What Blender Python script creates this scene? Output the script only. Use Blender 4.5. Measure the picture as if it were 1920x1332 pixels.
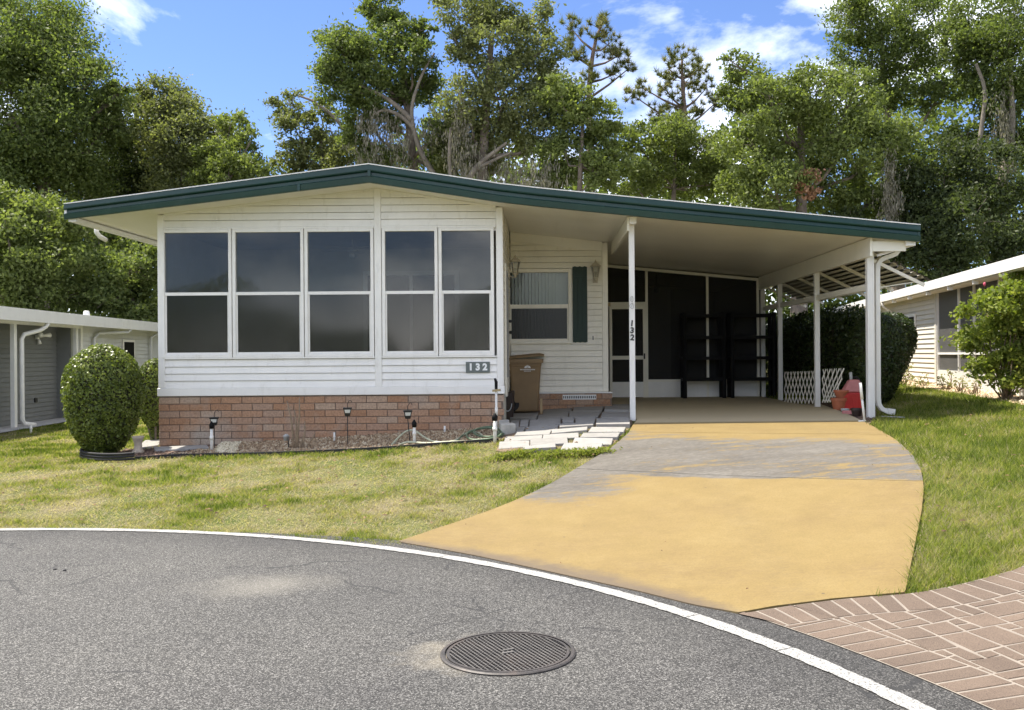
import bpy, bmesh, math, random
import numpy as np
from mathutils import Vector, Matrix

random.seed(7)
RNG = np.random.default_rng(11)
for o in list(bpy.data.objects):
    bpy.data.objects.remove(o)
SC = bpy.context.scene
COL = SC.collection
PI = math.pi

# ------------------------------------------------------------------ camera
FPX, VX, VY, ROLL, CAMZ = 1750.0, 1020.0, 665.0, math.radians(0.42), 1.5
cam = bpy.data.cameras.new('camera')
cam_o = bpy.data.objects.new('camera', cam)
COL.objects.link(cam_o)
cam.sensor_width = 36.0
cam.lens = FPX / 1920 * 36
cam.shift_x = -(VX - 960) / 1920
cam.shift_y = (VY - 666) / 1920
cam.clip_start, cam.clip_end = 0.1, 800
cam_o.matrix_world = Matrix.Translation((0, 0, CAMZ)) @ Matrix.Rotation(PI / 2, 4, 'X') @ Matrix.Rotation(-ROLL, 4, 'Z')
SC.camera = cam_o

# ------------------------------------------------------------------ sky and sun
SUN = Vector((-1.25, 0.50, 2.6)).normalized()
world = bpy.data.worlds.new('World')
SC.world = world
world.use_nodes = True
wn, wl_ = world.node_tree.nodes, world.node_tree.links
wn.clear()
w_out = wn.new('ShaderNodeOutputWorld')
w_bg = wn.new('ShaderNodeBackground')
w_bg.inputs['Strength'].default_value = 0.085
sky = wn.new('ShaderNodeTexSky')
sky.sky_type = 'NISHITA'
sky.sun_disc = False
sky.sun_elevation = math.asin(SUN.z)
sky.sun_rotation = math.atan2(SUN.x, SUN.y)
sky.altitude = 0
sky.air_density, sky.dust_density, sky.ozone_density = 1.0, 0.05, 2.0
tc = wn.new('ShaderNodeTexCoord')
cn = wn.new('ShaderNodeTexNoise')  # clouds over the whole dome, thicker and brighter to fill the shaded front
cn.inputs['Scale'].default_value = 2.3
cn.inputs['Detail'].default_value = 9
cn.inputs['Roughness'].default_value = 0.58
cn.inputs['Distortion'].default_value = 0.4
cmap = wn.new('ShaderNodeMapping')
cmap.inputs['Location'].default_value = (7.789, 4.929, 2.702)
cmap.inputs['Scale'].default_value = (1.0, 1.0, 1.7)
cr = wn.new('ShaderNodeValToRGB')
cr.color_ramp.elements[0].position = 0.455
cr.color_ramp.elements[1].position = 0.69
cmix = wn.new('ShaderNodeMixRGB')
cmix.inputs[2].default_value = (10.0, 9.75, 9.3, 1)
wl_.new(tc.outputs['Generated'], cmap.inputs['Vector'])
wl_.new(cmap.outputs[0], cn.inputs['Vector'])
wl_.new(cn.outputs['Fac'], cr.inputs['Fac'])
wl_.new(cr.outputs['Color'], cmix.inputs[0])
stint = wn.new('ShaderNodeMixRGB')
stint.blend_type = 'MULTIPLY'
stint.inputs[0].default_value = 1
stint.inputs[2].default_value = (0.325, 0.355, 0.465, 1)
wl_.new(sky.outputs[0], stint.inputs[1])
wl_.new(stint.outputs[0], cmix.inputs[1])
wl_.new(cmix.outputs[0], w_bg.inputs['Color'])
wl_.new(w_bg.outputs[0], w_out.inputs['Surface'])

sun = bpy.data.lights.new('sun', 'SUN')
sun.energy = 2.0
sun.angle = math.radians(0.53)
sun.color = (1.0, 0.93, 0.82)
sun_o = bpy.data.objects.new('sun', sun)
COL.objects.link(sun_o)
sun_o.rotation_euler = SUN.to_track_quat('Z', 'Y').to_euler()

SC.render.engine = 'CYCLES'
SC.view_settings.view_transform = 'Standard'
SC.view_settings.look = 'None'
SC.view_settings.exposure = 2.36
SC.view_settings.gamma = 1
SC.view_settings.use_curve_mapping = False
SC.cycles.max_bounces = 8
SC.cycles.diffuse_bounces = 4
SC.cycles.transparent_max_bounces = 12

# ------------------------------------------------------------------ pixel -> place
CR, SR = math.cos(ROLL), math.sin(ROLL)


def ray(px, py):
    dx, dy = px - VX, VY - py
    return (dx * CR + dy * SR) / FPX, (-dx * SR + dy * CR) / FPX


def P(px, py, Y):
    a, b = ray(px, py)
    return Vector((a * Y, Y, CAMZ + b * Y))


ROADC, ROADR = (-4.55, 1.62), 6.52          # centre line circle of the white edge marking
AX = [-60, -13, -11, -7.5, -6.2, -5.6, -3, -0.7, -0.3, 0.2, 1.0, 5.0, 7.0, 9.0, 60]
AZ = [0.0, 0.04, 0.06, 0.10, 0.13, 0.19, 0.31, 0.43, 0.49, 0.53, 0.55, 0.56, 0.76, 0.84, 0.9]


def ground(x, y):
    x = np.asarray(x, dtype=float)
    y = np.asarray(y, dtype=float)
    r = np.hypot(x - ROADC[0], y - ROADC[1])
    t = np.clip((r - ROADR - 0.2) / 5.5, 0, 1)
    s = 0.35 * t + 0.65 * t * t * (3 - 2 * t)
    a = np.interp(x, AX, AZ)
    f = np.clip((y + 2) / 6, 0, 1)
    return a * s * f


def G(px, py):
    a, b = ray(px, py)
    lo = 2.0
    Y = lo
    while Y < 60:
        if CAMZ + b * Y < float(ground(a * Y, Y)):
            break
        Y += 0.05
    l, h = Y - 0.05, Y
    for _ in range(20):
        m = (l + h) / 2
        if CAMZ + b * m < float(ground(a * m, m)):
            h = m
        else:
            l = m
    Y = h
    return Vector((a * Y, Y, float(ground(a * Y, Y))))


def gz(x, y):
    return float(ground(x, y))


# ------------------------------------------------------------------ materials
MATS = {}


def nmat(name):
    m = bpy.data.materials.new(name)
    m.use_nodes = True
    n, l = m.node_tree.nodes, m.node_tree.links
    b = n['Principled BSDF']
    MATS[name] = m
    return m, n, l, b


def ramp(n, pts):
    r = n.new('ShaderNodeValToRGB')
    e = r.color_ramp.elements
    while len(e) < len(pts):
        e.new(0.5)
    for i, (p, c) in enumerate(pts):
        e[i].position = p
        e[i].color = (c[0], c[1], c[2], 1)
    return r


def noise(n, l, scale, detail=4, rough=0.55, coord='Object', stretch=None, dist=0.0):
    t = n.new('ShaderNodeTexCoord')
    x = n.new('ShaderNodeTexNoise')
    x.inputs['Scale'].default_value = scale
    x.inputs['Detail'].default_value = detail
    x.inputs['Roughness'].default_value = rough
    x.inputs['Distortion'].default_value = dist
    if stretch:
        mp = n.new('ShaderNodeMapping')
        mp.inputs['Scale'].default_value = stretch
        l.new(t.outputs[coord], mp.inputs['Vector'])
        l.new(mp.outputs[0], x.inputs['Vector'])
    else:
        l.new(t.outputs[coord], x.inputs['Vector'])
    return x


def mixc(n, l, fac, a, b, mode='MIX'):
    m = n.new('ShaderNodeMixRGB')
    m.blend_type = mode
    for sock, v in ((m.inputs[0], fac), (m.inputs[1], a), (m.inputs[2], b)):
        if isinstance(v, (int, float)):
            sock.default_value = v
        elif isinstance(v, tuple):
            sock.default_value = (v[0], v[1], v[2], 1)
        else:
            l.new(v, sock)
    return m.outputs[0]


def math_(n, l, op, a, b=None, clamp=False):
    m = n.new('ShaderNodeMath')
    m.operation = op
    m.use_clamp = clamp
    for s, v in ((m.inputs[0], a), (m.inputs[1], b)):
        if v is None:
            continue
        if isinstance(v, (int, float)):
            s.default_value = v
        else:
            l.new(v, s)
    return m.outputs[0]


def bump(n, l, b, height, strength=0.3, dist=0.01):
    bp = n.new('ShaderNodeBump')
    bp.inputs['Strength'].default_value = strength
    bp.inputs['Distance'].default_value = dist
    l.new(height, bp.inputs['Height'])
    l.new(bp.outputs[0], b.inputs['Normal'])


def simple(name, col, rough=0.6, metal=0.0, var=0.10, scale=4.0, spec=0.5, dirt=None, objrand=0.0, bumpy=0.0):
    m, n, l, b = nmat(name)
    x = noise(n, l, scale, 6, 0.6)
    lo = tuple(c * (1 - var) for c in col)
    hi = tuple(min(1, c * (1 + var)) for c in col)
    r = ramp(n, [(0.3, lo), (0.7, hi)])
    l.new(x.outputs['Fac'], r.inputs['Fac'])
    c = r.outputs[0]
    if dirt:
        y = noise(n, l, scale * 2.3, 8, 0.7, stretch=(1, 1, 0.35))
        rr = ramp(n, [(0.55, (0, 0, 0)), (0.8, (1, 1, 1))])
        l.new(y.outputs['Fac'], rr.inputs['Fac'])
        f = math_(n, l, 'MULTIPLY', rr.outputs[0], dirt[1])
        c = mixc(n, l, f, c, dirt[0])
    if objrand:
        oi = n.new('ShaderNodeObjectInfo')
        v = math_(n, l, 'MULTIPLY_ADD', oi.outputs['Random'], 2 * objrand)
        n2 = v.node
        n2.inputs[2].default_value = 1 - objrand
        cc = n.new('ShaderNodeCombineColor')
        for i in range(3):
            l.new(v, cc.inputs[i])
        c = mixc(n, l, 1.0, c, cc.outputs[0], 'MULTIPLY')
    l.new(c, b.inputs['Base Color'])
    b.inputs['Roughness'].default_value = rough
    b.inputs['Metallic'].default_value = metal
    b.inputs['Specular IOR Level'].default_value = spec
    if bumpy:
        z = noise(n, l, scale * 12, 5, 0.6)
        bump(n, l, b, z.outputs['Fac'], bumpy, 0.005)
    return m


DIRT = ((0.30, 0.27, 0.20), 0.35)
simple('white_vinyl', (0.84, 0.815, 0.755), 0.45, var=0.04, dirt=((0.42, 0.38, 0.28), 0.42), objrand=0.025)
simple('cream_vinyl', (0.83, 0.785, 0.66), 0.5, var=0.05, dirt=((0.40, 0.36, 0.26), 0.35), objrand=0.03)
simple('white_metal', (0.80, 0.785, 0.74), 0.35, var=0.04, dirt=((0.45, 0.42, 0.35), 0.25))
simple('cream_metal', (0.81, 0.775, 0.66), 0.35, var=0.05, scale=1.2, dirt=((0.48, 0.43, 0.32), 0.30))
simple('ceiling_metal', (0.80, 0.765, 0.655), 0.32, var=0.06, scale=0.8, dirt=((0.5, 0.46, 0.36), 0.2))
simple('green_metal', (0.006, 0.037, 0.028), 0.33, var=0.14, scale=2.0, dirt=((0.10, 0.13, 0.12), 0.25))
simple('green_shutter', (0.005, 0.026, 0.015), 0.55, var=0.15)
simple('roof_white', (0.528, 0.528, 0.512), 0.5, dirt=DIRT)
simple('black_plastic', (0.008, 0.008, 0.008), 0.65, var=0.2, spec=0.15)
simple('black_metal', (0.015, 0.014, 0.013), 0.5, var=0.2)
simple('dark_rubber', (0.016, 0.016, 0.017), 0.75, var=0.2)
simple('brown_plastic', (0.26, 0.17, 0.082), 0.5, var=0.12, scale=3, dirt=((0.24, 0.18, 0.11), 0.4))
simple('dark_brown_plastic', (0.030, 0.017, 0.012), 0.5, var=0.2)
simple('tan_wood', (0.42, 0.30, 0.16), 0.7, var=0.2)
simple('white_pvc', (0.74, 0.72, 0.66), 0.4, var=0.08, scale=9, dirt=((0.4, 0.35, 0.26), 0.4))
simple('grey_pvc', (0.40, 0.40, 0.38), 0.5, var=0.1)
simple('sign_grey', (0.130, 0.150, 0.138), 0.5, var=0.08)
simple('digit_white', (0.85, 0.85, 0.82), 0.4, var=0.03)
simple('digit_black', (0.03, 0.03, 0.03), 0.5, var=0.1)
simple('mortar', (0.20, 0.155, 0.12), 0.95, var=0.25, scale=20, bumpy=0.4)
simple('terracotta', (0.42, 0.13, 0.06), 0.7, var=0.2, scale=8)
simple('red_plastic', (0.48, 0.018, 0.014), 0.42, var=0.15)
simple('faded_red', (0.52, 0.20, 0.19), 0.6, var=0.15, scale=7)
simple('blue_white', (0.55, 0.62, 0.62), 0.5)
simple('concrete_block', (0.42, 0.40, 0.35), 0.9, var=0.2, scale=10, dirt=((0.2, 0.19, 0.16), 0.5), bumpy=0.5)
simple('stone_pot', (0.42, 0.35, 0.27), 0.9, var=0.2, scale=10, bumpy=0.5)
simple('flagstone', (0.245, 0.236, 0.218), 0.88, var=0.13, scale=7, dirt=((0.153, 0.141, 0.117), 0.55), objrand=0.12, bumpy=0.35)
simple('hose_green', (0.10, 0.15, 0.085), 0.5, var=0.25, scale=14)
simple('hose_cream', (0.46, 0.47, 0.33), 0.5, var=0.2, scale=14)
simple('bare_stem', (0.23, 0.17, 0.11), 0.85, var=0.3, scale=20)
simple('bark', (0.155, 0.125, 0.10), 0.95, var=0.4, scale=5, bumpy=0.8)
simple('pine_bark', (0.17, 0.12, 0.09), 0.95, var=0.3, scale=5, bumpy=0.8)
simple('grey_siding', (0.175, 0.18, 0.175), 0.55, var=0.06, dirt=((0.13, 0.13, 0.12), 0.3), objrand=0.03)
simple('neighbor_white', (0.595, 0.595, 0.561), 0.5, var=0.05, dirt=((0.357, 0.340, 0.281), 0.3))
simple('neighbor_cream', (0.629, 0.595, 0.518), 0.5, var=0.05, dirt=((0.357, 0.340, 0.281), 0.3))
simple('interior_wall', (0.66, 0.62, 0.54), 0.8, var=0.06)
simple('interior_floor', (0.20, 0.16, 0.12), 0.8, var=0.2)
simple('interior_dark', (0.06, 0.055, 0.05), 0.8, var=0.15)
simple('blind_slat', (0.72, 0.76, 0.74), 0.6, var=0.05)
simple('gravel', (0.44, 0.33, 0.23), 0.9, var=0.35, scale=6, objrand=0.2)
simple('mulch', (0.23, 0.145, 0.085), 0.95, var=0.5, scale=9)
simple('bed_soil', (0.17, 0.12, 0.08), 0.95, var=0.4, scale=14, bumpy=0.8)
simple('orange_gravel', (0.48, 0.36, 0.23), 0.95, var=0.25, scale=9, bumpy=0.6)
simple('concrete_pad', (0.46, 0.44, 0.40), 0.9, var=0.15, scale=5, dirt=DIRT, bumpy=0.3)
simple('brass', (0.35, 0.27, 0.15), 0.4, metal=0.6, var=0.2)
simple('lamp_cream', (0.50, 0.44, 0.32), 0.5, var=0.15, scale=12)
simple('lantern_glass', (0.62, 0.62, 0.58), 0.2, var=0.08)
simple('pink_flower', (0.55, 0.08, 0.14), 0.6)


def brick_mat(name, cols, grey):
    m, n, l, b = nmat(name)
    oi = n.new('ShaderNodeObjectInfo')
    r = ramp(n, cols)
    r.color_ramp.interpolation = 'LINEAR'
    l.new(oi.outputs['Random'], r.inputs['Fac'])
    t = n.new('ShaderNodeTexCoord')
    geo = n.new('ShaderNodeNewGeometry')
    x = n.new('ShaderNodeTexNoise')
    x.inputs['Scale'].default_value = 1.7
    x.inputs['Detail'].default_value = 6
    l.new(geo.outputs['Position'], x.inputs['Vector'])
    rr = ramp(n, [(0.50, (0, 0, 0)), (0.70, (1, 1, 1))])
    l.new(x.outputs['Fac'], rr.inputs['Fac'])
    f = math_(n, l, 'MULTIPLY', rr.outputs[0], 0.75)
    c = mixc(n, l, f, r.outputs[0], grey)
    y = n.new('ShaderNodeTexNoise')
    y.inputs['Scale'].default_value = 38
    y.inputs['Detail'].default_value = 5
    l.new(geo.outputs['Position'], y.inputs['Vector'])
    r2 = ramp(n, [(0.3, (0.72, 0.72, 0.72)), (0.7, (1.15, 1.15, 1.15))])
    l.new(y.outputs['Fac'], r2.inputs['Fac'])
    c = mixc(n, l, 1.0, c, r2.outputs[0], 'MULTIPLY')
    l.new(c, b.inputs['Base Color'])
    b.inputs['Roughness'].default_value = 0.9
    bump(n, l, b, y.outputs['Fac'], 0.5, 0.004)
    return m


brick_mat('brick', [(0.0, (0.360, 0.195, 0.107)), (0.35, (0.423, 0.245, 0.143)), (0.7, (0.387, 0.250, 0.168)), (1.0, (0.450, 0.320, 0.219))], (0.405, 0.360, 0.296))


def paver_mat():
    m, n, l, b = nmat('paver')
    geo = n.new('ShaderNodeNewGeometry')
    oi = n.new('ShaderNodeObjectInfo')
    x = n.new('ShaderNodeTexNoise')
    x.inputs['Scale'].default_value = 190
    x.inputs['Detail'].default_value = 3
    l.new(geo.outputs['Position'], x.inputs['Vector'])
    r = ramp(n, [(0.33, (0.058, 0.041, 0.029)), (0.44, (0.119, 0.086, 0.062)), (0.62, (0.142, 0.104, 0.076)), (0.72, (0.200, 0.158, 0.123))])
    l.new(x.outputs['Fac'], r.inputs['Fac'])
    v = math_(n, l, 'MULTIPLY_ADD', oi.outputs['Random'], 0.22)
    v.node.inputs[2].default_value = 0.89
    cc = n.new('ShaderNodeCombineColor')
    for i in range(3):
        l.new(v, cc.inputs[i])
    c = mixc(n, l, 1.0, r.outputs[0], cc.outputs[0], 'MULTIPLY')
    y = n.new('ShaderNodeTexNoise')
    y.inputs['Scale'].default_value = 2.2
    y.inputs['Detail'].default_value = 6
    l.new(geo.outputs['Position'], y.inputs['Vector'])
    r2 = ramp(n, [(0.4, (0.84, 0.82, 0.80)), (0.65, (1.08, 1.07, 1.05))])
    l.new(y.outputs['Fac'], r2.inputs['Fac'])
    c = mixc(n, l, 1.0, c, r2.outputs[0], 'MULTIPLY')
    l.new(c, b.inputs['Base Color'])
    b.inputs['Roughness'].default_value = 0.85
    bump(n, l, b, x.outputs['Fac'], 0.3, 0.003)


paver_mat()
simple('paver_joint', (0.228, 0.195, 0.158), 0.9, var=0.12, scale=6, bumpy=0.2)


def asphalt_mat():
    m, n, l, b = nmat('asphalt')
    t = n.new('ShaderNodeTexCoord')
    vor = n.new('ShaderNodeTexVoronoi')
    vor.inputs['Scale'].default_value = 185
    l.new(t.outputs['Object'], vor.inputs['Vector'])
    vr = ramp(n, [(0.0, (0.009, 0.009, 0.008)), (0.30, (0.026, 0.025, 0.023)), (0.58, (0.055, 0.054, 0.050)), (0.80, (0.109, 0.106, 0.099)), (1.0, (0.232, 0.227, 0.213))])
    sc = n.new('ShaderNodeSeparateColor')
    l.new(vor.outputs['Color'], sc.inputs[0])
    l.new(sc.outputs[0], vr.inputs['Fac'])
    big = noise(n, l, 0.55, 6, 0.6)
    br = ramp(n, [(0.32, (0.80, 0.80, 0.81)), (0.68, (1.18, 1.17, 1.14))])
    l.new(big.outputs['Fac'], br.inputs['Fac'])
    c = mixc(n, l, 1.0, vr.outputs[0], br.outputs[0], 'MULTIPLY')
    sepx = n.new('ShaderNodeSeparateXYZ')
    l.new(t.outputs['Object'], sepx.inputs[0])

    def blob(cx, cy, ux, uy, a, bb, soft, nscale=3.0, amt=0.5):
        # soft ellipse mask with a ragged edge
        dx = math_(n, l, 'SUBTRACT', sepx.outputs[0], cx)
        dy = math_(n, l, 'SUBTRACT', sepx.outputs[1], cy)
        p = math_(n, l, 'ADD', math_(n, l, 'MULTIPLY', dx, ux), math_(n, l, 'MULTIPLY', dy, uy))
        q = math_(n, l, 'ADD', math_(n, l, 'MULTIPLY', dx, -uy), math_(n, l, 'MULTIPLY', dy, ux))
        p = math_(n, l, 'DIVIDE', p, a)
        q = math_(n, l, 'DIVIDE', q, bb)
        d = math_(n, l, 'SQRT', math_(n, l, 'ADD', math_(n, l, 'MULTIPLY', p, p), math_(n, l, 'MULTIPLY', q, q)))
        nz = noise(n, l, nscale, 6, 0.65)
        d = math_(n, l, 'ADD', d, math_(n, l, 'MULTIPLY', math_(n, l, 'SUBTRACT', nz.outputs['Fac'], 0.5), 1.6))
        d = math_(n, l, 'SUBTRACT', 1.0, d)
        return math_(n, l, 'MULTIPLY', math_(n, l, 'DIVIDE', d, soft, True), amt)

    s1 = G(490, 1100)
    f1 = blob(s1.x, s1.y, 0.9, 0.43, 0.60, 0.42, 1.0, 3.0, 0.42)
    c = mixc(n, l, f1, c, (0.23, 0.215, 0.18))
    mh = G(953, 1227)
    f2 = blob(mh.x - 0.14, mh.y + 0.0, 1, 0, 0.44, 0.36, 0.9, 7.0, 0.60)
    c = mixc(n, l, f2, c, (0.30, 0.265, 0.20))
    # darker, younger asphalt along the edge of the road
    ex = math_(n, l, 'SUBTRACT', sepx.outputs[0], ROADC[0])
    ey = math_(n, l, 'SUBTRACT', sepx.outputs[1], ROADC[1])
    er = math_(n, l, 'SQRT', math_(n, l, 'ADD', math_(n, l, 'MULTIPLY', ex, ex), math_(n, l, 'MULTIPLY', ey, ey)))
    ew = noise(n, l, 2.5, 5, 0.6)
    er = math_(n, l, 'ADD', er, math_(n, l, 'MULTIPLY', math_(n, l, 'SUBTRACT', ew.outputs['Fac'], 0.5), 0.5))
    em = n.new('ShaderNodeMapRange')
    em.interpolation_type = 'SMOOTHSTEP'
    l.new(er, em.inputs['Value'])
    em.inputs['From Min'].default_value = ROADR - 0.7
    em.inputs['From Max'].default_value = ROADR + 0.05
    em.inputs['To Max'].default_value = 0.55
    c = mixc(n, l, em.outputs[0], c, mixc(n, l, 1.0, c, (0.42, 0.42, 0.43), 'MULTIPLY'))
    # hairline cracks
    vc = n.new('ShaderNodeTexVoronoi')
    vc.feature = 'DISTANCE_TO_EDGE'
    vc.inputs['Scale'].default_value = 0.55
    wob = noise(n, l, 3.0, 5, 0.6)
    vm = n.new('ShaderNodeVectorMath')
    vm.operation = 'MULTIPLY_ADD'
    l.new(wob.outputs['Color'], vm.inputs[0])
    vm.inputs[1].default_value = (0.35, 0.35, 0)
    l.new(t.outputs['Object'], vm.inputs[2])
    l.new(vm.outputs[0], vc.inputs['Vector'])
    cr_ = math_(n, l, 'LESS_THAN', vc.outputs['Distance'], 0.0042)
    br2 = noise(n, l, 1.3, 3, 0.5)
    gate = math_(n, l, 'GREATER_THAN', br2.outputs['Fac'], 0.52)
    cf = math_(n, l, 'MULTIPLY', math_(n, l, 'MULTIPLY', cr_, gate), 0.75)
    c = mixc(n, l, cf, c, (0.018, 0.018, 0.018))
    l.new(c, b.inputs['Base Color'])
    b.inputs['Roughness'].default_value = 0.85
    bump(n, l, b, vor.outputs['Distance'], 0.55, 0.006)


def driveway_mat():
    m, n, l, b = nmat('painted_concrete')
    t = n.new('ShaderNodeTexCoord')
    sep = n.new('ShaderNodeSeparateXYZ')
    l.new(t.outputs['Object'], sep.inputs[0])
    n1 = noise(n, l, 1.3, 7, 0.62, stretch=(0.55, 1.6, 1))
    n2 = noise(n, l, 26, 6, 0.75, stretch=(0.5, 1.6, 1))
    n3 = noise(n, l, 3.2, 8, 0.72)
    n4 = noise(n, l, 0.9, 5, 0.6)
    yel = ramp(n, [(0.25, (0.169, 0.117, 0.034)), (0.5, (0.197, 0.137, 0.043)), (0.75, (0.221, 0.160, 0.057))])
    l.new(n3.outputs['Fac'], yel.inputs['Fac'])
    fg = ramp(n, [(0.32, (0.80, 0.79, 0.76)), (0.5, (1, 1, 1)), (0.7, (1.12, 1.12, 1.14))])
    n7 = noise(n, l, 75, 4, 0.7)
    l.new(n7.outputs['Fac'], fg.inputs['Fac'])
    c = mixc(n, l, 1.0, yel.outputs[0], fg.outputs[0], 'MULTIPLY')
    # dark specks of grit and oil
    vs = n.new('ShaderNodeTexVoronoi')
    vs.inputs['Scale'].default_value = 3.2
    l.new(t.outputs['Object'], vs.inputs['Vector'])
    dot = math_(n, l, 'LESS_THAN', vs.outputs['Distance'], 0.035)
    scv = n.new('ShaderNodeSeparateColor')
    l.new(vs.outputs['Color'], scv.inputs[0])
    dot = math_(n, l, 'MULTIPLY', dot, math_(n, l, 'GREATER_THAN', scv.outputs[1], 0.55))
    c = mixc(n, l, math_(n, l, 'MULTIPLY', dot, 0.8), c, (0.07, 0.05, 0.03))
    # brownish tyre scuffs
    sc = ramp(n, [(0.46, (0, 0, 0)), (0.62, (1, 1, 1))])
    l.new(n4.outputs['Fac'], sc.inputs['Fac'])
    sc2 = ramp(n, [(0.42, (0, 0, 0)), (0.62, (1, 1, 1))])
    l.new(n2.outputs['Fac'], sc2.inputs['Fac'])
    f = math_(n, l, 'MULTIPLY', math_(n, l, 'MULTIPLY', sc.outputs[0], sc2.outputs[0]), 0.55)
    c = mixc(n, l, f, c, (0.135, 0.085, 0.034))
    # faint tyre tracks
    for cx_ in (1.35, 2.95):
        dxx = math_(n, l, 'ABSOLUTE', math_(n, l, 'SUBTRACT', math_(n, l, 'SUBTRACT', sep.outputs[0], math_(n, l, 'MULTIPLY', sep.outputs[1], 0.03)), cx_))
        tm = n.new('ShaderNodeMapRange')
        tm.interpolation_type = 'SMOOTHSTEP'
        l.new(dxx, tm.inputs['Value'])
        tm.inputs['From Max'].default_value = 0.26
        tm.inputs['To Min'].default_value = 1
        tm.inputs['To Max'].default_value = 0
        c = mixc(n, l, math_(n, l, 'MULTIPLY', math_(n, l, 'MULTIPLY', tm.outputs[0], sc2.outputs[0]), 0.25), c, (0.11, 0.080, 0.040))
    grey = ramp(n, [(0.36, (0.040, 0.037, 0.034)), (0.50, (0.092, 0.086, 0.077)), (0.66, (0.180, 0.170, 0.147))])
    l.new(math_(n, l, 'ADD', math_(n, l, 'MULTIPLY', n2.outputs['Fac'], 0.6), math_(n, l, 'MULTIPLY', n1.outputs['Fac'], 0.4)), grey.inputs['Fac'])
    # wear: a band across the middle of the drive, heavier on its near-left corner
    ja, jb = G(1090, 893), G(1731, 905)
    jslope = (jb.y - ja.y) / (jb.x - ja.x)
    yrel = math_(n, l, 'SUBTRACT', sep.outputs[1], math_(n, l, 'MULTIPLY', math_(n, l, 'SUBTRACT', sep.outputs[0], ja.x), jslope))
    yb = n.new('ShaderNodeMapRange')
    yb.interpolation_type = 'SMOOTHSTEP'
    l.new(yrel, yb.inputs['Value'])
    y1 = ja.y
    yb.inputs['From Min'].default_value = y1 - 0.05
    yb.inputs['From Max'].default_value = y1 + 0.12
    ye = n.new('ShaderNodeMapRange')
    ye.interpolation_type = 'SMOOTHSTEP'
    l.new(yrel, ye.inputs['Value'])
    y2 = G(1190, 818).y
    ye.inputs['From Min'].default_value = y2 - 0.6
    ye.inputs['From Max'].default_value = y2 + 1.3
    ye.inputs['To Min'].default_value = 1
    ye.inputs['To Max'].default_value = 0
    band = math_(n, l, 'MULTIPLY', yb.outputs[0], ye.outputs[0])
    # corner wear
    k = G(1060, 905)
    dx = math_(n, l, 'DIVIDE', math_(n, l, 'SUBTRACT', sep.outputs[0], k.x), 0.95)
    dy = math_(n, l, 'DIVIDE', math_(n, l, 'SUBTRACT', sep.outputs[1], k.y), 0.95)
    d = math_(n, l, 'SQRT', math_(n, l, 'ADD', math_(n, l, 'MULTIPLY', dx, dx), math_(n, l, 'MULTIPLY', dy, dy)))
    corner = math_(n, l, 'SUBTRACT', 1.15, d, True)
    # yellow survives on the right of the band
    xr = n.new('ShaderNodeMapRange')
    l.new(sep.outputs[0], xr.inputs['Value'])
    xr.inputs['From Min'].default_value = 0.2
    xr.inputs['From Max'].default_value = 4.2
    xr.inputs['To Min'].default_value = 0.16
    xr.inputs['To Max'].default_value = -0.14
    w = math_(n, l, 'MAXIMUM', band, corner)
    gate = math_(n, l, 'ADD', 0.22, math_(n, l, 'MULTIPLY', w, 0.78))
    h = math_(n, l, 'ADD', math_(n, l, 'MULTIPLY', w, 0.80), math_(n, l, 'MULTIPLY', gate, math_(n, l, 'MULTIPLY', math_(n, l, 'SUBTRACT', n1.outputs['Fac'], 0.5), 2.3)))
    n5 = noise(n, l, 4.5, 7, 0.7, stretch=(0.35, 1.7, 1))
    h = math_(n, l, 'ADD', h, math_(n, l, 'MULTIPLY', gate, math_(n, l, 'MULTIPLY', math_(n, l, 'SUBTRACT', n5.outputs['Fac'], 0.5), 2.4)))
    h = math_(n, l, 'ADD', h, math_(n, l, 'MULTIPLY', gate, math_(n, l, 'MULTIPLY', math_(n, l, 'SUBTRACT', n2.outputs['Fac'], 0.5), 1.7)))
    h = math_(n, l, 'ADD', h, xr.outputs[0])
    hr = ramp(n, [(0.36, (0, 0, 0)), (0.62, (1, 1, 1))])
    l.new(h, hr.inputs['Fac'])
    # worn tan under the roof, its colour also lightened to offset the shade
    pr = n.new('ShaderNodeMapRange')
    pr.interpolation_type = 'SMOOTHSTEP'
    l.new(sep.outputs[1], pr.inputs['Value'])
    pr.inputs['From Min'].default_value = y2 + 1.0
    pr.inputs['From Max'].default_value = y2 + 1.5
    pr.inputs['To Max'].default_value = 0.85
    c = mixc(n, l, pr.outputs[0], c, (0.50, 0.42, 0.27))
    c = mixc(n, l, math_(n, l, 'MULTIPLY', hr.outputs[0], 0.92), c, grey.outputs[0])
    # dirt ground into the lower edge beside the road and the pavers
    ex = math_(n, l, 'SUBTRACT', sep.outputs[0], ROADC[0])
    ey = math_(n, l, 'SUBTRACT', sep.outputs[1], ROADC[1])
    er = math_(n, l, 'SQRT', math_(n, l, 'ADD', math_(n, l, 'MULTIPLY', ex, ex), math_(n, l, 'MULTIPLY', ey, ey)))
    er = math_(n, l, 'ADD', er, math_(n, l, 'MULTIPLY', math_(n, l, 'SUBTRACT', n3.outputs['Fac'], 0.5), 0.30))
    er = math_(n, l, 'ADD', er, math_(n, l, 'MULTIPLY', math_(n, l, 'SUBTRACT', n2.outputs['Fac'], 0.5), 0.30))
    em = n.new('ShaderNodeMapRange')
    l.new(er, em.inputs['Value'])
    em.inputs['From Min'].default_value = ROADR + 0.20
    em.inputs['From Max'].default_value = ROADR + 0.36
    em.inputs['To Min'].default_value = 0.85
    em.inputs['To Max'].default_value = 0.0
    c = mixc(n, l, em.outputs[0], c, (0.10, 0.075, 0.05))
    l.new(c, b.inputs['Base Color'])
    b.inputs['Roughness'].default_value = 0.8
    bump(n, l, b, n2.outputs['Fac'], 0.25, 0.004)


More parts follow.
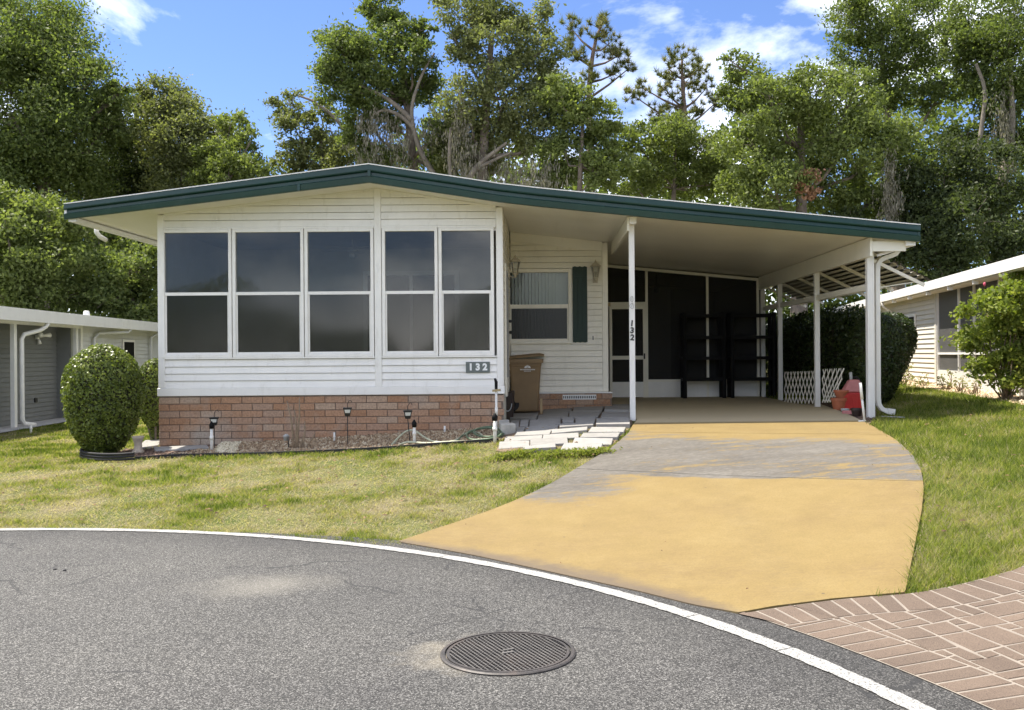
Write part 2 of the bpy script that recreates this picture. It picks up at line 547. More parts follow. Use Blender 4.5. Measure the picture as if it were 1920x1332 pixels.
def paint_mat():
    m, n, l, b = nmat('road_paint')
    x = noise(n, l, 85, 7, 0.8)
    r = ramp(n, [(0.41, (0.069, 0.067, 0.063)), (0.50, (0.331, 0.327, 0.308)), (0.72, (0.423, 0.419, 0.400))])
    l.new(x.outputs['Fac'], r.inputs['Fac'])
    l.new(r.outputs[0], b.inputs['Base Color'])
    b.inputs['Roughness'].default_value = 0.8
    bump(n, l, b, x.outputs['Fac'], 0.4, 0.004)


def soil_mat():
    m, n, l, b = nmat('lawn_soil')
    x = noise(n, l, 1.1, 6, 0.6)
    y = noise(n, l, 30, 6, 0.7)
    r = ramp(n, [(0.35, (0.09, 0.115, 0.03)), (0.5, (0.14, 0.145, 0.055)), (0.68, (0.22, 0.185, 0.11))])
    l.new(x.outputs['Fac'], r.inputs['Fac'])
    r2 = ramp(n, [(0.3, (0.6, 0.6, 0.6)), (0.7, (1.25, 1.25, 1.25))])
    l.new(y.outputs['Fac'], r2.inputs['Fac'])
    c = mixc(n, l, 1.0, r.outputs[0], r2.outputs[0], 'MULTIPLY')
    l.new(c, b.inputs['Base Color'])
    b.inputs['Roughness'].default_value = 0.95
    b.inputs['Specular IOR Level'].default_value = 0.1
    bump(n, l, b, y.outputs['Fac'], 0.8, 0.03)


def leaf_mat(name, cols, trans=0.4, rough=0.55, spec=0.25):
    m, n, l, b = nmat(name)
    a = n.new('ShaderNodeAttribute')
    a.attribute_name = 'tint'
    r = ramp(n, cols)
    l.new(a.outputs['Fac'], r.inputs['Fac'])
    l.new(r.outputs[0], b.inputs['Base Color'])
    b.inputs['Roughness'].default_value = rough
    b.inputs['Specular IOR Level'].default_value = spec
    tr = n.new('ShaderNodeBsdfTranslucent')
    tcol = mixc(n, l, 1.0, r.outputs[0], (1.5, 1.6, 0.7), 'MULTIPLY')
    l.new(tcol, tr.inputs['Color'])
    mx = n.new('ShaderNodeMixShader')
    mx.inputs[0].default_value = trans
    l.new(b.outputs[0], mx.inputs[1])
    l.new(tr.outputs[0], mx.inputs[2])
    l.new(mx.outputs[0], n['Material Output'].inputs['Surface'])
    return m


asphalt_mat()
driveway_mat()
paint_mat()
soil_mat()
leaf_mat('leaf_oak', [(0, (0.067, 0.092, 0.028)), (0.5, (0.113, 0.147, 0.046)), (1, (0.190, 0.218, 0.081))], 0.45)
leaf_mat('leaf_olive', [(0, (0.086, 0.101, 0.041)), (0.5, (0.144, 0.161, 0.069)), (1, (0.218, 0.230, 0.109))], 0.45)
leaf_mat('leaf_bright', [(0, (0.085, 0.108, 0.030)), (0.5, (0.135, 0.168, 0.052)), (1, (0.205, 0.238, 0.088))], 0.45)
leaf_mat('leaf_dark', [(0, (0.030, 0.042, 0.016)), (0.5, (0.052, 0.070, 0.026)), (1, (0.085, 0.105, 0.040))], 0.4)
leaf_mat('leaf_pine', [(0, (0.086, 0.103, 0.034)), (0.5, (0.144, 0.155, 0.057)), (1, (0.218, 0.196, 0.086))], 0.3)
leaf_mat('leaf_dead', [(0, (0.20, 0.105, 0.065)), (0.5, (0.30, 0.165, 0.105)), (1, (0.40, 0.24, 0.15))], 0.3)
leaf_mat('leaf_topiary', [(0, (0.063, 0.086, 0.016)), (0.5, (0.132, 0.172, 0.032)), (1, (0.241, 0.276, 0.063))], 0.35, 0.4, 0.4)
leaf_mat('leaf_hedge', [(0, (0.020, 0.034, 0.010)), (0.5, (0.040, 0.062, 0.018)), (1, (0.075, 0.100, 0.028))], 0.3, 0.4, 0.4)
leaf_mat('leaf_shrub', [(0, (0.105, 0.145, 0.024)), (0.5, (0.180, 0.225, 0.045)), (1, (0.29, 0.31, 0.085))], 0.45)
leaf_mat('leaf_pale', [(0, (0.14, 0.16, 0.06)), (0.5, (0.24, 0.25, 0.11)), (1, (0.36, 0.34, 0.18))], 0.4)
leaf_mat('grass_blade', [(0.0, (0.085, 0.120, 0.022)), (0.22, (0.180, 0.215, 0.045)), (0.45, (0.240, 0.250, 0.072)), (0.60, (0.255, 0.230, 0.105)), (0.78, (0.295, 0.248, 0.165)), (1.0, (0.38, 0.325, 0.24))], 0.45, 0.7, 0.1)
leaf_mat('moss', [(0, (0.13, 0.12, 0.095)), (0.5, (0.20, 0.185, 0.15)), (1, (0.29, 0.27, 0.22))], 0.3, 0.9, 0.1)


def glass_mat(name, tint, dense, gloss=0.10, rough=0.03, film=(0.16, 0.165, 0.17), film_amt=0.25):
    # thin pane: tinted see-through, a dusty film and a mirror-like Fresnel reflection
    m, n, l, b = nmat(name)
    tr = n.new('ShaderNodeBsdfTransparent')
    tr.inputs['Color'].default_value = (*[c * (1 - dense) for c in tint], 1)
    df = n.new('ShaderNodeBsdfDiffuse')
    nz = noise(n, l, 1.7, 6, 0.6)
    r = ramp(n, [(0.3, tuple(c * 0.75 for c in film)), (0.7, tuple(c * 1.25 for c in film))])
    l.new(nz.outputs['Fac'], r.inputs['Fac'])
    l.new(r.outputs[0], df.inputs['Color'])
    m1 = n.new('ShaderNodeMixShader')
    m1.inputs[0].default_value = film_amt
    l.new(tr.outputs[0], m1.inputs[1])
    l.new(df.outputs[0], m1.inputs[2])
    gl = n.new('ShaderNodeBsdfGlossy')
    gl.inputs['Roughness'].default_value = rough
    fr = n.new('ShaderNodeFresnel')
    fr.inputs['IOR'].default_value = 1.5
    ff = math_(n, l, 'ADD', math_(n, l, 'MULTIPLY', fr.outputs[0], 0.8), gloss * 0.3, True)
    m2 = n.new('ShaderNodeMixShader')
    l.new(ff, m2.inputs[0])
    l.new(m1.outputs[0], m2.inputs[1])
    l.new(gl.outputs[0], m2.inputs[2])
    l.new(m2.outputs[0], n['Material Output'].inputs['Surface'])
    return m


glass_mat('window_glass', (0.92, 0.94, 0.95), 0.08, 0.02, 0.03, film=(0.10, 0.10, 0.10), film_amt=0.10)
glass_mat('window_glass_screened', (0.8, 0.8, 0.78), 0.30, 0.03, 0.07, film=(0.06, 0.06, 0.06), film_amt=0.22)
glass_mat('insect_screen', (0.6, 0.6, 0.6), 0.10, 0.0, 0.8, film=(0.034, 0.031, 0.026), film_amt=0.36)
glass_mat('insect_screen_grey', (0.6, 0.6, 0.6), 0.55, 0.0, 0.6, film=(0.045, 0.043, 0.04), film_amt=0.6)
glass_mat('blind_screen', (0.7, 0.72, 0.72), 0.35, 0.0, 0.3, film=(0.05, 0.05, 0.05), film_amt=0.18)
glass_mat('clear_glass', (0.95, 0.97, 0.96), 0.05, 0.0, 0.15, film_amt=0.05)


def manhole_mat():
    m, n, l, b = nmat('cast_iron')
    x = noise(n, l, 3.0, 6, 0.65)
    y = noise(n, l, 45, 5, 0.7)
    r = ramp(n, [(0.35, (0.045, 0.043, 0.041)), (0.55, (0.066, 0.058, 0.053)), (0.72, (0.11, 0.082, 0.066))])
    l.new(x.outputs['Fac'], r.inputs['Fac'])
    r2 = ramp(n, [(0.3, (0.7, 0.7, 0.7)), (0.7, (1.3, 1.3, 1.3))])
    l.new(y.outputs['Fac'], r2.inputs['Fac'])
    c = mixc(n, l, 1.0, r.outputs[0], r2.outputs[0], 'MULTIPLY')
    l.new(c, b.inputs['Base Color'])
    b.inputs['Roughness'].default_value = 0.55
    b.inputs['Metallic'].default_value = 0.3


manhole_mat()
simple('worn_iron', (0.17, 0.16, 0.145), 0.45, metal=0.4, var=0.25, scale=8)
simple('iron_pit', (0.035, 0.032, 0.03), 0.8, var=0.3, scale=12)

# ------------------------------------------------------------------ object helpers
ORG = {}


def tag(o, label=None, cat=None, group=None, kind=None):
    if label:
        o['label'] = label
    if cat:
        o['category'] = cat
    if group:
        o['group'] = group
    if kind:
        o['kind'] = kind
    return o


def thing(name, label, cat, loc, group=None):
    o = bpy.data.objects.new(name, None)
    o.empty_display_size = 0.2
    COL.objects.link(o)
    o.location = loc
    ORG[o] = Vector(loc)
    return tag(o, label, cat, group)


def link(o, parent=None):
    COL.objects.link(o)
    if parent is not None:
        o.parent = parent
    return o


class MB:
    def __init__(self):
        self.v, self.f = [], []

    def add(self, vs, fs):
        k = len(self.v)
        self.v += [tuple(p) for p in vs]
        self.f += [tuple(i + k for i in f) for f in fs]
        return self

    def box(self, a, b):
        x0, x1 = sorted((a[0], b[0]))
        y0, y1 = sorted((a[1], b[1]))
        z0, z1 = sorted((a[2], b[2]))
        return self.hexa([(x0, y0, z0), (x1, y0, z0), (x1, y1, z0), (x0, y1, z0)], [(x0, y0, z1), (x1, y0, z1), (x1, y1, z1), (x0, y1, z1)])

    def hexa(self, bot, top):
        n = len(bot)
        fs = [tuple(range(n - 1, -1, -1)), tuple(range(n, 2 * n))]
        fs += [(i, (i + 1) % n, n + (i + 1) % n, n + i) for i in range(n)]
        return self.add(list(bot) + list(top), fs)

    def obox(self, o, u, v, w, a, b):
        # box in a local frame (origin o, axes u, v, w), corners a, b in local coordinates
        o, u, v, w = Vector(o), Vector(u), Vector(v), Vector(w)
        q = lambda x, y, z: o + u * x + v * y + w * z
        return self.hexa([q(a[0], a[1], a[2]), q(b[0], a[1], a[2]), q(b[0], b[1], a[2]), q(a[0], b[1], a[2])],
                         [q(a[0], a[1], b[2]), q(b[0], a[1], b[2]), q(b[0], b[1], b[2]), q(a[0], b[1], b[2])])

    def bar(self, p, q, w, h=None, up=(0, 0, 1)):
        p, q = Vector(p), Vector(q)
        d = (q - p).normalized()
        up = Vector(up)
        if abs(d.dot(up)) > 0.98:
            up = Vector((0, 1, 0))
        s = d.cross(up).normalized() * (w / 2)
        t = s.cross(d).normalized() * ((h or w) / 2)
        return self.hexa([p - s - t, p + s - t, p + s + t, p - s + t], [q - s - t, q + s - t, q + s + t, q - s + t])

    def tube(self, path, rad, n=8, cap=True):
        pts = [Vector(p) for p in path]
        m = len(pts)
        rs = rad if isinstance(rad, (list, tuple)) else [rad] * m
        rings = []
        ref = None
        for i in range(m):
            d = (pts[min(i + 1, m - 1)] - pts[max(i - 1, 0)]).normalized()
            if ref is None:
                ref = Vector((0, 0, 1)) if abs(d.z) < 0.9 else Vector((1, 0, 0))
            s = d.cross(ref)
            if s.length < 1e-4:
                ref = Vector((0, 1, 0))
                s = d.cross(ref)
            s.normalize()
            t = s.cross(d).normalized()
            ref = t
            rings.append([pts[i] + (s * math.cos(2 * PI * k / n) + t * math.sin(2 * PI * k / n)) * rs[i] for k in range(n)])
        vs = [p for r in rings for p in r]
        fs = []
        for i in range(m - 1):
            for k in range(n):
                a, b = i * n + k, i * n + (k + 1) % n
                fs.append((a, b, b + n, a + n))
        if cap:
            fs.append(tuple(range(n - 1, -1, -1)))
            fs.append(tuple(range((m - 1) * n, m * n)))
        return self.add(vs, fs)

    def lathe(self, c, prof, n=16, a0=0.0, cap=True):
        c = Vector(c)
        vs, fs = [], []
        for r, z in prof:
            for k in range(n):
                a = a0 + 2 * PI * k / n
                vs.append((c.x + r * math.cos(a), c.y + r * math.sin(a), c.z + z))
        for i in range(len(prof) - 1):
            for k in range(n):
                a, b = i * n + k, i * n + (k + 1) % n
                fs.append((a, b, b + n, a + n))
        if cap:
            fs.append(tuple(range(n - 1, -1, -1)))
            fs.append(tuple(range((len(prof) - 1) * n, len(prof) * n)))
        return self.add(vs, fs)

    def strip(self, A, B):
        n = len(A)
        return self.add(list(A) + list(B), [(i, i + 1, n + i + 1, n + i) for i in range(n - 1)])

    def build(self, name, mat, parent=None, smooth=False, kind=None, label=None):
        off = ORG.get(parent, Vector((0, 0, 0))) if parent is not None else Vector((0, 0, 0))
        me = bpy.data.meshes.new(name)
        me.from_pydata([(p[0] - off.x, p[1] - off.y, p[2] - off.z) for p in self.v], [], self.f)
        me.materials.append(MATS[mat])
        if smooth:
            me.polygons.foreach_set('use_smooth', [True] * len(me.polygons))
        me.update()
        o = bpy.data.objects.new(name, me)
        link(o, parent)
        ORG[o] = off
        if kind:
            o['kind'] = kind
        if label:
            o['label'] = label
        return o


def fix_normals(o):
    bm = bmesh.new()
    bm.from_mesh(o.data)
    bmesh.ops.recalc_face_normals(bm, faces=bm.faces)
    bm.to_mesh(o.data)
    bm.free()
    return o


def bevel(o, w=0.005, seg=1):
    bm = bmesh.new()
    bm.from_mesh(o.data)
    bmesh.ops.recalc_face_normals(bm, faces=bm.faces)
    es = [e for e in bm.edges if len(e.link_faces) == 2 and e.calc_face_angle(0) > 0.5]
    bmesh.ops.bevel(bm, geom=es, offset=w, segments=seg, affect='EDGES', profile=0.5, clamp_overlap=True)
    bm.to_mesh(o.data)
    bm.free()
    return o


def copy_tree(o, parent=None):
    c = o.copy()
    COL.objects.link(c)
    if parent is not None:
        c.parent = parent
    for ch in list(o.children):
        copy_tree(ch, c)
    return c


def text_obj(name, body, size, mat, parent, M, extr=0.004, bold=0.0):
    cu = bpy.data.curves.new(name, 'FONT')
    cu.body = body
    cu.size = size
    cu.extrude = extr
    cu.offset = bold
    cu.align_x = 'CENTER'
    cu.align_y = 'CENTER'
    tmp = bpy.data.objects.new(name, cu)
    COL.objects.link(tmp)
    dg = bpy.context.evaluated_depsgraph_get()
    me = bpy.data.meshes.new_from_object(tmp.evaluated_get(dg))
    bpy.data.objects.remove(tmp)
    me.name = name
    me.materials.clear()
    me.materials.append(MATS[mat])
    off = ORG.get(parent, Vector((0, 0, 0)))
    me.transform(Matrix.Translation(-off) @ M)
    o = bpy.data.objects.new(name, me)
    link(o, parent)
    ORG[o] = off
    return o


def clip_half(poly, a, b, c):
    # keep a*x + b*z <= c of a 2-D polygon
    out = []
    for i in range(len(poly)):
        p, q = poly[i], poly[(i + 1) % len(poly)]
        fp, fq = a * p[0] + b * p[1] - c, a * q[0] + b * q[1] - c
        if fp <= 0:
            out.append(p)
        if (fp < 0 < fq) or (fq < 0 < fp):
            t = fp / (fp - fq)
            out.append((p[0] + t * (q[0] - p[0]), p[1] + t * (q[1] - p[1])))
    return out


def in_poly(x, y, poly):
    x, y = np.asarray(x), np.asarray(y)
    res = np.zeros(x.shape, bool)
    n = len(poly)
    for i in range(n):
        x0, y0 = poly[i][0], poly[i][1]
        x1, y1 = poly[(i + 1) % n][0], poly[(i + 1) % n][1]
        if y0 == y1:
            continue
        c = ((y0 > y) != (y1 > y)) & (x < (x1 - x0) * (y - y0) / (y1 - y0) + x0)
        res ^= c
    return res


class VNoise:
    def __init__(self, seed):
        self.g = np.random.default_rng(seed).random((256, 256))

    def __call__(self, x, y, s):
        x, y = np.asarray(x) * s + 1000, np.asarray(y) * s + 1000
        i, j = np.floor(x).astype(int), np.floor(y).astype(int)
        fx, fy = x - i, y - j
        fx, fy = fx * fx * (3 - 2 * fx), fy * fy * (3 - 2 * fy)
        g = self.g
        a = g[i % 256, j % 256] * (1 - fx) + g[(i + 1) % 256, j % 256] * fx
        b = g[i % 256, (j + 1) % 256] * (1 - fx) + g[(i + 1) % 256, (j + 1) % 256] * fx
        return a * (1 - fy) + b * fy


VN = VNoise(3)


def raw_mesh(name, V, nper, tint, mat, parent=None):
    # V: (N*nper, 3) vertices, each run of nper vertices is one face
    N = len(V) // nper
    off = ORG.get(parent, Vector((0, 0, 0))) if parent is not None else Vector((0, 0, 0))
    V = V - np.array(off)[None]
    me = bpy.data.meshes.new(name)
    me.vertices.add(N * nper)
    me.vertices.foreach_set('co', V.astype(np.float32).ravel())
    me.loops.add(N * nper)
    me.loops.foreach_set('vertex_index', np.arange(N * nper, dtype=np.int32))
    me.polygons.add(N)
    me.polygons.foreach_set('loop_start', np.arange(0, N * nper, nper, dtype=np.int32))
    a = me.attributes.new('tint', 'FLOAT', 'FACE')
    a.data.foreach_set('value', np.asarray(tint, dtype=np.float32))
    me.materials.append(MATS[mat])
    me.update(calc_edges=True)
    o = bpy.data.objects.new(name, me)
    link(o, parent)
    ORG[o] = off
    return o


def leaf_quads(C, size, rng, aspect=0.5, up=0.0, normal=None, spread=1.0):
    N = len(C)
    nrm = rng.normal(size=(N, 3))
    if normal is not None:
        nrm = normal + nrm * spread
    nrm[:, 2] += up
    nrm /= np.linalg.norm(nrm, axis=1)[:, None] + 1e-9
    r = rng.normal(size=(N, 3))
    u = np.cross(nrm, r)
    u /= np.linalg.norm(u, axis=1)[:, None] + 1e-9
    v = np.cross(nrm, u)
    s = (np.asarray(size) * (0.65 + 0.7 * rng.random(N)))[:, None] * 0.5
    V = np.empty((N, 4, 3))
    V[:, 0] = C - u * s
    V[:, 1] = C + v * s * aspect - u * s * 0.1
    V[:, 2] = C + u * s
    V[:, 3] = C - v * s * aspect - u * s * 0.1
    return V.reshape(-1, 3)


# ------------------------------------------------------------------ the ground, road, drive
def circ(r, a):
    return (ROADC[0] + r * math.cos(a), ROADC[1] + r * math.sin(a))


xs = np.concatenate([np.linspace(-150, -14, 24)[:-1], np.linspace(-14, 10, 130), np.linspace(10, 150, 24)[1:]])
ys = np.concatenate([np.linspace(-120, -4, 20)[:-1], np.linspace(-4, 24, 150), np.linspace(24, 220, 30)[1:]])
gx, gy = np.meshgrid(xs, ys)
gzv = ground(gx, gy) - 0.02
rr = np.hypot(gx - ROADC[0], gy - ROADC[1])
gzv = np.where(rr < ROADR + 0.15, gzv - 0.03, gzv)
b = MB()
W = len(xs)
b.v = list(zip(gx.ravel(), gy.ravel(), gzv.ravel()))
b.f = [(j * W + i, j * W + i + 1, (j + 1) * W + i + 1, (j + 1) * W + i) for j in range(len(ys) - 1) for i in range(W - 1)]
o = b.build('ground', 'lawn_soil', smooth=True)
tag(o, kind='structure')

# road: cul-de-sac disc and the street leading away behind the camera
b = MB()
ROUT = ROADR + 0.25


def rout(a):
    # asphalt reaches past the marking only in front of the drive and apron
    t = min(1, max(0, (1.32 - a) / 0.25))
    return ROADR + 0.06 + 0.235 * t + 0.012 * (1 - t) * math.sin(37 * a) + 0.008 * math.sin(91 * a)


N = 360
ring = [circ(rout((2 * PI * k / N) if k < N * 0.75 else (2 * PI * k / N - 2 * PI)), 2 * PI * k / N) for k in range(N)]
mid = [circ(ROADR * 0.5, 2 * PI * k / N) for k in range(N)]
b.v = [(x, y, 0.004) for x, y in ring] + [(x, y, 0.006) for x, y in mid] + [(ROADC[0], ROADC[1], 0.006)]
b.f = [(k, (k + 1) % N, N + (k + 1) % N, N + k) for k in range(N)] + [(N + k, N + (k + 1) % N, 2 * N) for k in range(N)]
o = b.build('road', 'asphalt')
tag(o, kind='structure')
b = MB()
b.add([(-8.2, -100, 0.001), (-1.0, -100, 0.001), (-1.0, -3.0, 0.001), (-8.2, -3.0, 0.001)], [(0, 1, 2, 3)])
tag(b.build('street', 'asphalt'), kind='structure')

# white edge line, in painted lengths with hairline breaks
b = MB()
lw = 0.052
ang = np.linspace(-0.9, PI + 0.6, 4000)
breaks = [G(1290, 1160), G(835, 1045), G(1470, 1222), G(520, 1006)]
ba = [math.atan2(p.y - ROADC[1], p.x - ROADC[0]) for p in breaks]
for a0, a1 in zip(ang[:-1], ang[1:]):
    if any(abs(a0 - k) < 0.0007 for k in ba):
        continue
    w0 = lw * (1 + 0.05 * math.sin(57 * a0) + 0.05 * math.sin(171 * a0) + 0.04 * math.sin(431 * a0))
    q = [circ(ROADR - w0, a0), circ(ROADR + w0, a0), circ(ROADR + w0, a1), circ(ROADR - w0, a1)]
    b.add([(x, y, 0.010) for x, y in q], [(0, 1, 2, 3)])
tag(b.build('road_marking', 'road_paint'), kind='structure')

# driveway, cut into slabs at its joints
L_px = [(1385, 1152), (1300, 1137), (1200, 1112), (1100, 1090), (1000, 1068), (900, 1046), (820, 1031), (745, 1018), (820, 993), (900, 966), (960, 943), (1000, 925), (1045, 902), (1080, 881), (1115, 860), (1140, 846), (1165, 826), (1185, 800), (1196, 787)]
R_px = [(1385, 1152), (1450, 1140), (1560, 1125), (1640, 1118), (1698, 1114), (1708, 1060), (1718, 1010), (1728, 960), (1732, 920), (1727, 885), (1712, 857), (1690, 835), (1660, 813), (1630, 797), (1585, 776), (1538, 759)]
YB = 20.0


def rs_n(pts, m):
    # m points at equal steps along a polyline
    pts = [Vector((p[0], p[1], 0)) for p in pts]
    d = [0.0]
    for p, q in zip(pts[:-1], pts[1:]):
        d.append(d[-1] + (q - p).length)
    t = np.linspace(0, d[-1], m)
    return np.stack([np.interp(t, d, [p.x for p in pts]), np.interp(t, d, [p.y for p in pts])], 1)


def gxy(L):
    return [tuple(G(*p).xy) for p in L]


LS = [gxy(L_px[:14]), gxy([(1080, 881), (1115, 860), (1140, 846), (1165, 826), (1180, 812)]), gxy([(1180, 812), (1196, 787)]) + [(1.22, 13.9), (1.22, 16.4)], [(1.22, 16.4), (1.22, YB)]]
RS = [gxy([(1385, 1152), (1450, 1140), (1560, 1126), (1640, 1119), (1697, 1114), (1708, 1060), (1718, 1010), (1728, 960), (1732, 920), (1731, 905)]), gxy([(1731, 905), (1727, 885), (1712, 857), (1690, 835), (1664, 817)]), gxy([(1664, 817), (1630, 797), (1585, 776), (1538, 759)]) + [(4.62, 17.0)], [(4.62, 17.0), (4.62, YB)]]
RS[2][-1] = (4.62, 16.9)
RS[3][0] = (4.62, 16.9)
drive_root = tag(bpy.data.objects.new('driveway', None), kind='structure')
COL.objects.link(drive_root)
ORG[drive_root] = Vector((0, 0, 0))
for j in range(4):
    nr = (90, 40, 50, 40)[j]
    nc = 26
    A_, B_ = rs_n(LS[j], nr), rs_n(RS[j], nr)
    if j:
        A_[0] += (0, 0.012)
        B_[0] += (0, 0.012)
    b = MB()
    for r_ in range(nr):
        for k in range(nc):
            x, y = A_[r_] + (B_[r_] - A_[r_]) * (k / (nc - 1))
            b.v.append((x, y, gz(x, y) + 0.012))
    nt = len(b.v)
    b.f = [(r * nc + k, r * nc + k + 1, (r + 1) * nc + k + 1, (r + 1) * nc + k) for r in range(nr - 1) for k in range(nc - 1)]
    # skirts give the slab its edge
    rim = [k for k in range(nc)] + [r * nc + nc - 1 for r in range(1, nr)] + [(nr - 1) * nc + k for k in range(nc - 2, -1, -1)] + [r * nc for r in range(nr - 2, 0, -1)]
    base = len(b.v)
    for i in rim:
        x, y, z = b.v[i]
        b.v.append((x, y, z - 0.09))
    m = len(rim)
    b.f += [(rim[i], base + i, base + (i + 1) % m, rim[(i + 1) % m]) for i in range(m)]
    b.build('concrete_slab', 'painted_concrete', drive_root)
DRIVE = [p for L in LS for p in L] + [p for L in reversed(RS) for p in reversed(L)]

# stamped paver apron at the right
UP = [G(*p) for p in [(1385, 1154), (1450, 1142), (1560, 1127), (1640, 1120), (1698, 1116), (1740, 1110), (1790, 1100), (1830, 1090), (1875, 1078), (1920, 1065)]]
UP += [UP[-1] + Vector((0.35, 0.34, 0)), UP[-1] + Vector((0.75, 0.85, 0))]
LOW = [Vector((*circ(ROADR + 0.275, a), 0)) for a in np.linspace(math.atan2(UP[0].y - ROADC[1], UP[0].x - ROADC[0]), -0.05, 40)]


def resample(pts, step):
    pts = [Vector((p.x, p.y, 0)) for p in pts]
    out, acc = [pts[0]], 0.0
    for p, q in zip(pts[:-1], pts[1:]):
        d = (q - p).length
        t = step - acc
        while t <= d:
            out.append(p + (q - p) * (t / d))
            t += step
        acc = (acc + d) % step if d + acc >= step else acc + d
    return out


def offset(pts, w):
    out = []
    for i, p in enumerate(pts):
        d = (pts[min(i + 1, len(pts) - 1)] - pts[max(i - 1, 0)]).normalized()
        out.append(p + Vector((d.y, -d.x, 0)) * w)
    return out


def smooth_poly(pts, it=3):
    for _ in range(it):
        out = [pts[0]]
        for p, q in zip(pts[:-1], pts[1:]):
            out += [p * 0.75 + q * 0.25, p * 0.25 + q * 0.75]
        out.append(pts[-1])
        pts = out
    return pts


UPs = smooth_poly(UP, 2)
BW = 0.30
up_f = resample(UPs, 0.02)
up_in = offset(up_f, BW)                      # to the right of travel = towards the viewer
low_f = resample(LOW, 0.02)
low_in = offset(low_f, -BW)
apron_outline = [(p.x, p.y) for p in up_f] + [(4.2, up_f[-1].y - 0.4), (4.35, low_f[-1].y)] + [(p.x, p.y) for p in reversed(low_f)]
apron = tag(bpy.data.objects.new('paved_apron', None), kind='structure')
COL.objects.link(apron)
ORG[apron] = Vector((0, 0, 0))


def gpatch(name, mat, poly, dz, parent=None, step=0.35, kind='structure', thick=0.0):
    # polygon triangulated, then cut to follow the ground
    bm = bmesh.new()
    f = bm.faces.new([bm.verts.new((x, y, 0)) for x, y in poly])
    bmesh.ops.triangulate(bm, faces=[f])
    x0, x1 = min(p[0] for p in poly), max(p[0] for p in poly)
    y0, y1 = min(p[1] for p in poly), max(p[1] for p in poly)
    for k in range(1, int((x1 - x0) / step) + 1):
        bmesh.ops.bisect_plane(bm, geom=bm.verts[:] + bm.edges[:] + bm.faces[:], plane_co=(x0 + k * step, 0, 0), plane_no=(1, 0, 0))
    for k in range(1, int((y1 - y0) / step) + 1):
        bmesh.ops.bisect_plane(bm, geom=bm.verts[:] + bm.edges[:] + bm.faces[:], plane_co=(0, y0 + k * step, 0), plane_no=(0, 1, 0))
    for v in bm.verts:
        v.co.z = gz(v.co.x, v.co.y) + dz
    bmesh.ops.recalc_face_normals(bm, faces=bm.faces)
    if sum(f.normal.z for f in bm.faces) < 0:
        bmesh.ops.reverse_faces(bm, faces=bm.faces)
    me = bpy.data.meshes.new(name)
    bm.to_mesh(me)
    bm.free()
    me.materials.append(MATS[mat])
    o = bpy.data.objects.new(name, me)
    link(o, parent)
    if kind:
        o['kind'] = kind
    return o


o = gpatch('joint_bed', 'paver_joint', apron_outline, 0.006, apron, kind=None)


def paver(poly):
    # one stone: outline shrunk by half a joint, edges rounded over
    if len(poly) < 3:
        return
    area = 0.5 * sum(p[0] * q[1] - q[0] * p[1] for p, q in zip(poly, poly[1:] + poly[:1]))
    if abs(area) < 0.0012:
        return
    if area < 0:
        poly = poly[::-1]
    bm = bmesh.new()
    vs = [bm.verts.new((x, y, 0)) for x, y in poly]
    bmesh.ops.remove_doubles(bm, verts=vs, dist=0.004)
    vs = [v for v in bm.verts]
    if len(vs) < 3:
        bm.free()
        return
    bm.free()
    pts = []
    for p in poly:
        if not pts or math.hypot(p[0] - pts[-1][0], p[1] - pts[-1][1]) > 0.006:
            pts.append(p)
    if math.hypot(pts[0][0] - pts[-1][0], pts[0][1] - pts[-1][1]) < 0.006:
        pts.pop()
    if len(pts) < 3:
        return
    n = len(pts)

    def inset(w):
        out = []
        for i in range(n):
            p0, p1, p2 = pts[i - 1], pts[i], pts[(i + 1) % n]
            d1 = Vector((p1[0] - p0[0], p1[1] - p0[1])).normalized()
            d2 = Vector((p2[0] - p1[0], p2[1] - p1[1])).normalized()
            n1, n2 = Vector((-d1.y, d1.x)), Vector((-d2.y, d2.x))
            k = 1 + n1.dot(n2)
            m_ = (n1 + n2) / max(k, 0.45)
            out.append((p1[0] + m_.x * w, p1[1] + m_.y * w))
        return out

    dz = random.uniform(-0.0008, 0.0008)
    lo, hi = inset(0.009), inset(0.012)
    b = MB()
    b.add([(x, y, gz(x, y) + 0.004) for x, y in lo] + [(x, y, gz(x, y) + 0.0085 + dz) for x, y in lo] + [(x, y, gz(x, y) + 0.0100 + dz) for x, y in hi],
          [(i, (i + 1) % n, n + (i + 1) % n, n + i) for i in range(n)] + [(n + i, n + (i + 1) % n, 2 * n + (i + 1) % n, 2 * n + i) for i in range(n)] + [tuple(range(2 * n, 3 * n))])
    b.build('paver_stone', 'paver', apron)


def between(p, q_in_list):
    return p


# border courses; the two runs meet at the tip of the wedge
def xy(v):
    return (v.x, v.y)


tip_skip = 0
for i in range(len(up_f)):
    d = min((up_in[i] - q).length for q in low_in)
    if min((up_f[i] - q).length for q in low_f) > BW * 0.9:
        tip_skip = i
        break


def clip_to(poly, mask_poly):
    # subject mask (may be non-convex) clipped by a convex polygon
    area = sum(p[0] * q[1] - q[0] * p[1] for p, q in zip(poly, poly[1:] + poly[:1]))
    cl = poly if area > 0 else poly[::-1]
    out = mask_poly
    for p, q in zip(cl, cl[1:] + cl[:1]):
        ex, ey = q[0] - p[0], q[1] - p[1]
        if math.hypot(ex, ey) < 1e-6:
            continue
        # keep left side: -ey*x + ex*y >= -ey*p.x + ex*p.y
        out = clip_half(out, ey, -ex, ey * p[0] - ex * p[1])
        if len(out) < 3:
            return []
    return out


low_border_poly = [xy(p) for p in low_f] + [xy(p) for p in reversed(low_in)]
PITCH = 6
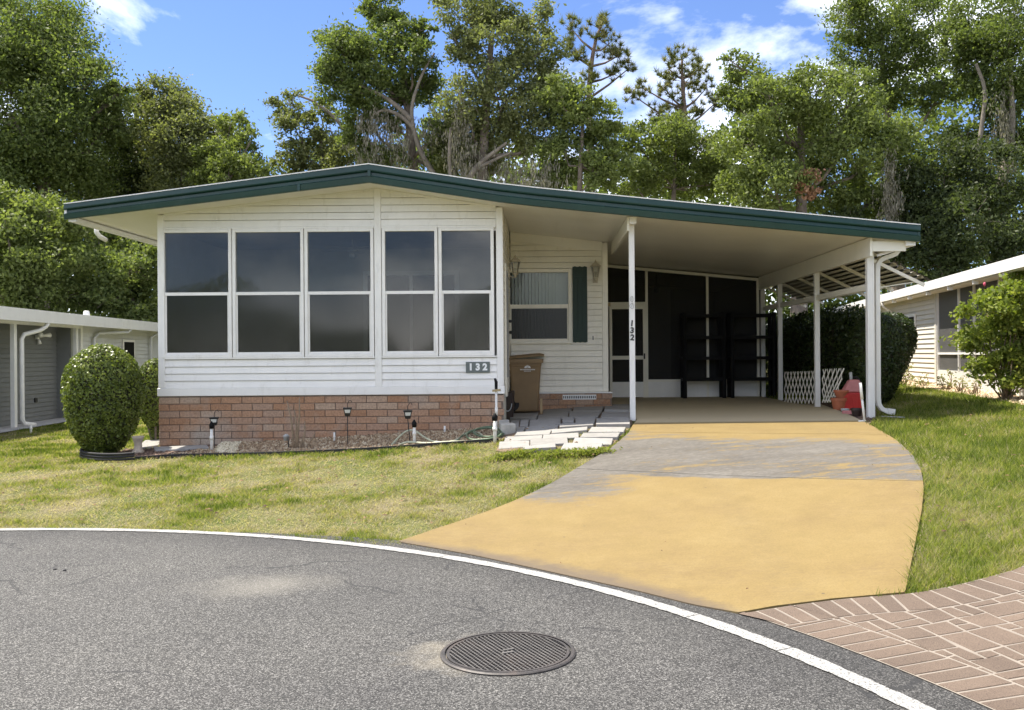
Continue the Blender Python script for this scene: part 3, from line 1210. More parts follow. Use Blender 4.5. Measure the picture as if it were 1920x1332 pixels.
# lower border: clipped above by the upper border's inner line
up_under = [xy(p) for p in up_f] + [(5.6, up_f[-1].y), (5.6, -2.0), (0.5, -2.0)]
up_in_under = [xy(p) for p in up_in] + [(5.6, up_in[-1].y), (5.6, -2.0), (0.5, -2.0)]
coarse = lambda L, k: L[::k] + ([L[-1]] if (len(L) - 1) % k else [])
up_in_under_c = [xy(p) for p in coarse(up_in, 8)] + [(5.6, up_in[-1].y), (5.6, -2.0), (0.5, -2.0)]
for i in range(0, len(low_f) - PITCH, PITCH):
    q = [xy(low_f[i]), xy(low_f[i + PITCH]), xy(low_in[i + PITCH] + (low_f[i + PITCH] - low_f[i]) * 0.35), xy(low_in[i] + (low_f[i + PITCH] - low_f[i]) * 0.35)]
    cx, cy = sum(p[0] for p in q) / 4, sum(p[1] for p in q) / 4
    if cy < 2.6:
        continue
    paver(clip_to(q, up_in_under_c))
apron_coarse = [xy(p) for p in coarse(up_f, 6)] + [(4.2, up_f[-1].y - 0.4), (4.35, low_f[-1].y)] + [xy(p) for p in reversed(coarse(low_f, 6))]
for i in range(0, len(up_f) - PITCH, PITCH):
    q = [xy(up_f[i]), xy(up_f[i + PITCH]), xy(up_in[i + PITCH]), xy(up_in[i])]
    # keep what lies outside the road edge
    paver(clip_to(q, apron_coarse))
# field of random ashlar between the borders
field = [xy(p) for p in coarse(up_in, 8)] + [(4.4, up_in[-1].y - 0.3), (4.4, 2.4)] + [xy(p) for p in reversed(coarse(low_in, 8)) if p.y > 2.4]
field = [p for p in field if math.hypot(p[0] - ROADC[0], p[1] - ROADC[1]) > ROADR + 0.275 + BW - 0.03]
th = math.radians(14)
U2, V2 = (math.cos(th), math.sin(th)), (-math.sin(th), math.cos(th))
cell = 0.088
occ = {}
rs = random.Random(5)
rj = random.Random(17)
JIT = {}


def jit(a, c):
    if (a, c) not in JIT:
        JIT[(a, c)] = (rj.uniform(-0.011, 0.011), rj.uniform(-0.010, 0.010))
    return JIT[(a, c)]


shapes = [(3, 2), (2, 2), (2, 1), (3, 1), (2, 3), (1, 1), (2, 2), (3, 2), (1, 2)]
for j in range(-12, 58):
    for i in range(-12, 58):
        if (i, j) in occ:
            continue
        cand = shapes[:]
        rs.shuffle(cand)
        for w, h in cand + [(1, 1)]:
            if all((i + a, j + c) not in occ for a in range(w) for c in range(h)):
                break
        for a in range(w):
            for c in range(h):
                occ[(i + a, j + c)] = 1
        o0 = (1.2, 2.6)
        q = []
        for a, c in ((i, j), (i + w, j), (i + w, j + h), (i, j + h)):
            ja_, jc_ = jit(a, c)
            a_, c_ = a * cell + ja_, c * cell + jc_
            q.append((o0[0] + U2[0] * a_ + V2[0] * c_, o0[1] + U2[1] * a_ + V2[1] * c_))
        cx, cy = sum(p[0] for p in q) / 4, sum(p[1] for p in q) / 4
        if cx > 4.3 or cy < 2.6 or cx < 0.8 or cy > 8:
            continue
        inside = [bool(in_poly(np.array([p[0]]), np.array([p[1]]), field)[0]) for p in q]
        if all(inside):
            paver(q)
        else:
            pl = clip_to(q, field)
            if len(pl) >= 3:
                paver(pl)

# ------------------------------------------------------------------ manhole cover
mc = G(953, 1227)
mh = thing('manhole_cover', 'round rusty iron manhole cover with a raised grid in the asphalt', 'manhole cover', (mc.x, mc.y, 0.006))
R = 0.305
b = MB().lathe((mc.x, mc.y, 0.006), [(R + 0.012, -0.03), (R + 0.034, -0.03), (R + 0.034, 0.006), (R + 0.026, 0.011), (R + 0.012, 0.011)], 64, cap=False)
b.build('rim', 'cast_iron', mh)
b = MB().lathe((mc.x, mc.y, 0.006), [(0.001, 0.001), (R, 0.001)], 64, cap=False)
b.build('lid', 'iron_pit', mh)
b = MB().lathe((mc.x, mc.y, 0.006), [(R - 0.012, 0.0), (R + 0.003, 0.0), (R + 0.003, 0.010), (R - 0.012, 0.010)], 64, cap=False)
b.build('lid_ring', 'cast_iron', mh)
ga = math.radians(28)
du, dv = Vector((math.cos(ga), math.sin(ga), 0)), Vector((-math.sin(ga), math.cos(ga), 0))
c0 = Vector((mc.x, mc.y, 0.006))
for axis in (0, 1):
    d, e = (du, dv) if axis == 0 else (dv, du)
    for k in range(-13, 14):
        s = k * 0.0225
        h = math.sqrt(max(0, (R - 0.013) ** 2 - s * s))
        if h < 0.03:
            continue
        b = MB().bar(c0 + e * s - d * h + Vector((0, 0, 0.0045 + 0.0006 * axis)), c0 + e * s + d * h + Vector((0, 0, 0.0045 + 0.0006 * axis)), 0.0052, 0.008)
        b.build('grid_rib', 'worn_iron' if axis == 1 else 'cast_iron', mh)
for s in (-1, 1):
    b = MB().bar(c0 + du * (s * 0.012 - 0.03) + dv * (0.02 * s) + Vector((0, 0, 0.011)), c0 + du * (s * 0.012 + 0.03) + dv * (0.02 * s) + Vector((0, 0, 0.011)), 0.014, 0.004)
    b.build('lift_bar', 'worn_iron', mh)

# ------------------------------------------------------------------ the mobile home
YF, YR, YS, YFA, YBK = 13.70, 16.5, 20.0, 13.08, 27.5


def xf(px, py=600, Y=YF):
    return P(px, py, Y).x


def zf(py, px=600, Y=YF):
    return P(px, py, Y).z


TOPP = [P(122, 384, YFA), P(692, 309, YFA), P(860, 334, YFA), P(935, 345.5, YFA), P(1010, 354, YFA), P(1240, 376.5, YFA), P(1724, 423, YFA)]
BOTP = [P(128, 412, YFA), P(692, 343, YFA), P(860, 368, YFA), P(935, 379.5, YFA), P(1010, 388, YFA), P(1240, 411, YFA), P(1718, 454, YFA)]
tX, tZ = [p.x for p in TOPP], [p.z for p in TOPP]
bX, bZ = [p.x for p in BOTP], [p.z for p in BOTP]
bX[0], bX[-1] = tX[0], tX[-1]
zc = lambda x: float(np.interp(x, bX, bZ)) + 0.03      # underside of the roof
zt = lambda x: float(np.interp(x, tX, tZ)) - 0.03      # roof sheet
X0, X1 = tX[0], tX[-1]
XL, XRt = xf(297), xf(944)                              # front wall
print('roof', X0, X1, [round(z, 2) for z in tZ], [round(z, 2) for z in bZ], 'wall', XL, XRt)

home = thing('mobile_home', 'white single storey mobile home with green roof edge, brick skirt and carport', 'house', (-2.5, 15, 0.3))

# roof sheet with standing pans, ceiling panels below it
roof = MB()
px_ = sorted(set([X0] + list(np.arange(X0 + 0.02, X1, 0.30)) + tX + [X1]))
A = [(x, YFA + 0.02, zt(x)) for x in px_]
B = [(x, YBK, zt(x)) for x in px_]
roof.strip(A, B)
roof_o = roof.build('roof', 'roof_white', home)
fas = MB()
prof = [(0.0, 0.02), (0.0, -0.035), (0.30, -0.050), (0.36, -0.046), (0.42, -0.010), (0.60, -0.016), (0.66, -0.040), (0.97, -0.030), (1.0, -0.026), (1.0, 0.02)]
ptsx = list(tX)
rows = []
for k, (t, dy) in enumerate(prof):
    rows.append([(x, YFA + dy, np.interp(x, tX, tZ) * (1 - t) + np.interp(x, bX, bZ) * t) for x in ptsx])
for r0, r1 in zip(rows[:-1], rows[1:]):
    fas.strip(r0, r1)
n_ = len(prof)
fas.add([r[0] for r in rows], [tuple(range(n_))])
fas.add([r[-1] for r in rows], [tuple(range(n_ - 1, -1, -1))])
fas.build('fascia', 'green_metal', roof_o)
# side fascias
for xs_, sgn in ((X0, -1), (X1, 1)):
    b = MB().box((xs_ + sgn * 0.002, YFA - 0.02, float(np.interp(xs_, tX, tZ))), (xs_ - sgn * 0.03, YBK, float(np.interp(xs_, bX, bZ)) + 0.05))
    b.build('side_fascia', 'green_metal' if sgn > 0 else 'white_metal', roof_o)
b = MB()
A = [(x, YFA - 0.045, float(np.interp(x, tX, tZ)) + 0.012) for x in tX]
B = [(x, YFA + 0.03, float(np.interp(x, tX, tZ)) + 0.012) for x in tX]
A2 = [(x, YFA - 0.045, float(np.interp(x, tX, tZ)) + 0.001) for x in tX]
b.strip(A, B).strip(A2, A)
b.build('drip_edge', 'white_metal', roof_o)
for px, py in ((560, 351), (692, 324)):                  # joint covers where the trim lengths meet
    p = P(px, py, YFA - 0.05)
    MB().box((p.x - 0.02, p.y - 0.008, p.z - 0.05), (p.x + 0.02, p.y + 0.03, p.z + 0.035)).build('trim_splice', 'green_metal', roof_o)

# ceiling pans
edges = list(np.arange(X0 + 0.03, X1 - 0.02, 0.405)) + [X1 - 0.03]
for a_, c_ in zip(edges[:-1], edges[1:]):
    mids = [x for x in tX if a_ + 0.01 < x < c_ - 0.01]
    pts = [a_ + 0.0015] + mids + [c_ - 0.0015]
    b = MB()
    b.strip([(x, YFA + 0.02, zc(x)) for x in pts], [(x, YBK, zc(x)) for x in pts])
    b.strip([(x, YFA + 0.02, zc(x) + 0.03) for x in (pts[0], pts[0] + 1e-4)], [(x, YBK, zc(x)) for x in (pts[0], pts[0] + 1e-4)])
    b.build('ceiling_panel', 'ceiling_metal', roof_o)
b = MB().strip([(x, YFA + 0.02, zc(x) + 0.012) for x in tX], [(x, YBK, zc(x) + 0.012) for x in tX])
b.build('ceiling_backing', 'cream_metal', roof_o)

# left eave gutter and its stub of downspout
gx0 = X0 + 0.03
b = MB()
b.box((gx0, YFA + 0.03, zc(X0) - 0.055), (gx0 + 0.11, YBK, zc(X0) - 0.002))
b.build('eave_gutter', 'white_metal', roof_o)
e = P(181, 432, 14.3)
b = MB().tube([e + Vector((0, 0, 0.06)), e + Vector((0, 0, -0.03)), e + Vector((0.02, 0.06, -0.09)), e + Vector((0.06, 0.18, -0.13))], 0.035, 10)
b.build('gutter_elbow', 'white_metal', roof_o, True)

# front wall ---------------------------------------------------------
ZB0, ZB1 = 0.925, 1.045                                    # bottom board
WT, WB = 3.325, 1.478                                      # window band
front = MB().box((XL + 0.01, YF + 0.02, ZB0), (XRt - 0.01, YF + 0.05, WB)).box((XL + 0.01, YF + 0.02, WT), (XRt - 0.01, YF + 0.05, zc(XL) - 0.002)).build('front_wall', 'white_vinyl', home)
b = MB().hexa([(XL + 0.02, YF + 0.02, zc(XL) - 0.001), (XRt - 0.02, YF + 0.02, zc(XL) - 0.001), (xf(705), YF + 0.02, zc(xf(705)) - 0.001)], [(XL + 0.02, YF + 0.05, zc(XL) - 0.001), (XRt - 0.02, YF + 0.05, zc(XL) - 0.001), (xf(705), YF + 0.05, zc(xf(705)) - 0.001)])
b.build('gable_backing', 'white_vinyl', front)


def siding(x0, x1, z0, z1, y, parent, mat, exp=0.104, zlim=None, holes=(), name='siding_board'):
    z = z0
    while z < z1 - 0.012:
        h = min(exp - 0.007, z1 - z)
        spans = [(x0, x1)]
        for hx0, hx1, hz0, hz1 in holes:
            if z + h > hz0 + 0.004 and z < hz1 - 0.004:
                ns = []
                for s0, s1 in spans:
                    if hx1 <= s0 or hx0 >= s1:
                        ns.append((s0, s1))
                        continue
                    if hx0 > s0:
                        ns.append((s0, hx0))
                    if hx1 < s1:
                        ns.append((hx1, s1))
                spans = ns
        for s0, s1 in spans:
            if s1 - s0 < 0.02:
                continue
            poly = [(s0, z), (s1, z), (s1, z + h), (s0, z + h)]
            if zlim:
                # roof line between the two ends of the span
                a = (zlim(s1) - zlim(s0)) / (s1 - s0)
                poly = clip_half(poly, -a, 1, zlim(s0) - a * s0)
            if len(poly) < 3:
                continue
            ar = 0.5 * abs(sum(p[0] * q[1] - q[0] * p[1] for p, q in zip(poly, poly[1:] + poly[:1])))
            if ar < 0.002:
                continue
            jit = random.uniform(-0.001, 0.001)
            fr = [(px0, y - (0.024 - 0.019 * (pz - z) / exp) + jit, pz) for px0, pz in poly]
            bk = [(px0, y + 0.021, pz) for px0, pz in poly]
            b = MB()
            n = len(poly)
            b.add(fr + bk, [tuple(range(n))] + [(i, n + i, n + (i + 1) % n, (i + 1) % n) for i in range(n)])
            b.build(name, mat, parent)
        z += exp


XC0, XC1 = xf(703), xf(716)                                # batten under the ridge
CT = 0.10                                                  # corner trim width
XLs, XRs = XL + CT, XRt - CT
roofline = lambda x: zc(x) - 0.004
for a_, c_ in ((XLs + 0.002, XC0 - 0.002), (XC1 + 0.002, XRs - 0.002)):
    siding(a_, c_, ZB1 + 0.002, WB - 0.012, YF, front, 'white_vinyl')
    siding(a_, c_, WT + 0.075, 4.2, YF, front, 'white_vinyl', zlim=roofline)
b = MB().box((XL, YF - 0.022, ZB1 + 0.001), (XLs, YF + 0.05, zc(XL) - 0.002))
bevel(b.build('corner_trim', 'white_vinyl', front), 0.006)
b = MB().box((XRs, YF - 0.022, ZB1 + 0.001), (XRt, YF + 0.05, zc(XRt) - 0.002))
bevel(b.build('corner_trim', 'white_vinyl', front), 0.006)
b = MB().box((XC0, YF - 0.026, ZB1 + 0.001), (XC1, YF + 0.02, zc(xf(709)) - 0.002))
bevel(b.build('ridge_batten', 'white_vinyl', front), 0.005)
b = MB().box((XL - 0.012, YF - 0.034, ZB0 + 0.002), (XRt + 0.012, YF + 0.05, ZB1))
bevel(b.build('bottom_board', 'white_vinyl', front), 0.006)
for x0, x1 in ((XLs, XC0 - 0.001), (XC1 + 0.001, XRs)):
    b = MB().box((x0 + 0.002, YF - 0.03, WT + 0.045), (x1 - 0.002, YF + 0.02, WT + 0.072))
    b.build('head_trim', 'white_vinyl', front)
    b = MB().box((x0 + 0.002, YF - 0.038, WB - 0.010), (x1 - 0.002, YF + 0.02, WB + 0.012))
    b.build('sill_trim', 'white_vinyl', front)
# gable rake trim
for x0, x1 in ((XLs, XC0), (XC1, XRs)):
    b = MB()
    q = lambda x, dy, dz: (x, YF + dy, zc(x) - 0.001 + dz)
    b.hexa([q(x0, -0.03, -0.03), q(x1, -0.03, -0.03), q(x1, 0.02, -0.03), q(x0, 0.02, -0.03)], [q(x0, -0.03, 0), q(x1, -0.03, 0), q(x1, 0.02, 0), q(x0, 0.02, 0)])
    b.build('rake_trim', 'white_vinyl', front)


def frame_window(name, x0, x1, z0, z1, zm, y, parent, mat, fw=0.055, glass=('window_glass', 'window_glass_screened'), mrail=0.045, depth=0.07, low_inset=0.022):
    b = MB()
    yf, yb = y - 0.032, y + depth
    b.box((x0, yf, z0), (x0 + fw, yb, z1)).box((x1 - fw, yf, z0), (x1, yb, z1))
    b.box((x0 + fw, yf, z1 - fw), (x1 - fw, yb, z1)).box((x0 + fw, yf, z0), (x1 - fw, yb, z0 + fw))
    w = b.build(name, mat, parent)
    bevel(w, 0.004)
    MB().box((x0 + fw + 0.001, y - 0.022, zm - mrail / 2), (x1 - fw - 0.001, y + 0.04, zm + mrail / 2)).build('meeting_rail', mat, w)
    MB().box((x0 + fw, y + 0.012, zm + mrail / 2), (x1 - fw, y + 0.018, z1 - fw)).build('pane', glass[0], w)
    # lower sash sits inside its own thin frame
    a0, a1, c0, c1 = x0 + fw + 0.001, x1 - fw - 0.001, z0 + fw + 0.001, zm - mrail / 2 - 0.001
    s = MB()
    s.box((a0, y - 0.008, c0), (a0 + low_inset, y + 0.03, c1)).box((a1 - low_inset, y - 0.008, c0), (a1, y + 0.03, c1))
    s.box((a0 + low_inset, y - 0.008, c0), (a1 - low_inset, y + 0.03, c0 + low_inset * 1.2))
    s.build('lower_sash', mat, w)
    MB().box((a0 + low_inset, y + 0.004, c0 + low_inset * 1.2), (a1 - low_inset, y + 0.009, c1)).build('pane', glass[1], w)
    return w


ZM = zf(550, 600)
wins = [(304, 436), (437, 571), (572, 702), (717, 822), (823, 927)]
for i, (a_, c_) in enumerate(wins):
    frame_window('window', xf(a_) + 0.002, xf(c_) - 0.002, WB + 0.013, WT + 0.043, ZM, YF, front, 'white_vinyl', fw=0.046)

MB().box((XL + 0.004, YF + 0.055, 0.0), (XL + 0.018, YBK - 0.3, zc(XL) - 0.003)).build('left_side_wall', 'white_vinyl', home)
# brick skirt under the front wall
skirt = MB().box((XL + 0.012, YF + 0.0, -0.05), (XRt - 0.012, YF + 0.08, ZB0 - 0.001)).build('brick_skirt', 'mortar', home)
BLn, BHt = 0.3048, 0.1016


def brick_wall(x0, x1, ztop, rows, y, parent, off=0.0):
    meshes = {}
    for r in range(rows):
        zt_ = ztop - 0.006 - r * BHt
        zb_ = zt_ - BHt + 0.010
        x = x0 - (BLn / 2 if (r % 2) else 0.0) + off
        while x < x1 - 0.02:
            a_, c_ = max(x + 0.005, x0 + 0.001), min(x + BLn - 0.005, x1 - 0.001)
            x += BLn
            if c_ - a_ < 0.03:
                continue
            if zb_ < gz((a_ + c_) / 2, y) - 0.11:
                continue
            key = round(c_ - a_, 3)
            if key not in meshes:
                b = MB().box((0, 0, 0), (c_ - a_, 0.07, BHt - 0.010))
                o = b.build('brick', 'brick', parent)
                bevel(o, 0.004)
                meshes[key] = o.data
            else:
                o = bpy.data.objects.new('brick', meshes[key])
                link(o, parent)
            off_ = ORG[parent]
            o.location = Vector((a_, y - 0.012 + random.uniform(-0.002, 0.002), zb_)) - off_
            o.rotation_euler = (0, 0, random.uniform(-0.003, 0.003))
            # mesh was built at the world origin shifted by the parent offset
    for me in meshes.values():
        co = np.empty(len(me.vertices) * 3)
        me.vertices.foreach_get('co', co)
        co = co.reshape(-1, 3) + np.array(ORG[parent])
        me.vertices.foreach_set('co', co.ravel())
        me.update()


brick_wall(XL, XRt, ZB0 - 0.012, 8, YF, skirt)

# the return wall beside the recess, with an entrance door, and the recess wall
side = MB().box((XRt - 0.05, YF + 0.051, 0.35), (XRt - 0.012, YR, zc(XRt) - 0.002)).build('side_wall', 'cream_vinyl', home)
z = ZB0
while z < zc(XRt) - 0.1:
    b = MB()
    y0, y1 = YF + 0.052, YR - 0.002
    b.hexa([(XRt - 0.012, y0, z), (XRt + 0.003, y0, z), (XRt + 0.003, y1, z), (XRt - 0.012, y1, z)],
           [(XRt - 0.012, y0, z + 0.104), (XRt - 0.009, y0, z + 0.104), (XRt - 0.009, y1, z + 0.104), (XRt - 0.012, y1, z + 0.104)])
    b.build('siding_board', 'cream_vinyl', side)
    z += 0.104
dr = MB().box((XRt - 0.004, 14.25, 0.86), (XRt + 0.022, 15.15, 2.90)).build('entry_door', 'cream_vinyl', side)
MB().box((XRt + 0.022, 14.36, 1.15), (XRt + 0.026, 15.04, 2.80)).build('door_glass', 'insect_screen', dr)
MB().lathe((XRt + 0.06, 15.08, 1.86), [(0.0, -0.03), (0.03, -0.02), (0.03, 0.02), (0.0, 0.03)], 10).build('door_knob', 'black_metal', dr)
MB().lathe((XRt + 0.05, 15.08, 2.04), [(0.0, -0.025), (0.025, -0.02), (0.025, 0.02), (0.0, 0.025)], 10).build('door_lock', 'black_metal', dr)

XRR = P(1140, 600, YR).x
ZRB = P(1080, 735, YR).z
wx0, wx1 = P(950, 575, YR).x, P(1072, 575, YR).x
wz0, wz1, wzm = P(1010, 645, YR).z, P(1010, 505, YR).z, P(1010, 575, YR).z
TH = 0.16
rec = MB().box((XRt, YR + 0.022, ZRB), (wx0 + 0.002, YR + 0.06, zc(XRR) - 0.002)).box((wx1 - 0.002, YR + 0.022, ZRB), (XRR - 0.001, YR + 0.06, zc(XRR) - 0.002))
rec.box((wx0 + 0.002, YR + 0.022, ZRB), (wx1 - 0.002, YR + 0.06, wz0 + 0.002)).box((wx0 + 0.002, YR + 0.022, wz1 - 0.002), (wx1 - 0.002, YR + 0.06, zc(XRR) - 0.002))
rec = rec.build('recess_wall', 'cream_vinyl', home)
ztrim = lambda x: zc(x) - TH - 0.002
siding(XRt + 0.012, XRR - 0.102, ZRB + 0.002, 3.6, YR, rec, 'cream_vinyl', zlim=ztrim, holes=[(wx0, wx1, wz0, wz1)])
b = MB().box((XRR - 0.10, YR - 0.022, ZRB + 0.001), (XRR, YR + 0.06, zc(XRR) - 0.003))
bevel(b.build('corner_trim', 'cream_vinyl', rec), 0.006)
b = MB()
q = lambda x, dy, dz: (x, YR + dy, zc(x) - 0.002 + dz)
b.hexa([q(XRt + 0.01, -0.04, -TH), q(XRR - 0.101, -0.04, -TH), q(XRR - 0.101, 0.02, -TH), q(XRt + 0.01, 0.02, -TH)], [q(XRt + 0.01, -0.04, 0), q(XRR - 0.101, -0.04, 0), q(XRR - 0.101, 0.02, 0), q(XRt + 0.01, 0.02, 0)])
b.build('header_trim', 'cream_metal', rec)
w = frame_window('window', wx0, wx1, wz0, wz1, wzm, YR, rec, 'cream_vinyl', fw=0.06, glass=('clear_glass', 'blind_screen'), mrail=0.07)
# vertical blind behind it
for k in range(17):
    t = k / 16
    x = wx0 + 0.11 + (wx1 - wx0 - 0.18) * t
    a = math.radians(58 - 34 * t)
    b = MB().obox((x, YR + 0.16, 0), (math.cos(a), math.sin(a), 0), (-math.sin(a), math.cos(a), 0), (0, 0, 1), (-0.034, -0.001, wz0 + 0.06), (0.034, 0.001, wz1 - 0.05))
    b.build('blind_slat', 'blind_slat', w)
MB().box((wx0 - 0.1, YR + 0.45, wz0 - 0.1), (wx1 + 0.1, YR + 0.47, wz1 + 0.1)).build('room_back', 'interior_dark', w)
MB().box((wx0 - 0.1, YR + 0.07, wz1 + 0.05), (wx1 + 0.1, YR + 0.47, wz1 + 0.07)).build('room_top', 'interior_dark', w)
MB().box((XL + 0.02, YBK - 0.34, 0.0), (XRR, YBK - 0.3, zc(XL) - 0.003)).build('rear_wall', 'white_vinyl', home)
# shutter
sx0, sx1 = P(1073, 570, YR).x + 0.006, P(1101, 570, YR).x
sz0, sz1 = P(1087, 642, YR).z, P(1087, 501, YR).z
sh = MB().box((sx0, YR - 0.032, sz0), (sx1, YR - 0.016, sz1)).build('shutter', 'green_shutter', home)
bw = (sx1 - sx0) / 3
for k in range(3):
    b = MB()
    a_, c_ = sx0 + k * bw + 0.004, sx0 + (k + 1) * bw - 0.004
    mid_ = (a_ + c_) / 2
    prof2 = [(a_, sz0 + 0.004), (mid_, sz0 - 0.008), (c_, sz0 + 0.004), (c_, sz1 - 0.004), (mid_, sz1 + 0.010), (a_, sz1 - 0.004)]
    b.hexa([(x, YR - 0.046, z) for x, z in prof2], [(x, YR - 0.030, z) for x, z in prof2])
    b.build('shutter_board', 'green_shutter', sh)
for z in (sz0 + 0.12, sz1 - 0.12):
    MB().box((sx0 + 0.003, YR - 0.058, z - 0.055), (sx1 - 0.003, YR - 0.047, z + 0.055)).build('shutter_batten', 'green_shutter', sh)

# skirt under the recess wall with its vent
bz = P(1080, 735, YR).z
sx = P(1148, 750, YR - 0.12).x
skirt2 = MB().box((XRt, YR - 0.10, 0.2), (sx - 0.01, YR + 0.02, bz - 0.025)).build('recess_skirt', 'mortar', home)
brick_wall(XRt + 0.0, sx, bz - 0.022, 3, YR - 0.10, skirt2, off=0.08)
MB().box((XRt, YR - 0.135, bz - 0.022), (sx + 0.012, YR + 0.021, bz - 0.001)).build('skirt_cap', 'white_vinyl', skirt2)
vx0, vx1 = P(1055, 745, YR - 0.12).x, P(1118, 745, YR - 0.12).x
vz0, vz1 = P(1087, 749.5, YR - 0.12).z, P(1087, 740.5, YR - 0.12).z
vent = MB().box((vx0, YR - 0.125, vz0), (vx1, YR - 0.112, vz1)).build('foundation_vent', 'white_metal', skirt2)
b = MB()
for k in range(18):
    x = vx0 + 0.02 + (vx1 - vx0 - 0.04) * k / 17
    b.box((x - 0.009, YR - 0.1275, vz0 + 0.02), (x + 0.009, YR - 0.124, vz1 - 0.02))
b.build('vent_slot', 'black_metal', skirt2)
# small dark thermometer-like fitting beside the shutter
p = P(1112, 634, YR - 0.03)
MB().box((p.x - 0.008, YR - 0.03, p.z - 0.035), (p.x + 0.008, YR - 0.010, p.z + 0.035)).build('wall_hook', 'black_metal', rec)


def wall_lamp(c, face):
    # carriage lamp: back plate, arm, roof, cage bars, glass
    f = Vector(face)
    s = f.cross(Vector((0, 0, 1)))
    base = MB().obox(c, s, f, (0, 0, 1), (-0.045, 0, -0.18), (0.045, 0.018, 0.02)).build('wall_lamp', 'lamp_cream', home)
    ctr = c + f * 0.12
    MB().tube([c + f * 0.015 + Vector((0, 0, -0.12)), c + f * 0.08 + Vector((0, 0, -0.16)), ctr + Vector((0, 0, -0.12))], 0.010, 6).build('lamp_arm', 'lamp_cream', base)
    MB().lathe(ctr, [(0.095, 0.10), (0.10, 0.108), (0.05, 0.155), (0.022, 0.175), (0.012, 0.20), (0.0, 0.23)], 6).build('lamp_cap', 'lamp_cream', base)
    MB().lathe(ctr, [(0.04, -0.09), (0.075, 0.095)], 6).build('lamp_glass', 'clear_glass', base)
    b = MB()
    for k in range(6):
        a = 2 * PI * k / 6
        b.bar(ctr + Vector((0.042 * math.cos(a), 0.042 * math.sin(a), -0.10)), ctr + Vector((0.08 * math.cos(a), 0.08 * math.sin(a), 0.10)), 0.009)
    b.lathe(ctr, [(0.0, -0.17), (0.02, -0.15), (0.03, -0.12), (0.048, -0.10), (0.048, -0.088)], 6)
    b.build('lamp_cage', 'lamp_cream', base)


wall_lamp(P(1116, 512, YR - 0.03), (0, -1, 0))
wall_lamp(Vector((XRt + 0.004, 15.55, P(955, 503, 15.55).z)), (1, 0, 0))

# number plate
pc = P(896, 689, YF - 0.03)
hw, hh = 22.5 / FPX * YF, 10.2 / FPX * YF
plate = MB().box((pc.x - hw, YF - 0.036, pc.z - hh), (pc.x + hw, YF - 0.016, pc.z + hh)).build('number_plate', 'sign_grey', home)
bevel(plate, 0.003)
for k, ch in enumerate('132'):
    M = Matrix.Translation((pc.x + (k - 1) * 0.104, YF - 0.037, pc.z)) @ Matrix.Rotation(PI / 2, 4, 'X')
    text_obj('numeral', ch, 0.132, 'digit_white', plate, M, 0.004, 0.007)

# carport: posts, beams
XPR = P(1632, 700, 13.45).x
posts = [(P(1185, 600, 13.5).x, 13.5, 0.080), (XPR, 13.45, 0.100), (XPR - 0.02, 16.0, 0.085), (XPR - 0.02, 18.5, 0.085), (XPR - 0.02, YS - 0.06, 0.085)]
post_objs = []
for i, (x, y, w) in enumerate(posts):
    b = MB()
    zt_ = zc(x) - (0.005 if i == 0 else 0.03)
    b.box((x - w / 2, y - w / 2, gz(x, y) - 0.02), (x + w / 2, y + w / 2, zt_))
    o = b.build('carport_post', 'white_metal', home)
    bevel(o, 0.008, 2)
    post_objs.append(o)
    if i in (1,):
        g = MB()
        for s in (-1, 1):
            g.box((x + s * 0.022 - 0.004, y - w / 2 - 0.006, gz(x, y)), (x + s * 0.022 + 0.004, y - w / 2 + 0.002, zt_ - 0.01))
        g.build('post_rib', 'white_metal', o)
# middle beam from the front post back to the recess corner
xm = posts[0][0]
b = MB().box((xm - 0.045 - 0.03, YFA + 0.25, zc(xm) - 0.20), (xm - 0.042, YR + 0.0, zc(xm) - 0.003))
b.build('carport_beam', 'cream_metal', home)
b = MB().box((xm - 0.04, YFA + 0.22, zc(xm) - 0.10), (xm + 0.055, 13.455, zc(xm) - 0.006))
b.build('beam_bracket', 'white_metal', home)
# right beam
b = MB().box((XPR - 0.035 - 0.05, YFA + 0.10, zc(XPR) - 0.27), (XPR - 0.052, YS + 0.6, zc(XPR) - 0.004))
b.build('carport_beam', 'cream_metal', home)
b = MB().box((XPR - 0.05, YFA + 0.10, zc(XPR) - 0.20), (XPR + 0.42, YFA + 0.14, zc(X1) - 0.006))
b.build('beam_end_plate', 'cream_metal', home)
# rail between the right-hand posts
zr = P(1590, 551, 15.0).z
for (a_, c_) in ((posts[1], posts[2]), (posts[2], posts[3]), (posts[3], posts[4])):
    MB().box((XPR - 0.035, a_[1] + a_[2] / 2, zr - 0.045), (XPR + 0.015, c_[1] - c_[2] / 2, zr + 0.045)).build('side_rail', 'cream_metal', home)
# numerals and ornament on the front post
for k, ch in enumerate('132'):
    p = P(1185 + 0.3 * k, 607 + 13.3 * k, 13.45)
    M = Matrix.Translation((p.x, 13.457, p.z)) @ Matrix.Rotation(PI / 2, 4, 'X') @ Matrix.Rotation(math.radians(-6), 4, 'Z')
    text_obj('numeral', ch, 0.115, 'digit_black', post_objs[0], M, 0.003, 0.005)
for k, py in enumerate((561, 574)):
    p = P(1184, py, 13.455)
    b = MB()
    pts = [p + Vector((0.028 * math.cos(t) * (1 if k else 0.8), -0.006, 0.036 * math.sin(t) + 0.010 * math.sin(2 * t))) for t in np.linspace(0, 2 * PI, 17)]
    b.tube(pts, 0.004, 5)
    b.tube([p + Vector((-0.01, -0.006, -0.03)), p + Vector((0.012, -0.006, 0.03))], 0.003, 5)
    b.build('post_ornament', 'grey_pvc', post_objs[0])

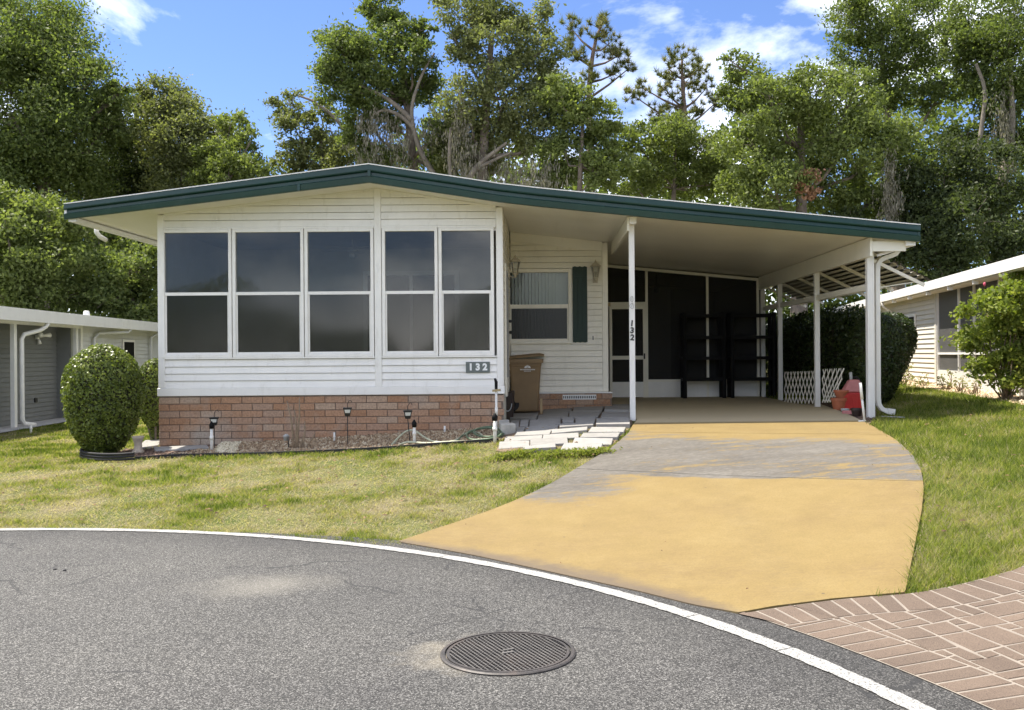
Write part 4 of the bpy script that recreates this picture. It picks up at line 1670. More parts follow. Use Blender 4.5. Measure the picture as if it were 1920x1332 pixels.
# slatted awning along the right side
aw = MB()
AX0, AZ0 = XPR + 0.06, P(1645, 473, 14.2).z
ao = P(1728, 533, 14.25)
AX1, AZ1 = ao.x, ao.z
AY0, AY1 = 14.2, 20.6
na = 10
awn = MB().bar((AX0 + 0.02, AY0 - 0.02, AZ0 + 0.03), (AX0 + 0.02, AY1, AZ0 + 0.03), 0.04, 0.04).build('side_awning', 'cream_metal', home)
ux, uz = (AX1 - AX0) / na, (AZ1 - AZ0) / na
for k in range(na):
    x, z = AX0 + ux * k, AZ0 + uz * k + 0.045
    b = MB()
    prof3 = [(x - 0.004, z - 0.012), (x + ux * 0.12, z + 0.030), (x + ux * 0.5, z + 0.042), (x + ux * 0.88, z + 0.026), (x + ux * 1.02, z - 0.010), (x + ux * 1.02, z - 0.050)]
    A = [(a_, AY0 - 0.03, c_) for a_, c_ in prof3]
    B = [(a_, AY1, c_) for a_, c_ in prof3]
    b.strip(A, B)
    b.strip([(a_, y_, c_ - 0.004) for a_, y_, c_ in B], [(a_, y_, c_ - 0.004) for a_, y_, c_ in A])
    b.build('awning_slat', 'cream_metal', awn)
for k in range(6):
    y = AY0 + (AY1 - AY0) * k / 5
    MB().bar((AX0, y, AZ0 - 0.0), (AX1 + 0.02, y, AZ1 - 0.02), 0.028, 0.05).build('awning_rafter', 'cream_metal', awn)
    if k < 5:
        MB().bar((XPR - 0.01, y + 0.25, zr - 0.02), (AX1 - 0.12, y + 0.03, AZ1 + 0.03), 0.018, 0.018).build('awning_strut', 'cream_metal', awn)

# right eave gutter and downspout
b = MB().box((X1 - 0.17, YFA + 0.04, zc(X1) - 0.075), (X1 - 0.04, YBK, zc(X1) - 0.004))
b.build('eave_gutter', 'white_metal', roof_o)


def ribbon_pipe(path, w, d, name, mat, parent):
    # rectangular downspout swept along a path lying in a vertical plane facing the viewer
    b = MB()
    pts = [Vector(p) for p in path]
    rows = []
    for i, p in enumerate(pts):
        t = (pts[min(i + 1, len(pts) - 1)] - pts[max(i - 1, 0)]).normalized()
        fwd = Vector((0, 1, 0))
        s = t.cross(fwd)
        if s.length < 0.2:
            s = Vector((1, 0, 0))
        s.normalize()
        f2 = s.cross(t).normalized()
        rows.append([p + s * w / 2 + f2 * d / 2, p - s * w / 2 + f2 * d / 2, p - s * w / 2 - f2 * d / 2, p + s * w / 2 - f2 * d / 2])
    for r0, r1 in zip(rows[:-1], rows[1:]):
        b.add(r0 + r1, [(i, (i + 1) % 4, 4 + (i + 1) % 4, 4 + i) for i in range(4)])
    b.add(rows[0], [(0, 1, 2, 3)])
    b.add(rows[-1], [(3, 2, 1, 0)])
    return fix_normals(b.build(name, mat, parent))


dY = 13.62
dp = [(1686, 462), (1684, 470), (1679, 476.5), (1671, 480), (1659, 484), (1650, 489), (1645.5, 497), (1644.5, 510), (1645.5, 640), (1646, 748), (1647.5, 759), (1653, 767), (1662, 771), (1675, 773.5)]
ds = ribbon_pipe([P(x, y, dY) for x, y in dp], 0.062, 0.075, 'downspout', 'white_metal', home)
MB().obox(P(1670, 772, dY - 0.01), (1, 0, -0.14), (0, 1, 0), (0.14, 0, 1), (-0.05, -0.045, -0.042), (0.05, 0.045, 0.042)).build('spout_sleeve', 'white_metal', ds)

# screened porch across the back of the carport
xa, xb = posts[0][0] + 0.06, XPR - 0.10
por = MB()
zs = lambda x: zc(x) - 0.03
b.v
fwid = 0.045
por.hexa([(XRR, YS, zs(XRR) - 0.06), (xb, YS, zs(xb) - 0.06), (xb, YS + 0.05, zs(xb) - 0.06), (XRR, YS + 0.05, zs(XRR) - 0.06)], [(XRR, YS, zs(XRR)), (xb, YS, zs(xb)), (xb, YS + 0.05, zs(xb)), (XRR, YS + 0.05, zs(XRR))])
xs1, xs2 = P(1213, 650, YS).x, P(1327, 650, YS).x
zk = P(1250, 716, YS).z
zfl = gz(2.5, YS)
for x in (xs1, xs2, xb - 0.01):
    por.box((x - 0.026, YS - 0.003, zfl), (x + 0.026, YS + 0.053, zs(x) - 0.061))
porch = por.build('porch_frame', 'cream_metal', home)
for x0, x1, zt0 in ((xs1 + 0.027, xs2 - 0.027, None), (xs2 + 0.027, xb - 0.037, None)):
    MB().hexa([(x0, YS + 0.02, zk + 0.05), (x1, YS + 0.02, zk + 0.05), (x1, YS + 0.023, zk + 0.05), (x0, YS + 0.023, zk + 0.05)], [(x0, YS + 0.02, zs(x0) - 0.062), (x1, YS + 0.02, zs(x1) - 0.062), (x1, YS + 0.023, zs(x1) - 0.062), (x0, YS + 0.023, zs(x0) - 0.062)]).build('porch_screen', 'insect_screen', porch)
    MB().box((x0, YS + 0.005, zfl), (x1, YS + 0.04, zk)).build('kick_panel', 'white_metal', porch)
    MB().box((x0, YS - 0.002, zk + 0.002), (x1, YS + 0.045, zk + 0.048)).build('kick_rail', 'cream_metal', porch)
# door with transom
xd0, xd1 = P(1143, 650, YS).x, xs1 - 0.028
zd = P(1178, 572, YS).z
door = MB()
fwd_ = 0.055
door.box((xd0, YS - 0.012, zfl + 0.01), (xd0 + fwd_, YS + 0.03, zd)).box((xd1 - fwd_, YS - 0.012, zfl + 0.01), (xd1, YS + 0.03, zd))
door.box((xd0 + fwd_, YS - 0.012, zd - 0.09), (xd1 - fwd_, YS + 0.03, zd))
zmid = P(1178, 671, YS).z
door.box((xd0 + fwd_, YS - 0.012, zmid - 0.04), (xd1 - fwd_, YS + 0.03, zmid + 0.04))
door_o = door.build('screen_door', 'cream_metal', home)
MB().box((xd0 + fwd_ + 0.001, YS - 0.006, zfl + 0.02), (xd1 - fwd_ - 0.001, YS + 0.024, zk + 0.0)).build('door_panel', 'white_metal', door_o)
MB().box((xd0 + fwd_, YS + 0.005, zk + 0.001), (xd1 - fwd_, YS + 0.008, zmid - 0.041)).build('door_screen', 'insect_screen', door_o)
MB().box((xd0 + fwd_, YS + 0.005, zmid + 0.041), (xd1 - fwd_, YS + 0.008, zd - 0.091)).build('door_screen', 'insect_screen', door_o)
MB().box((xd1 - 0.045, YS - 0.05, zmid - 0.03), (xd1 - 0.015, YS - 0.013, zmid + 0.09)).build('door_handle', 'black_metal', door_o)
MB().box((xd0 - 0.03, YS - 0.06, zd - 0.03), (xd0 + 0.02, YS - 0.013, zd + 0.05)).build('door_bracket', 'brass', door_o)
MB().box((xd0 - 0.06, YS, zd + 0.002), (xd1, YS + 0.045, zd + 0.06)).build('transom_rail', 'cream_metal', porch)
MB().hexa([(XRR + 0.01, YS + 0.02, zd + 0.062), (xd1, YS + 0.02, zd + 0.062), (xd1, YS + 0.023, zd + 0.062), (XRR + 0.01, YS + 0.023, zd + 0.062)], [(XRR + 0.01, YS + 0.02, zs(XRR) - 0.062), (xd1, YS + 0.02, zs(xd1) - 0.062), (xd1, YS + 0.023, zs(xd1) - 0.062), (XRR + 0.01, YS + 0.023, zs(XRR) - 0.062)]).build('porch_screen', 'insect_screen', porch)
# porch inside
ins = MB()
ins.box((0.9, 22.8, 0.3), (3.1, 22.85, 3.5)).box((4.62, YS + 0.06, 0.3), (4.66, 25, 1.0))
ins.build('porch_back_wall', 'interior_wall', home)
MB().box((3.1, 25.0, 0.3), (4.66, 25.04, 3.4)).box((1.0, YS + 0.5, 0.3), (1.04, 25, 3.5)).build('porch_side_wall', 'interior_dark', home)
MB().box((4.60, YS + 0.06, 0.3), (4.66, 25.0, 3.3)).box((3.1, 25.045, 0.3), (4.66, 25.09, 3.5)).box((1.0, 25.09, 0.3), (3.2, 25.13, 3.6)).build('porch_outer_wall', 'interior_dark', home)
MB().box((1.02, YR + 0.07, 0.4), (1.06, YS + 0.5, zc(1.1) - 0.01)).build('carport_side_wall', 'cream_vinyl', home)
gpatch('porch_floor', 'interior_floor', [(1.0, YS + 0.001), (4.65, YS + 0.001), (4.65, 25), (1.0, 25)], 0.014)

# front room behind the windows
rm = MB().box((XL + 0.06, YR + 0.1, 0.9), (XRt - 0.06, YR + 0.14, 3.7)).build('room_back_wall', 'interior_wall', home)
MB().box((XL + 0.02, YF + 0.12, 0.9), (XL + 0.05, YR + 0.1, 3.6)).build('room_side_wall', 'interior_wall', home)
MB().box((XRt - 0.11, YF + 0.12, 0.9), (XRt - 0.06, YR + 0.1, 3.6)).build('room_side_wall', 'interior_wall', home)
MB().box((XL + 0.05, YF + 0.06, 0.93), (XRt - 0.06, YR + 0.1, 0.96)).build('room_floor', 'interior_floor', home)
MB().box((XL + 0.05, YF + 0.06, 3.40), (XRt - 0.06, YR + 0.1, 3.43)).build('room_ceiling', 'interior_wall', home)
MB().box((-3.2, YR + 0.06, 0.97), (-1.5, YR + 0.099, 3.0)).build('patio_door_frame', 'white_vinyl', rm)
MB().box((-3.12, YR + 0.05, 1.02), (-2.38, YR + 0.059, 2.92)).box((-2.32, YR + 0.05, 1.02), (-1.58, YR + 0.059, 2.92)).build('patio_door_glass', 'interior_dark', rm)


def ceiling_fan(c, label, mat, rod):
    f = thing('ceiling_fan', label, 'ceiling fan', c)
    MB().tube([c, c + Vector((0, 0, -rod))], 0.015, 8).build('rod', mat, f)
    MB().lathe(c + Vector((0, 0, -rod - 0.10)), [(0.03, 0.0), (0.09, 0.02), (0.10, 0.07), (0.05, 0.11)], 14).build('motor', mat, f)
    for k in range(5):
        a = 2 * PI * k / 5 + 0.3
        u = Vector((math.cos(a), math.sin(a), 0))
        v = Vector((-u.y, u.x, 0.15))
        MB().obox(c + Vector((0, 0, -rod - 0.05)), u, v, (0, 0, 1), (0.10, -0.06, -0.004), (0.55, 0.06, 0.004)).build('blade', mat, f)
    MB().lathe(c + Vector((0, 0, -rod - 0.2)), [(0.02, 0.0), (0.06, 0.03), (0.06, 0.08), (0.03, 0.10)], 12).build('light_kit', mat, f)


ceiling_fan(Vector((-3.1, 15.2, 3.398)), 'dim ceiling fan seen through the large front windows', 'interior_wall', 0.12)
ceiling_fan(Vector((2.6, 21.5, zc(2.6) - 0.002)), 'dark ceiling fan behind the black porch screen above the shelves', 'interior_dark', 0.22)

# ------------------------------------------------------------------ neighbour on the right
NO = Vector((7.55, 14.6, 0))
Nu = Vector((1.96, 14.2, 0)).normalized()
Nn = Vector((-Nu.y, Nu.x, 0))
NW = Vector((0, 0, 1))
rn = thing('neighbor_house', 'cream sided house with white gutter and screened porch beyond the right lawn', 'house', tuple(NO + Nu * 5))
zg, ze = 0.72, 2.72
XS = 5.0                                                   # where siding starts (beyond: screen)


def nb(a, b_, name, mat, parent=rn, **k):
    return MB().obox(NO, Nu, Nn, NW, a, b_).build(name, mat, parent, **k)


wall_r = nb((XS, -0.2, zg - 0.2), (16, -0.02, ze + 0.02), 'side_wall', 'neighbor_cream')
sd = MB()
z = zg + 0.02
while z < ze - 0.02:
    o_, u_, n_ax = NO, Nu, Nn
    q = lambda a, d, zz: NO + Nu * a + Nn * d + Vector((0, 0, zz))
    h = min(0.105, ze - z)
    sd.hexa([q(XS + 0.13, -0.018, z), q(16, -0.018, z), q(16, 0.014, z), q(XS + 0.13, 0.014, z)], [q(XS + 0.13, -0.018, z + h), q(16, -0.018, z + h), q(16, -0.012, z + h), q(XS + 0.13, -0.012, z + h)])
    z += 0.105
sd.build('siding_board', 'neighbor_cream', wall_r, kind='stuff')
nb((XS, -0.018, zg), (XS + 0.128, 0.022, ze), 'corner_trim', 'neighbor_cream')
# roof edge
nb((-5.5, -3.6, ze + 0.13), (16.3, 0.30, ze + 0.17), 'roof', 'roof_white')
nb((-5.5, 0.301, ze + 0.02), (16.3, 0.36, ze + 0.20), 'gutter', 'white_metal')
nb((-5.5, -0.018, ze - 0.0), (16.3, 0.30, ze + 0.03), 'soffit', 'neighbor_cream')
for k in range(12):
    nb((-3 + k * 1.5, 0.24, ze - 0.06), (-3 + k * 1.5 + 0.05, 0.33, ze + 0.018), 'gutter_hanger', 'white_metal')
# window
wu0, wu1, wz_0, wz_1 = 6.65, 7.40, 1.80, 2.36
wf = nb((wu0, 0.010, wz_0), (wu1, 0.040, wz_1), 'window', 'white_vinyl')
nb((wu0 + 0.06, 0.041, (wz_0 + wz_1) / 2 + 0.02), (wu1 - 0.06, 0.046, wz_1 - 0.06), 'pane', 'black_plastic', wf)
nb((wu0 + 0.06, 0.041, wz_0 + 0.06), (wu1 - 0.06, 0.046, (wz_0 + wz_1) / 2 - 0.02), 'pane', 'black_plastic', wf)
nb((wu0 - 0.05, 0.012, wz_0 - 0.07), (wu1 + 0.05, 0.055, wz_0 - 0.005), 'window_sill', 'white_vinyl', wf)
# screened porch part
nb((-5, -0.15, zg - 0.25), (XS - 0.002, 0.0, zg + 0.40), 'knee_wall', 'neighbor_white')
for u_ in (-3.0, -2.0, -0.8, 0.3, 1.2, 2.58, 3.5, XS - 0.045):
    wd = 0.10 if u_ == 1.2 else 0.035
    nb((u_ - wd / 2, -0.07, zg + 0.401), (u_ + wd / 2, 0.012, ze - 0.002), 'screen_post', 'white_metal')
nb((-5, -0.05, zg + 0.72), (XS - 0.08, 0.008, zg + 0.76), 'screen_rail', 'white_metal')
nb((-5, -0.035, zg + 0.401), (XS - 0.06, -0.030, ze - 0.004), 'porch_screen', 'insect_screen_grey')
nb((-5, -3.0, zg - 0.2), (XS - 0.2, -2.95, ze), 'porch_back_wall', 'interior_dark')
# downspouts
for u_, drop in ((8.6, 1), (15.6, 1)):
    path = [q(u_ - 0.0, 0.33, ze + 0.02), q(u_, 0.30, ze - 0.10), q(u_, 0.10, ze - 0.22), q(u_, 0.06, ze - 0.40), q(u_, 0.06, zg)]
    MB().tube(path, 0.035, 8).build('downspout', 'neighbor_cream', rn, True)

# ------------------------------------------------------------------ neighbour on the left
LO = P(20, 700, 19.3)
LO.z = 0
Lu = Vector((-0.085, 0.996, 0)).normalized()
Ln = Vector((Lu.y, -Lu.x, 0))
ln_ = thing('neighbor_house', 'low house with grey shed wall and white gutter beyond the left lawn', 'house', tuple(LO + Lu * 3))


def lb(a, b_, name, mat, parent=ln_, **k):
    return MB().obox(LO, Lu, Ln, NW, a, b_).build(name, mat, parent, **k)


ql = lambda a, d, zz: LO + Lu * a + Ln * d + Vector((0, 0, zz))
lg, le = 0.06, 2.24
shed = lb((-7, -0.6, 0.0), (3.05, -0.37, le + 0.1), 'shed_wall', 'grey_siding')
z = lg + 0.02
while z < le:
    b = MB().hexa([ql(-7, -0.369, z), ql(3.04, -0.369, z), ql(3.04, -0.345, z), ql(-7, -0.345, z)], [ql(-7, -0.369, z + 0.094), ql(3.04, -0.369, z + 0.094), ql(3.04, -0.363, z + 0.094), ql(-7, -0.363, z + 0.094)])
    b.build('siding_board', 'grey_siding', shed)
    z += 0.102
lb((3.052, -0.6, 0.0), (3.10, -0.05, le + 0.1), 'return_wall', 'grey_siding')
wl2 = lb((3.5, -0.3, 0.0), (14, -0.02, le + 0.1), 'side_wall', 'neighbor_white')
sd = MB()
z = lg + 0.02
while z < le:
    sd.hexa([ql(3.62, -0.018, z), ql(14, -0.018, z), ql(14, 0.014, z), ql(3.62, 0.014, z)], [ql(3.62, -0.018, z + 0.105), ql(14, -0.018, z + 0.105), ql(14, -0.012, z + 0.105), ql(3.62, -0.012, z + 0.105)])
    z += 0.108
sd.build('siding_board', 'neighbor_white', wl2, kind='stuff')
lb((3.5, -0.017, lg), (3.618, 0.024, le + 0.1), 'corner_trim', 'white_vinyl')
lb((-8, -4, le + 0.24), (14.4, 0.32, le + 0.27), 'roof', 'roof_white')
lb((-8, 0.321, le + 0.02), (14.4, 0.38, le + 0.28), 'gutter', 'white_metal')
lb((-8, -0.34, le + 0.101), (14.4, 0.32, le + 0.13), 'soffit', 'neighbor_white')
lb((-8, 0.02, le - 0.03), (3.3, 0.10, le + 0.099), 'carport_beam', 'white_metal')
for u_ in (0.0, 3.1, -3.2):
    lb((u_ - 0.06, 0.02, lg - 0.03), (u_ + 0.06, 0.10, le - 0.031), 'carport_post', 'white_metal')
path = [ql(0.95, 0.34, le + 0.02), ql(0.92, 0.31, le - 0.06), ql(0.80, 0.24, le - 0.14), ql(0.28, 0.14, le - 0.24), ql(0.20, 0.13, le - 0.34), ql(0.20, 0.13, lg + 0.16), ql(0.24, 0.16, lg + 0.07), ql(0.42, 0.30, lg + 0.03)]
MB().tube(path, 0.048, 8).build('downspout', 'white_metal', ln_, True)
path = [ql(6.0, 0.34, le + 0.02), ql(5.9, 0.30, le - 0.06), ql(4.4, 0.10, le - 0.12), ql(4.2, 0.07, le - 0.26), ql(4.2, 0.07, lg)]
MB().tube(path, 0.04, 8).build('downspout', 'neighbor_white', ln_, True)
path = [ql(8.6, 0.32, le + 0.02), ql(8.4, 0.10, le - 0.15), ql(8.4, 0.07, lg)]
MB().tube(path, 0.04, 8).build('downspout', 'neighbor_white', ln_, True)
for u_ in (6.3, 10.2):
    wf = lb((u_, 0.016, 1.15), (u_ + 0.9, 0.04, 2.0), 'window', 'white_vinyl')
    lb((u_ + 0.07, 0.041, 1.22), (u_ + 0.83, 0.046, 1.93), 'pane', 'black_plastic', wf)
pv = ql(5.2, -0.5, le + 0.27)
MB().lathe(pv, [(0.10, -0.01), (0.07, 0.20), (0.05, 0.22)], 10).build('roof_vent', 'white_metal', ln_, True)
fl = ql(1.97, -0.345, 1.98)
fd = MB().obox(fl, Lu, Ln, NW, (-0.05, 0, -0.05), (0.05, 0.05, 0.05)).build('flood_light', 'white_metal', ln_)
for s in (-1, 1):
    MB().tube([fl + Ln * 0.05, fl + Ln * 0.12 + Lu * 0.14 * s + Vector((0, 0, 0.04)), fl + Ln * 0.2 + Lu * 0.24 * s + Vector((0, 0, 0.05))], [0.02, 0.035, 0.055], 10).build('lamp_head', 'white_metal', fd, True)
MB().tube([fl + Ln * 0.04 + Vector((0, 0, -0.05)), fl + Ln * 0.07 + Vector((0, 0, -0.16))], [0.03, 0.045], 10).build('motion_sensor', 'white_metal', fd, True)
vb = ql(1.9, -0.345, 0.55)
MB().obox(vb, Lu, Ln, NW, (-0.06, 0, -0.05), (0.06, 0.02, 0.05)).build('outlet_cover', 'black_metal', ln_)
gpatch('patio_slab', 'concrete_pad', [tuple((ql(-7, -0.36, 0)).xy), tuple((ql(-7, 0.55, 0)).xy), tuple((ql(3.4, 0.45, 0)).xy), tuple((ql(3.4, -0.36, 0)).xy)], 0.012)

# ------------------------------------------------------------------ beds beside the house
edge_px = [(252, 861), (300, 857), (400, 854), (500, 852), (600, 848), (700, 843), (800, 836), (880, 830), (935, 826)]
EW = [G(*p) for p in edge_px]
bed_poly = [(p.x, p.y) for p in EW] + [(XRt + 0.3, EW[-1].y + 0.1), (XRt + 0.3, YF - 0.005), (XL - 0.2, YF - 0.005), (XL - 0.25, 15.2), (XL - 0.55, 15.1)]
gpatch('planting_bed', 'bed_soil', bed_poly, -0.004, step=0.3)


def chips(name, mat, poly, n, smin, smax, rng, dz=0.0, flat=0.5, bbox=None):
    x0, x1 = min(p[0] for p in poly), max(p[0] for p in poly)
    y0, y1 = min(p[1] for p in poly), max(p[1] for p in poly)
    x = rng.uniform(x0, x1, n)
    y = rng.uniform(y0, y1, n)
    k = in_poly(x, y, poly)
    x, y = x[k], y[k]
    n = len(x)
    s = rng.uniform(smin, smax, n)
    a = rng.uniform(0, 2 * PI, n)
    z = ground(x, y) + dz
    # each pebble: low irregular octahedron
    base = np.array([(1, 0, 0), (0, 1, 0), (-1, 0, 0), (0, -1, 0), (0, 0, 1.0)])
    faces = np.array([(0, 1, 4), (1, 2, 4), (2, 3, 4), (3, 0, 4)])
    V = np.empty((n, 5, 3))
    j = rng.uniform(0.6, 1.25, (n, 5))
    ca, sa = np.cos(a), np.sin(a)
    for i, (bx, by, bz_) in enumerate(base):
        rx, ry = bx * s * j[:, i] * 0.6, by * s * j[:, i] * 0.42
        V[:, i, 0] = x + rx * ca - ry * sa
        V[:, i, 1] = y + rx * sa + ry * ca
        V[:, i, 2] = z + bz_ * s * flat * j[:, i]
    T = V[:, faces].reshape(-1, 3)
    tint = np.repeat(rng.random(n), 4)
    o = raw_mesh(name, T, 3, tint, mat)
    return tag(o, kind='stuff')


def chip_mat(name, cols):
    m, n, l, b = nmat(name)
    a = n.new('ShaderNodeAttribute')
    a.attribute_name = 'tint'
    r = ramp(n, cols)
    l.new(a.outputs['Fac'], r.inputs['Fac'])
    l.new(r.outputs[0], b.inputs['Base Color'])
    b.inputs['Roughness'].default_value = 0.9


chip_mat('river_pebble', [(0, (0.13, 0.085, 0.05)), (0.4, (0.26, 0.175, 0.10)), (0.75, (0.38, 0.29, 0.18)), (1, (0.52, 0.44, 0.31))])
chip_mat('pale_pebble', [(0, (0.38, 0.33, 0.22)), (0.5, (0.56, 0.49, 0.34)), (1, (0.72, 0.65, 0.48))])
chip_mat('orange_pebble', [(0, (0.32, 0.20, 0.12)), (0.5, (0.50, 0.38, 0.25)), (1, (0.66, 0.56, 0.42))])
chip_mat('dark_mulch', [(0, (0.04, 0.025, 0.018)), (0.5, (0.10, 0.06, 0.04)), (1, (0.20, 0.13, 0.09))])
rg = np.random.default_rng(21)
bx = lambda px, py: G(px, py)
peb_poly = [(bx(300, 856).x, bx(300, 856).y)] + [(p.x, p.y + 0.02) for p in EW[2:]] + [(XRt + 0.05, YF - 0.02), (bx(425, 842).x, YF - 0.02)]
tag(chips('river_pebbles', 'river_pebble', peb_poly, 9000, 0.025, 0.065, rg, flat=0.45), 'brown river pebbles filling the bed along the brick skirt', 'pebbles')
p1, p2 = G(420, 850), G(455, 850)
pale = [(G(400, 852).x, G(400, 852).y + 0.02), (G(440, 851).x, G(440, 851).y + 0.02), (G(432, 838).x, YF - 0.03), (G(398, 838).x, YF - 0.03)]
tag(chips('pale_pebbles', 'pale_pebble', pale, 900, 0.025, 0.06, rg, dz=0.015, flat=0.45), 'patch of pale yellow pebbles at the left end of the bed', 'pebbles')
leafbed = [(G(252, 860).x, G(252, 860).y), (G(395, 853).x, G(395, 853).y), (G(395, 842).x, YF - 0.1), (XL - 0.1, YF - 0.2), (XL - 0.6, YF + 0.3), (G(180, 850).x, G(180, 850).y)]
tag(chips('mulch', 'dark_mulch', leafbed, 2500, 0.03, 0.07, rg, flat=0.25), 'dark bark mulch around the clipped bush left of the house', 'mulch')

# black landscape edging with its upturned end round the bush
edging = thing('lawn_edging', 'black plastic edging strip curving round the clipped bush and along the bed', 'edging', tuple(EW[0]))
cur = [G(*p) for p in [(168, 849), (153, 854), (150, 858), (160, 862), (190, 865), (225, 865), (252, 863)]]
cur = smooth_poly(cur, 2)
for k in range(3):
    b = MB()
    b.tube([p + Vector((0, 0, 0.018 + 0.036 * k)) for p in cur], 0.018, 6)
    b.build('edging_rib', 'dark_rubber', edging, True)
b = MB()
run = smooth_poly(EW, 2)
b.strip([p + Vector((0, 0, -0.03)) for p in run], [p + Vector((0, 0, 0.022)) for p in run])
b.strip([p + Vector((0, 0.008, 0.022)) for p in run], [p + Vector((0, 0.008, -0.03)) for p in run])
b.tube([p + Vector((0, 0.004, 0.024)) for p in run], 0.008, 6)
b.build('edging_strip', 'dark_rubber', edging)

# long pale kerb stone and pad at the corner of the house
def slab(px4, h, name, label, cat, mat, group=None):
    pts = [G(*p) for p in px4]
    c = sum(pts, Vector()) / 4
    t = [p + Vector((0, 0, h)) for p in pts]
    b = MB().hexa([p - Vector((0, 0, 0.05)) for p in pts], t)
    o = fix_normals(b.build(name, mat))
    bevel(o, 0.006)
    return tag(o, label, cat, group)


slab([(291, 848), (392, 843), (388, 838), (288, 842)], 0.03, 'kerb_stone', 'long pale concrete strip lying below the left brick corner', 'concrete strip', 'flagstone')
slab([(250, 846), (298, 838), (300, 828), (272, 829)], 0.03, 'stepping_stone', 'white concrete pad between the clipped bush and the brick corner', 'paving slab', 'flagstone')
# stone urn
u = G(259, 850)
urn = MB().lathe((u.x, u.y, u.z), [(0.075, 0.0), (0.08, 0.03), (0.055, 0.06), (0.05, 0.13), (0.07, 0.20), (0.085, 0.235), (0.07, 0.235), (0.05, 0.19)], 14).build('urn', 'stone_pot', smooth=True)
tag(urn, 'small weathered stone urn standing beside the clipped bush', 'urn')

# ------------------------------------------------------------------ flagstones by the drive
Z = lambda u_, v_: (920 + u_ / 6.054, 640 + v_ / 6.054)
FL = {
    'a': [(300, 1062), (690, 1040), (670, 1092), (270, 1108)], 'b': [(700, 1035), (1100, 1005), (1095, 1045), (690, 1085)],
    'c': [(1145, 1003), (1535, 1005), (1510, 1060), (1105, 1062)], 'd': [(170, 1118), (590, 1095), (580, 1135), (150, 1160)],
    'e': [(600, 1090), (1000, 1068), (1000, 1115), (585, 1140)], 'f': [(1050, 1067), (1470, 1067), (1440, 1120), (1015, 1122)],
    'g': [(100, 1165), (440, 1145), (440, 1205), (90, 1222)], 'h': [(450, 1142), (870, 1120), (880, 1185), (450, 1205)],
    'i': [(955, 1126), (1390, 1127), (1370, 1186), (920, 1186)], 'j': [(365, 1225), (735, 1195), (740, 1248), (385, 1282)],
    'k': [(835, 1192), (1275, 1192), (1250, 1262), (790, 1268)], 'l': [(230, 840), (540, 838), (515, 908), (220, 912)],
    'm': [(600, 765), (930, 755), (915, 812), (590, 845)], 'n': [(950, 752), (1290, 760), (1260, 813), (935, 813)],
    'o': [(1300, 742), (1570, 742), (1575, 820), (1290, 820)], 'p': [(545, 855), (880, 822), (880, 880), (525, 913)],
    'q': [(893, 822), (1250, 820), (1215, 878), (890, 880)], 'r': [(1270, 830), (1575, 830), (1575, 898), (1250, 890)],
    's': [(340, 925), (433, 917), (425, 985), (330, 990)], 't': [(447, 917), (795, 887), (795, 950), (437, 985)],
    'u': [(812, 887), (945, 884), (945, 950), (817, 955)], 'v': [(960, 887), (1190, 882), (1180, 940), (960, 950)],
    'w': [(1202, 904), (1580, 909), (1580, 985), (1197, 995)], 'x': [(290, 1000), (390, 1000), (370, 1050), (285, 1055)],
    'y': [(402, 997), (765, 967), (765, 1020), (387, 1050)], 'z': [(780, 962), (1170, 952), (1165, 990), (785, 1020)],
    'aa': [(600, 738), (930, 738), (935, 750), (600, 758)], 'ab': [(230, 920), (325, 920), (318, 990), (240, 990)]}
FLAGS = []
path_root = tag(bpy.data.objects.new('stepping_path', None), kind='structure')
COL.objects.link(path_root)
ORG[path_root] = Vector((0, 0, 0))
bed2 = [G(*Z(*p)) for p in [(60, 1235), (360, 1290), (800, 1285), (1275, 1275), (1560, 1010), (1610, 930), (1590, 735), (230, 735), (215, 990)]]
gpatch('path_soil', 'bed_soil', [(p.x, p.y) for p in bed2], -0.006, path_root, kind=None)
for k, qd in FL.items():
    pts = [G(*Z(*p)) for p in qd]
    h = 0.035 + random.uniform(-0.008, 0.008)
    tl = Vector((random.uniform(-0.01, 0.01), random.uniform(-0.01, 0.01), 0))
    b = MB().hexa([p - Vector((0, 0, 0.03)) for p in pts], [p + Vector((0, 0, h + tl.x * i)) for i, p in enumerate(pts)])
    o = fix_normals(b.build('paving_stone', 'flagstone', path_root))
    bevel(o, 0.005)
    FLAGS.append([(p.x, p.y) for p in pts])

# ------------------------------------------------------------------ wheeled bin
bn = G(985, 776)
SCB = 1750 / bn.y
bY = bn.y
bz0 = bn.z + 0.035
bin_ = thing('wheelie_bin', 'brown plastic wheeled rubbish bin with its lid shut beside the recess wall', 'bin', (bn.x, bY, bz0))


def bin_ring(w, d, z, yo=0.0, r=0.05):
    pts = []
    for sx, sy in ((-1, -1), (1, -1), (1, 1), (-1, 1)):
        a0 = {(-1, -1): PI, (1, -1): 1.5 * PI, (1, 1): 0, (-1, 1): 0.5 * PI}[(sx, sy)]
        for k in range(4):
            a = a0 + k * PI / 6
            pts.append((bn.x + sx * (w - r) + r * math.cos(a), bY + 0.33 + yo + sy * (d - r) + r * math.sin(a), bz0 + z))
    return pts


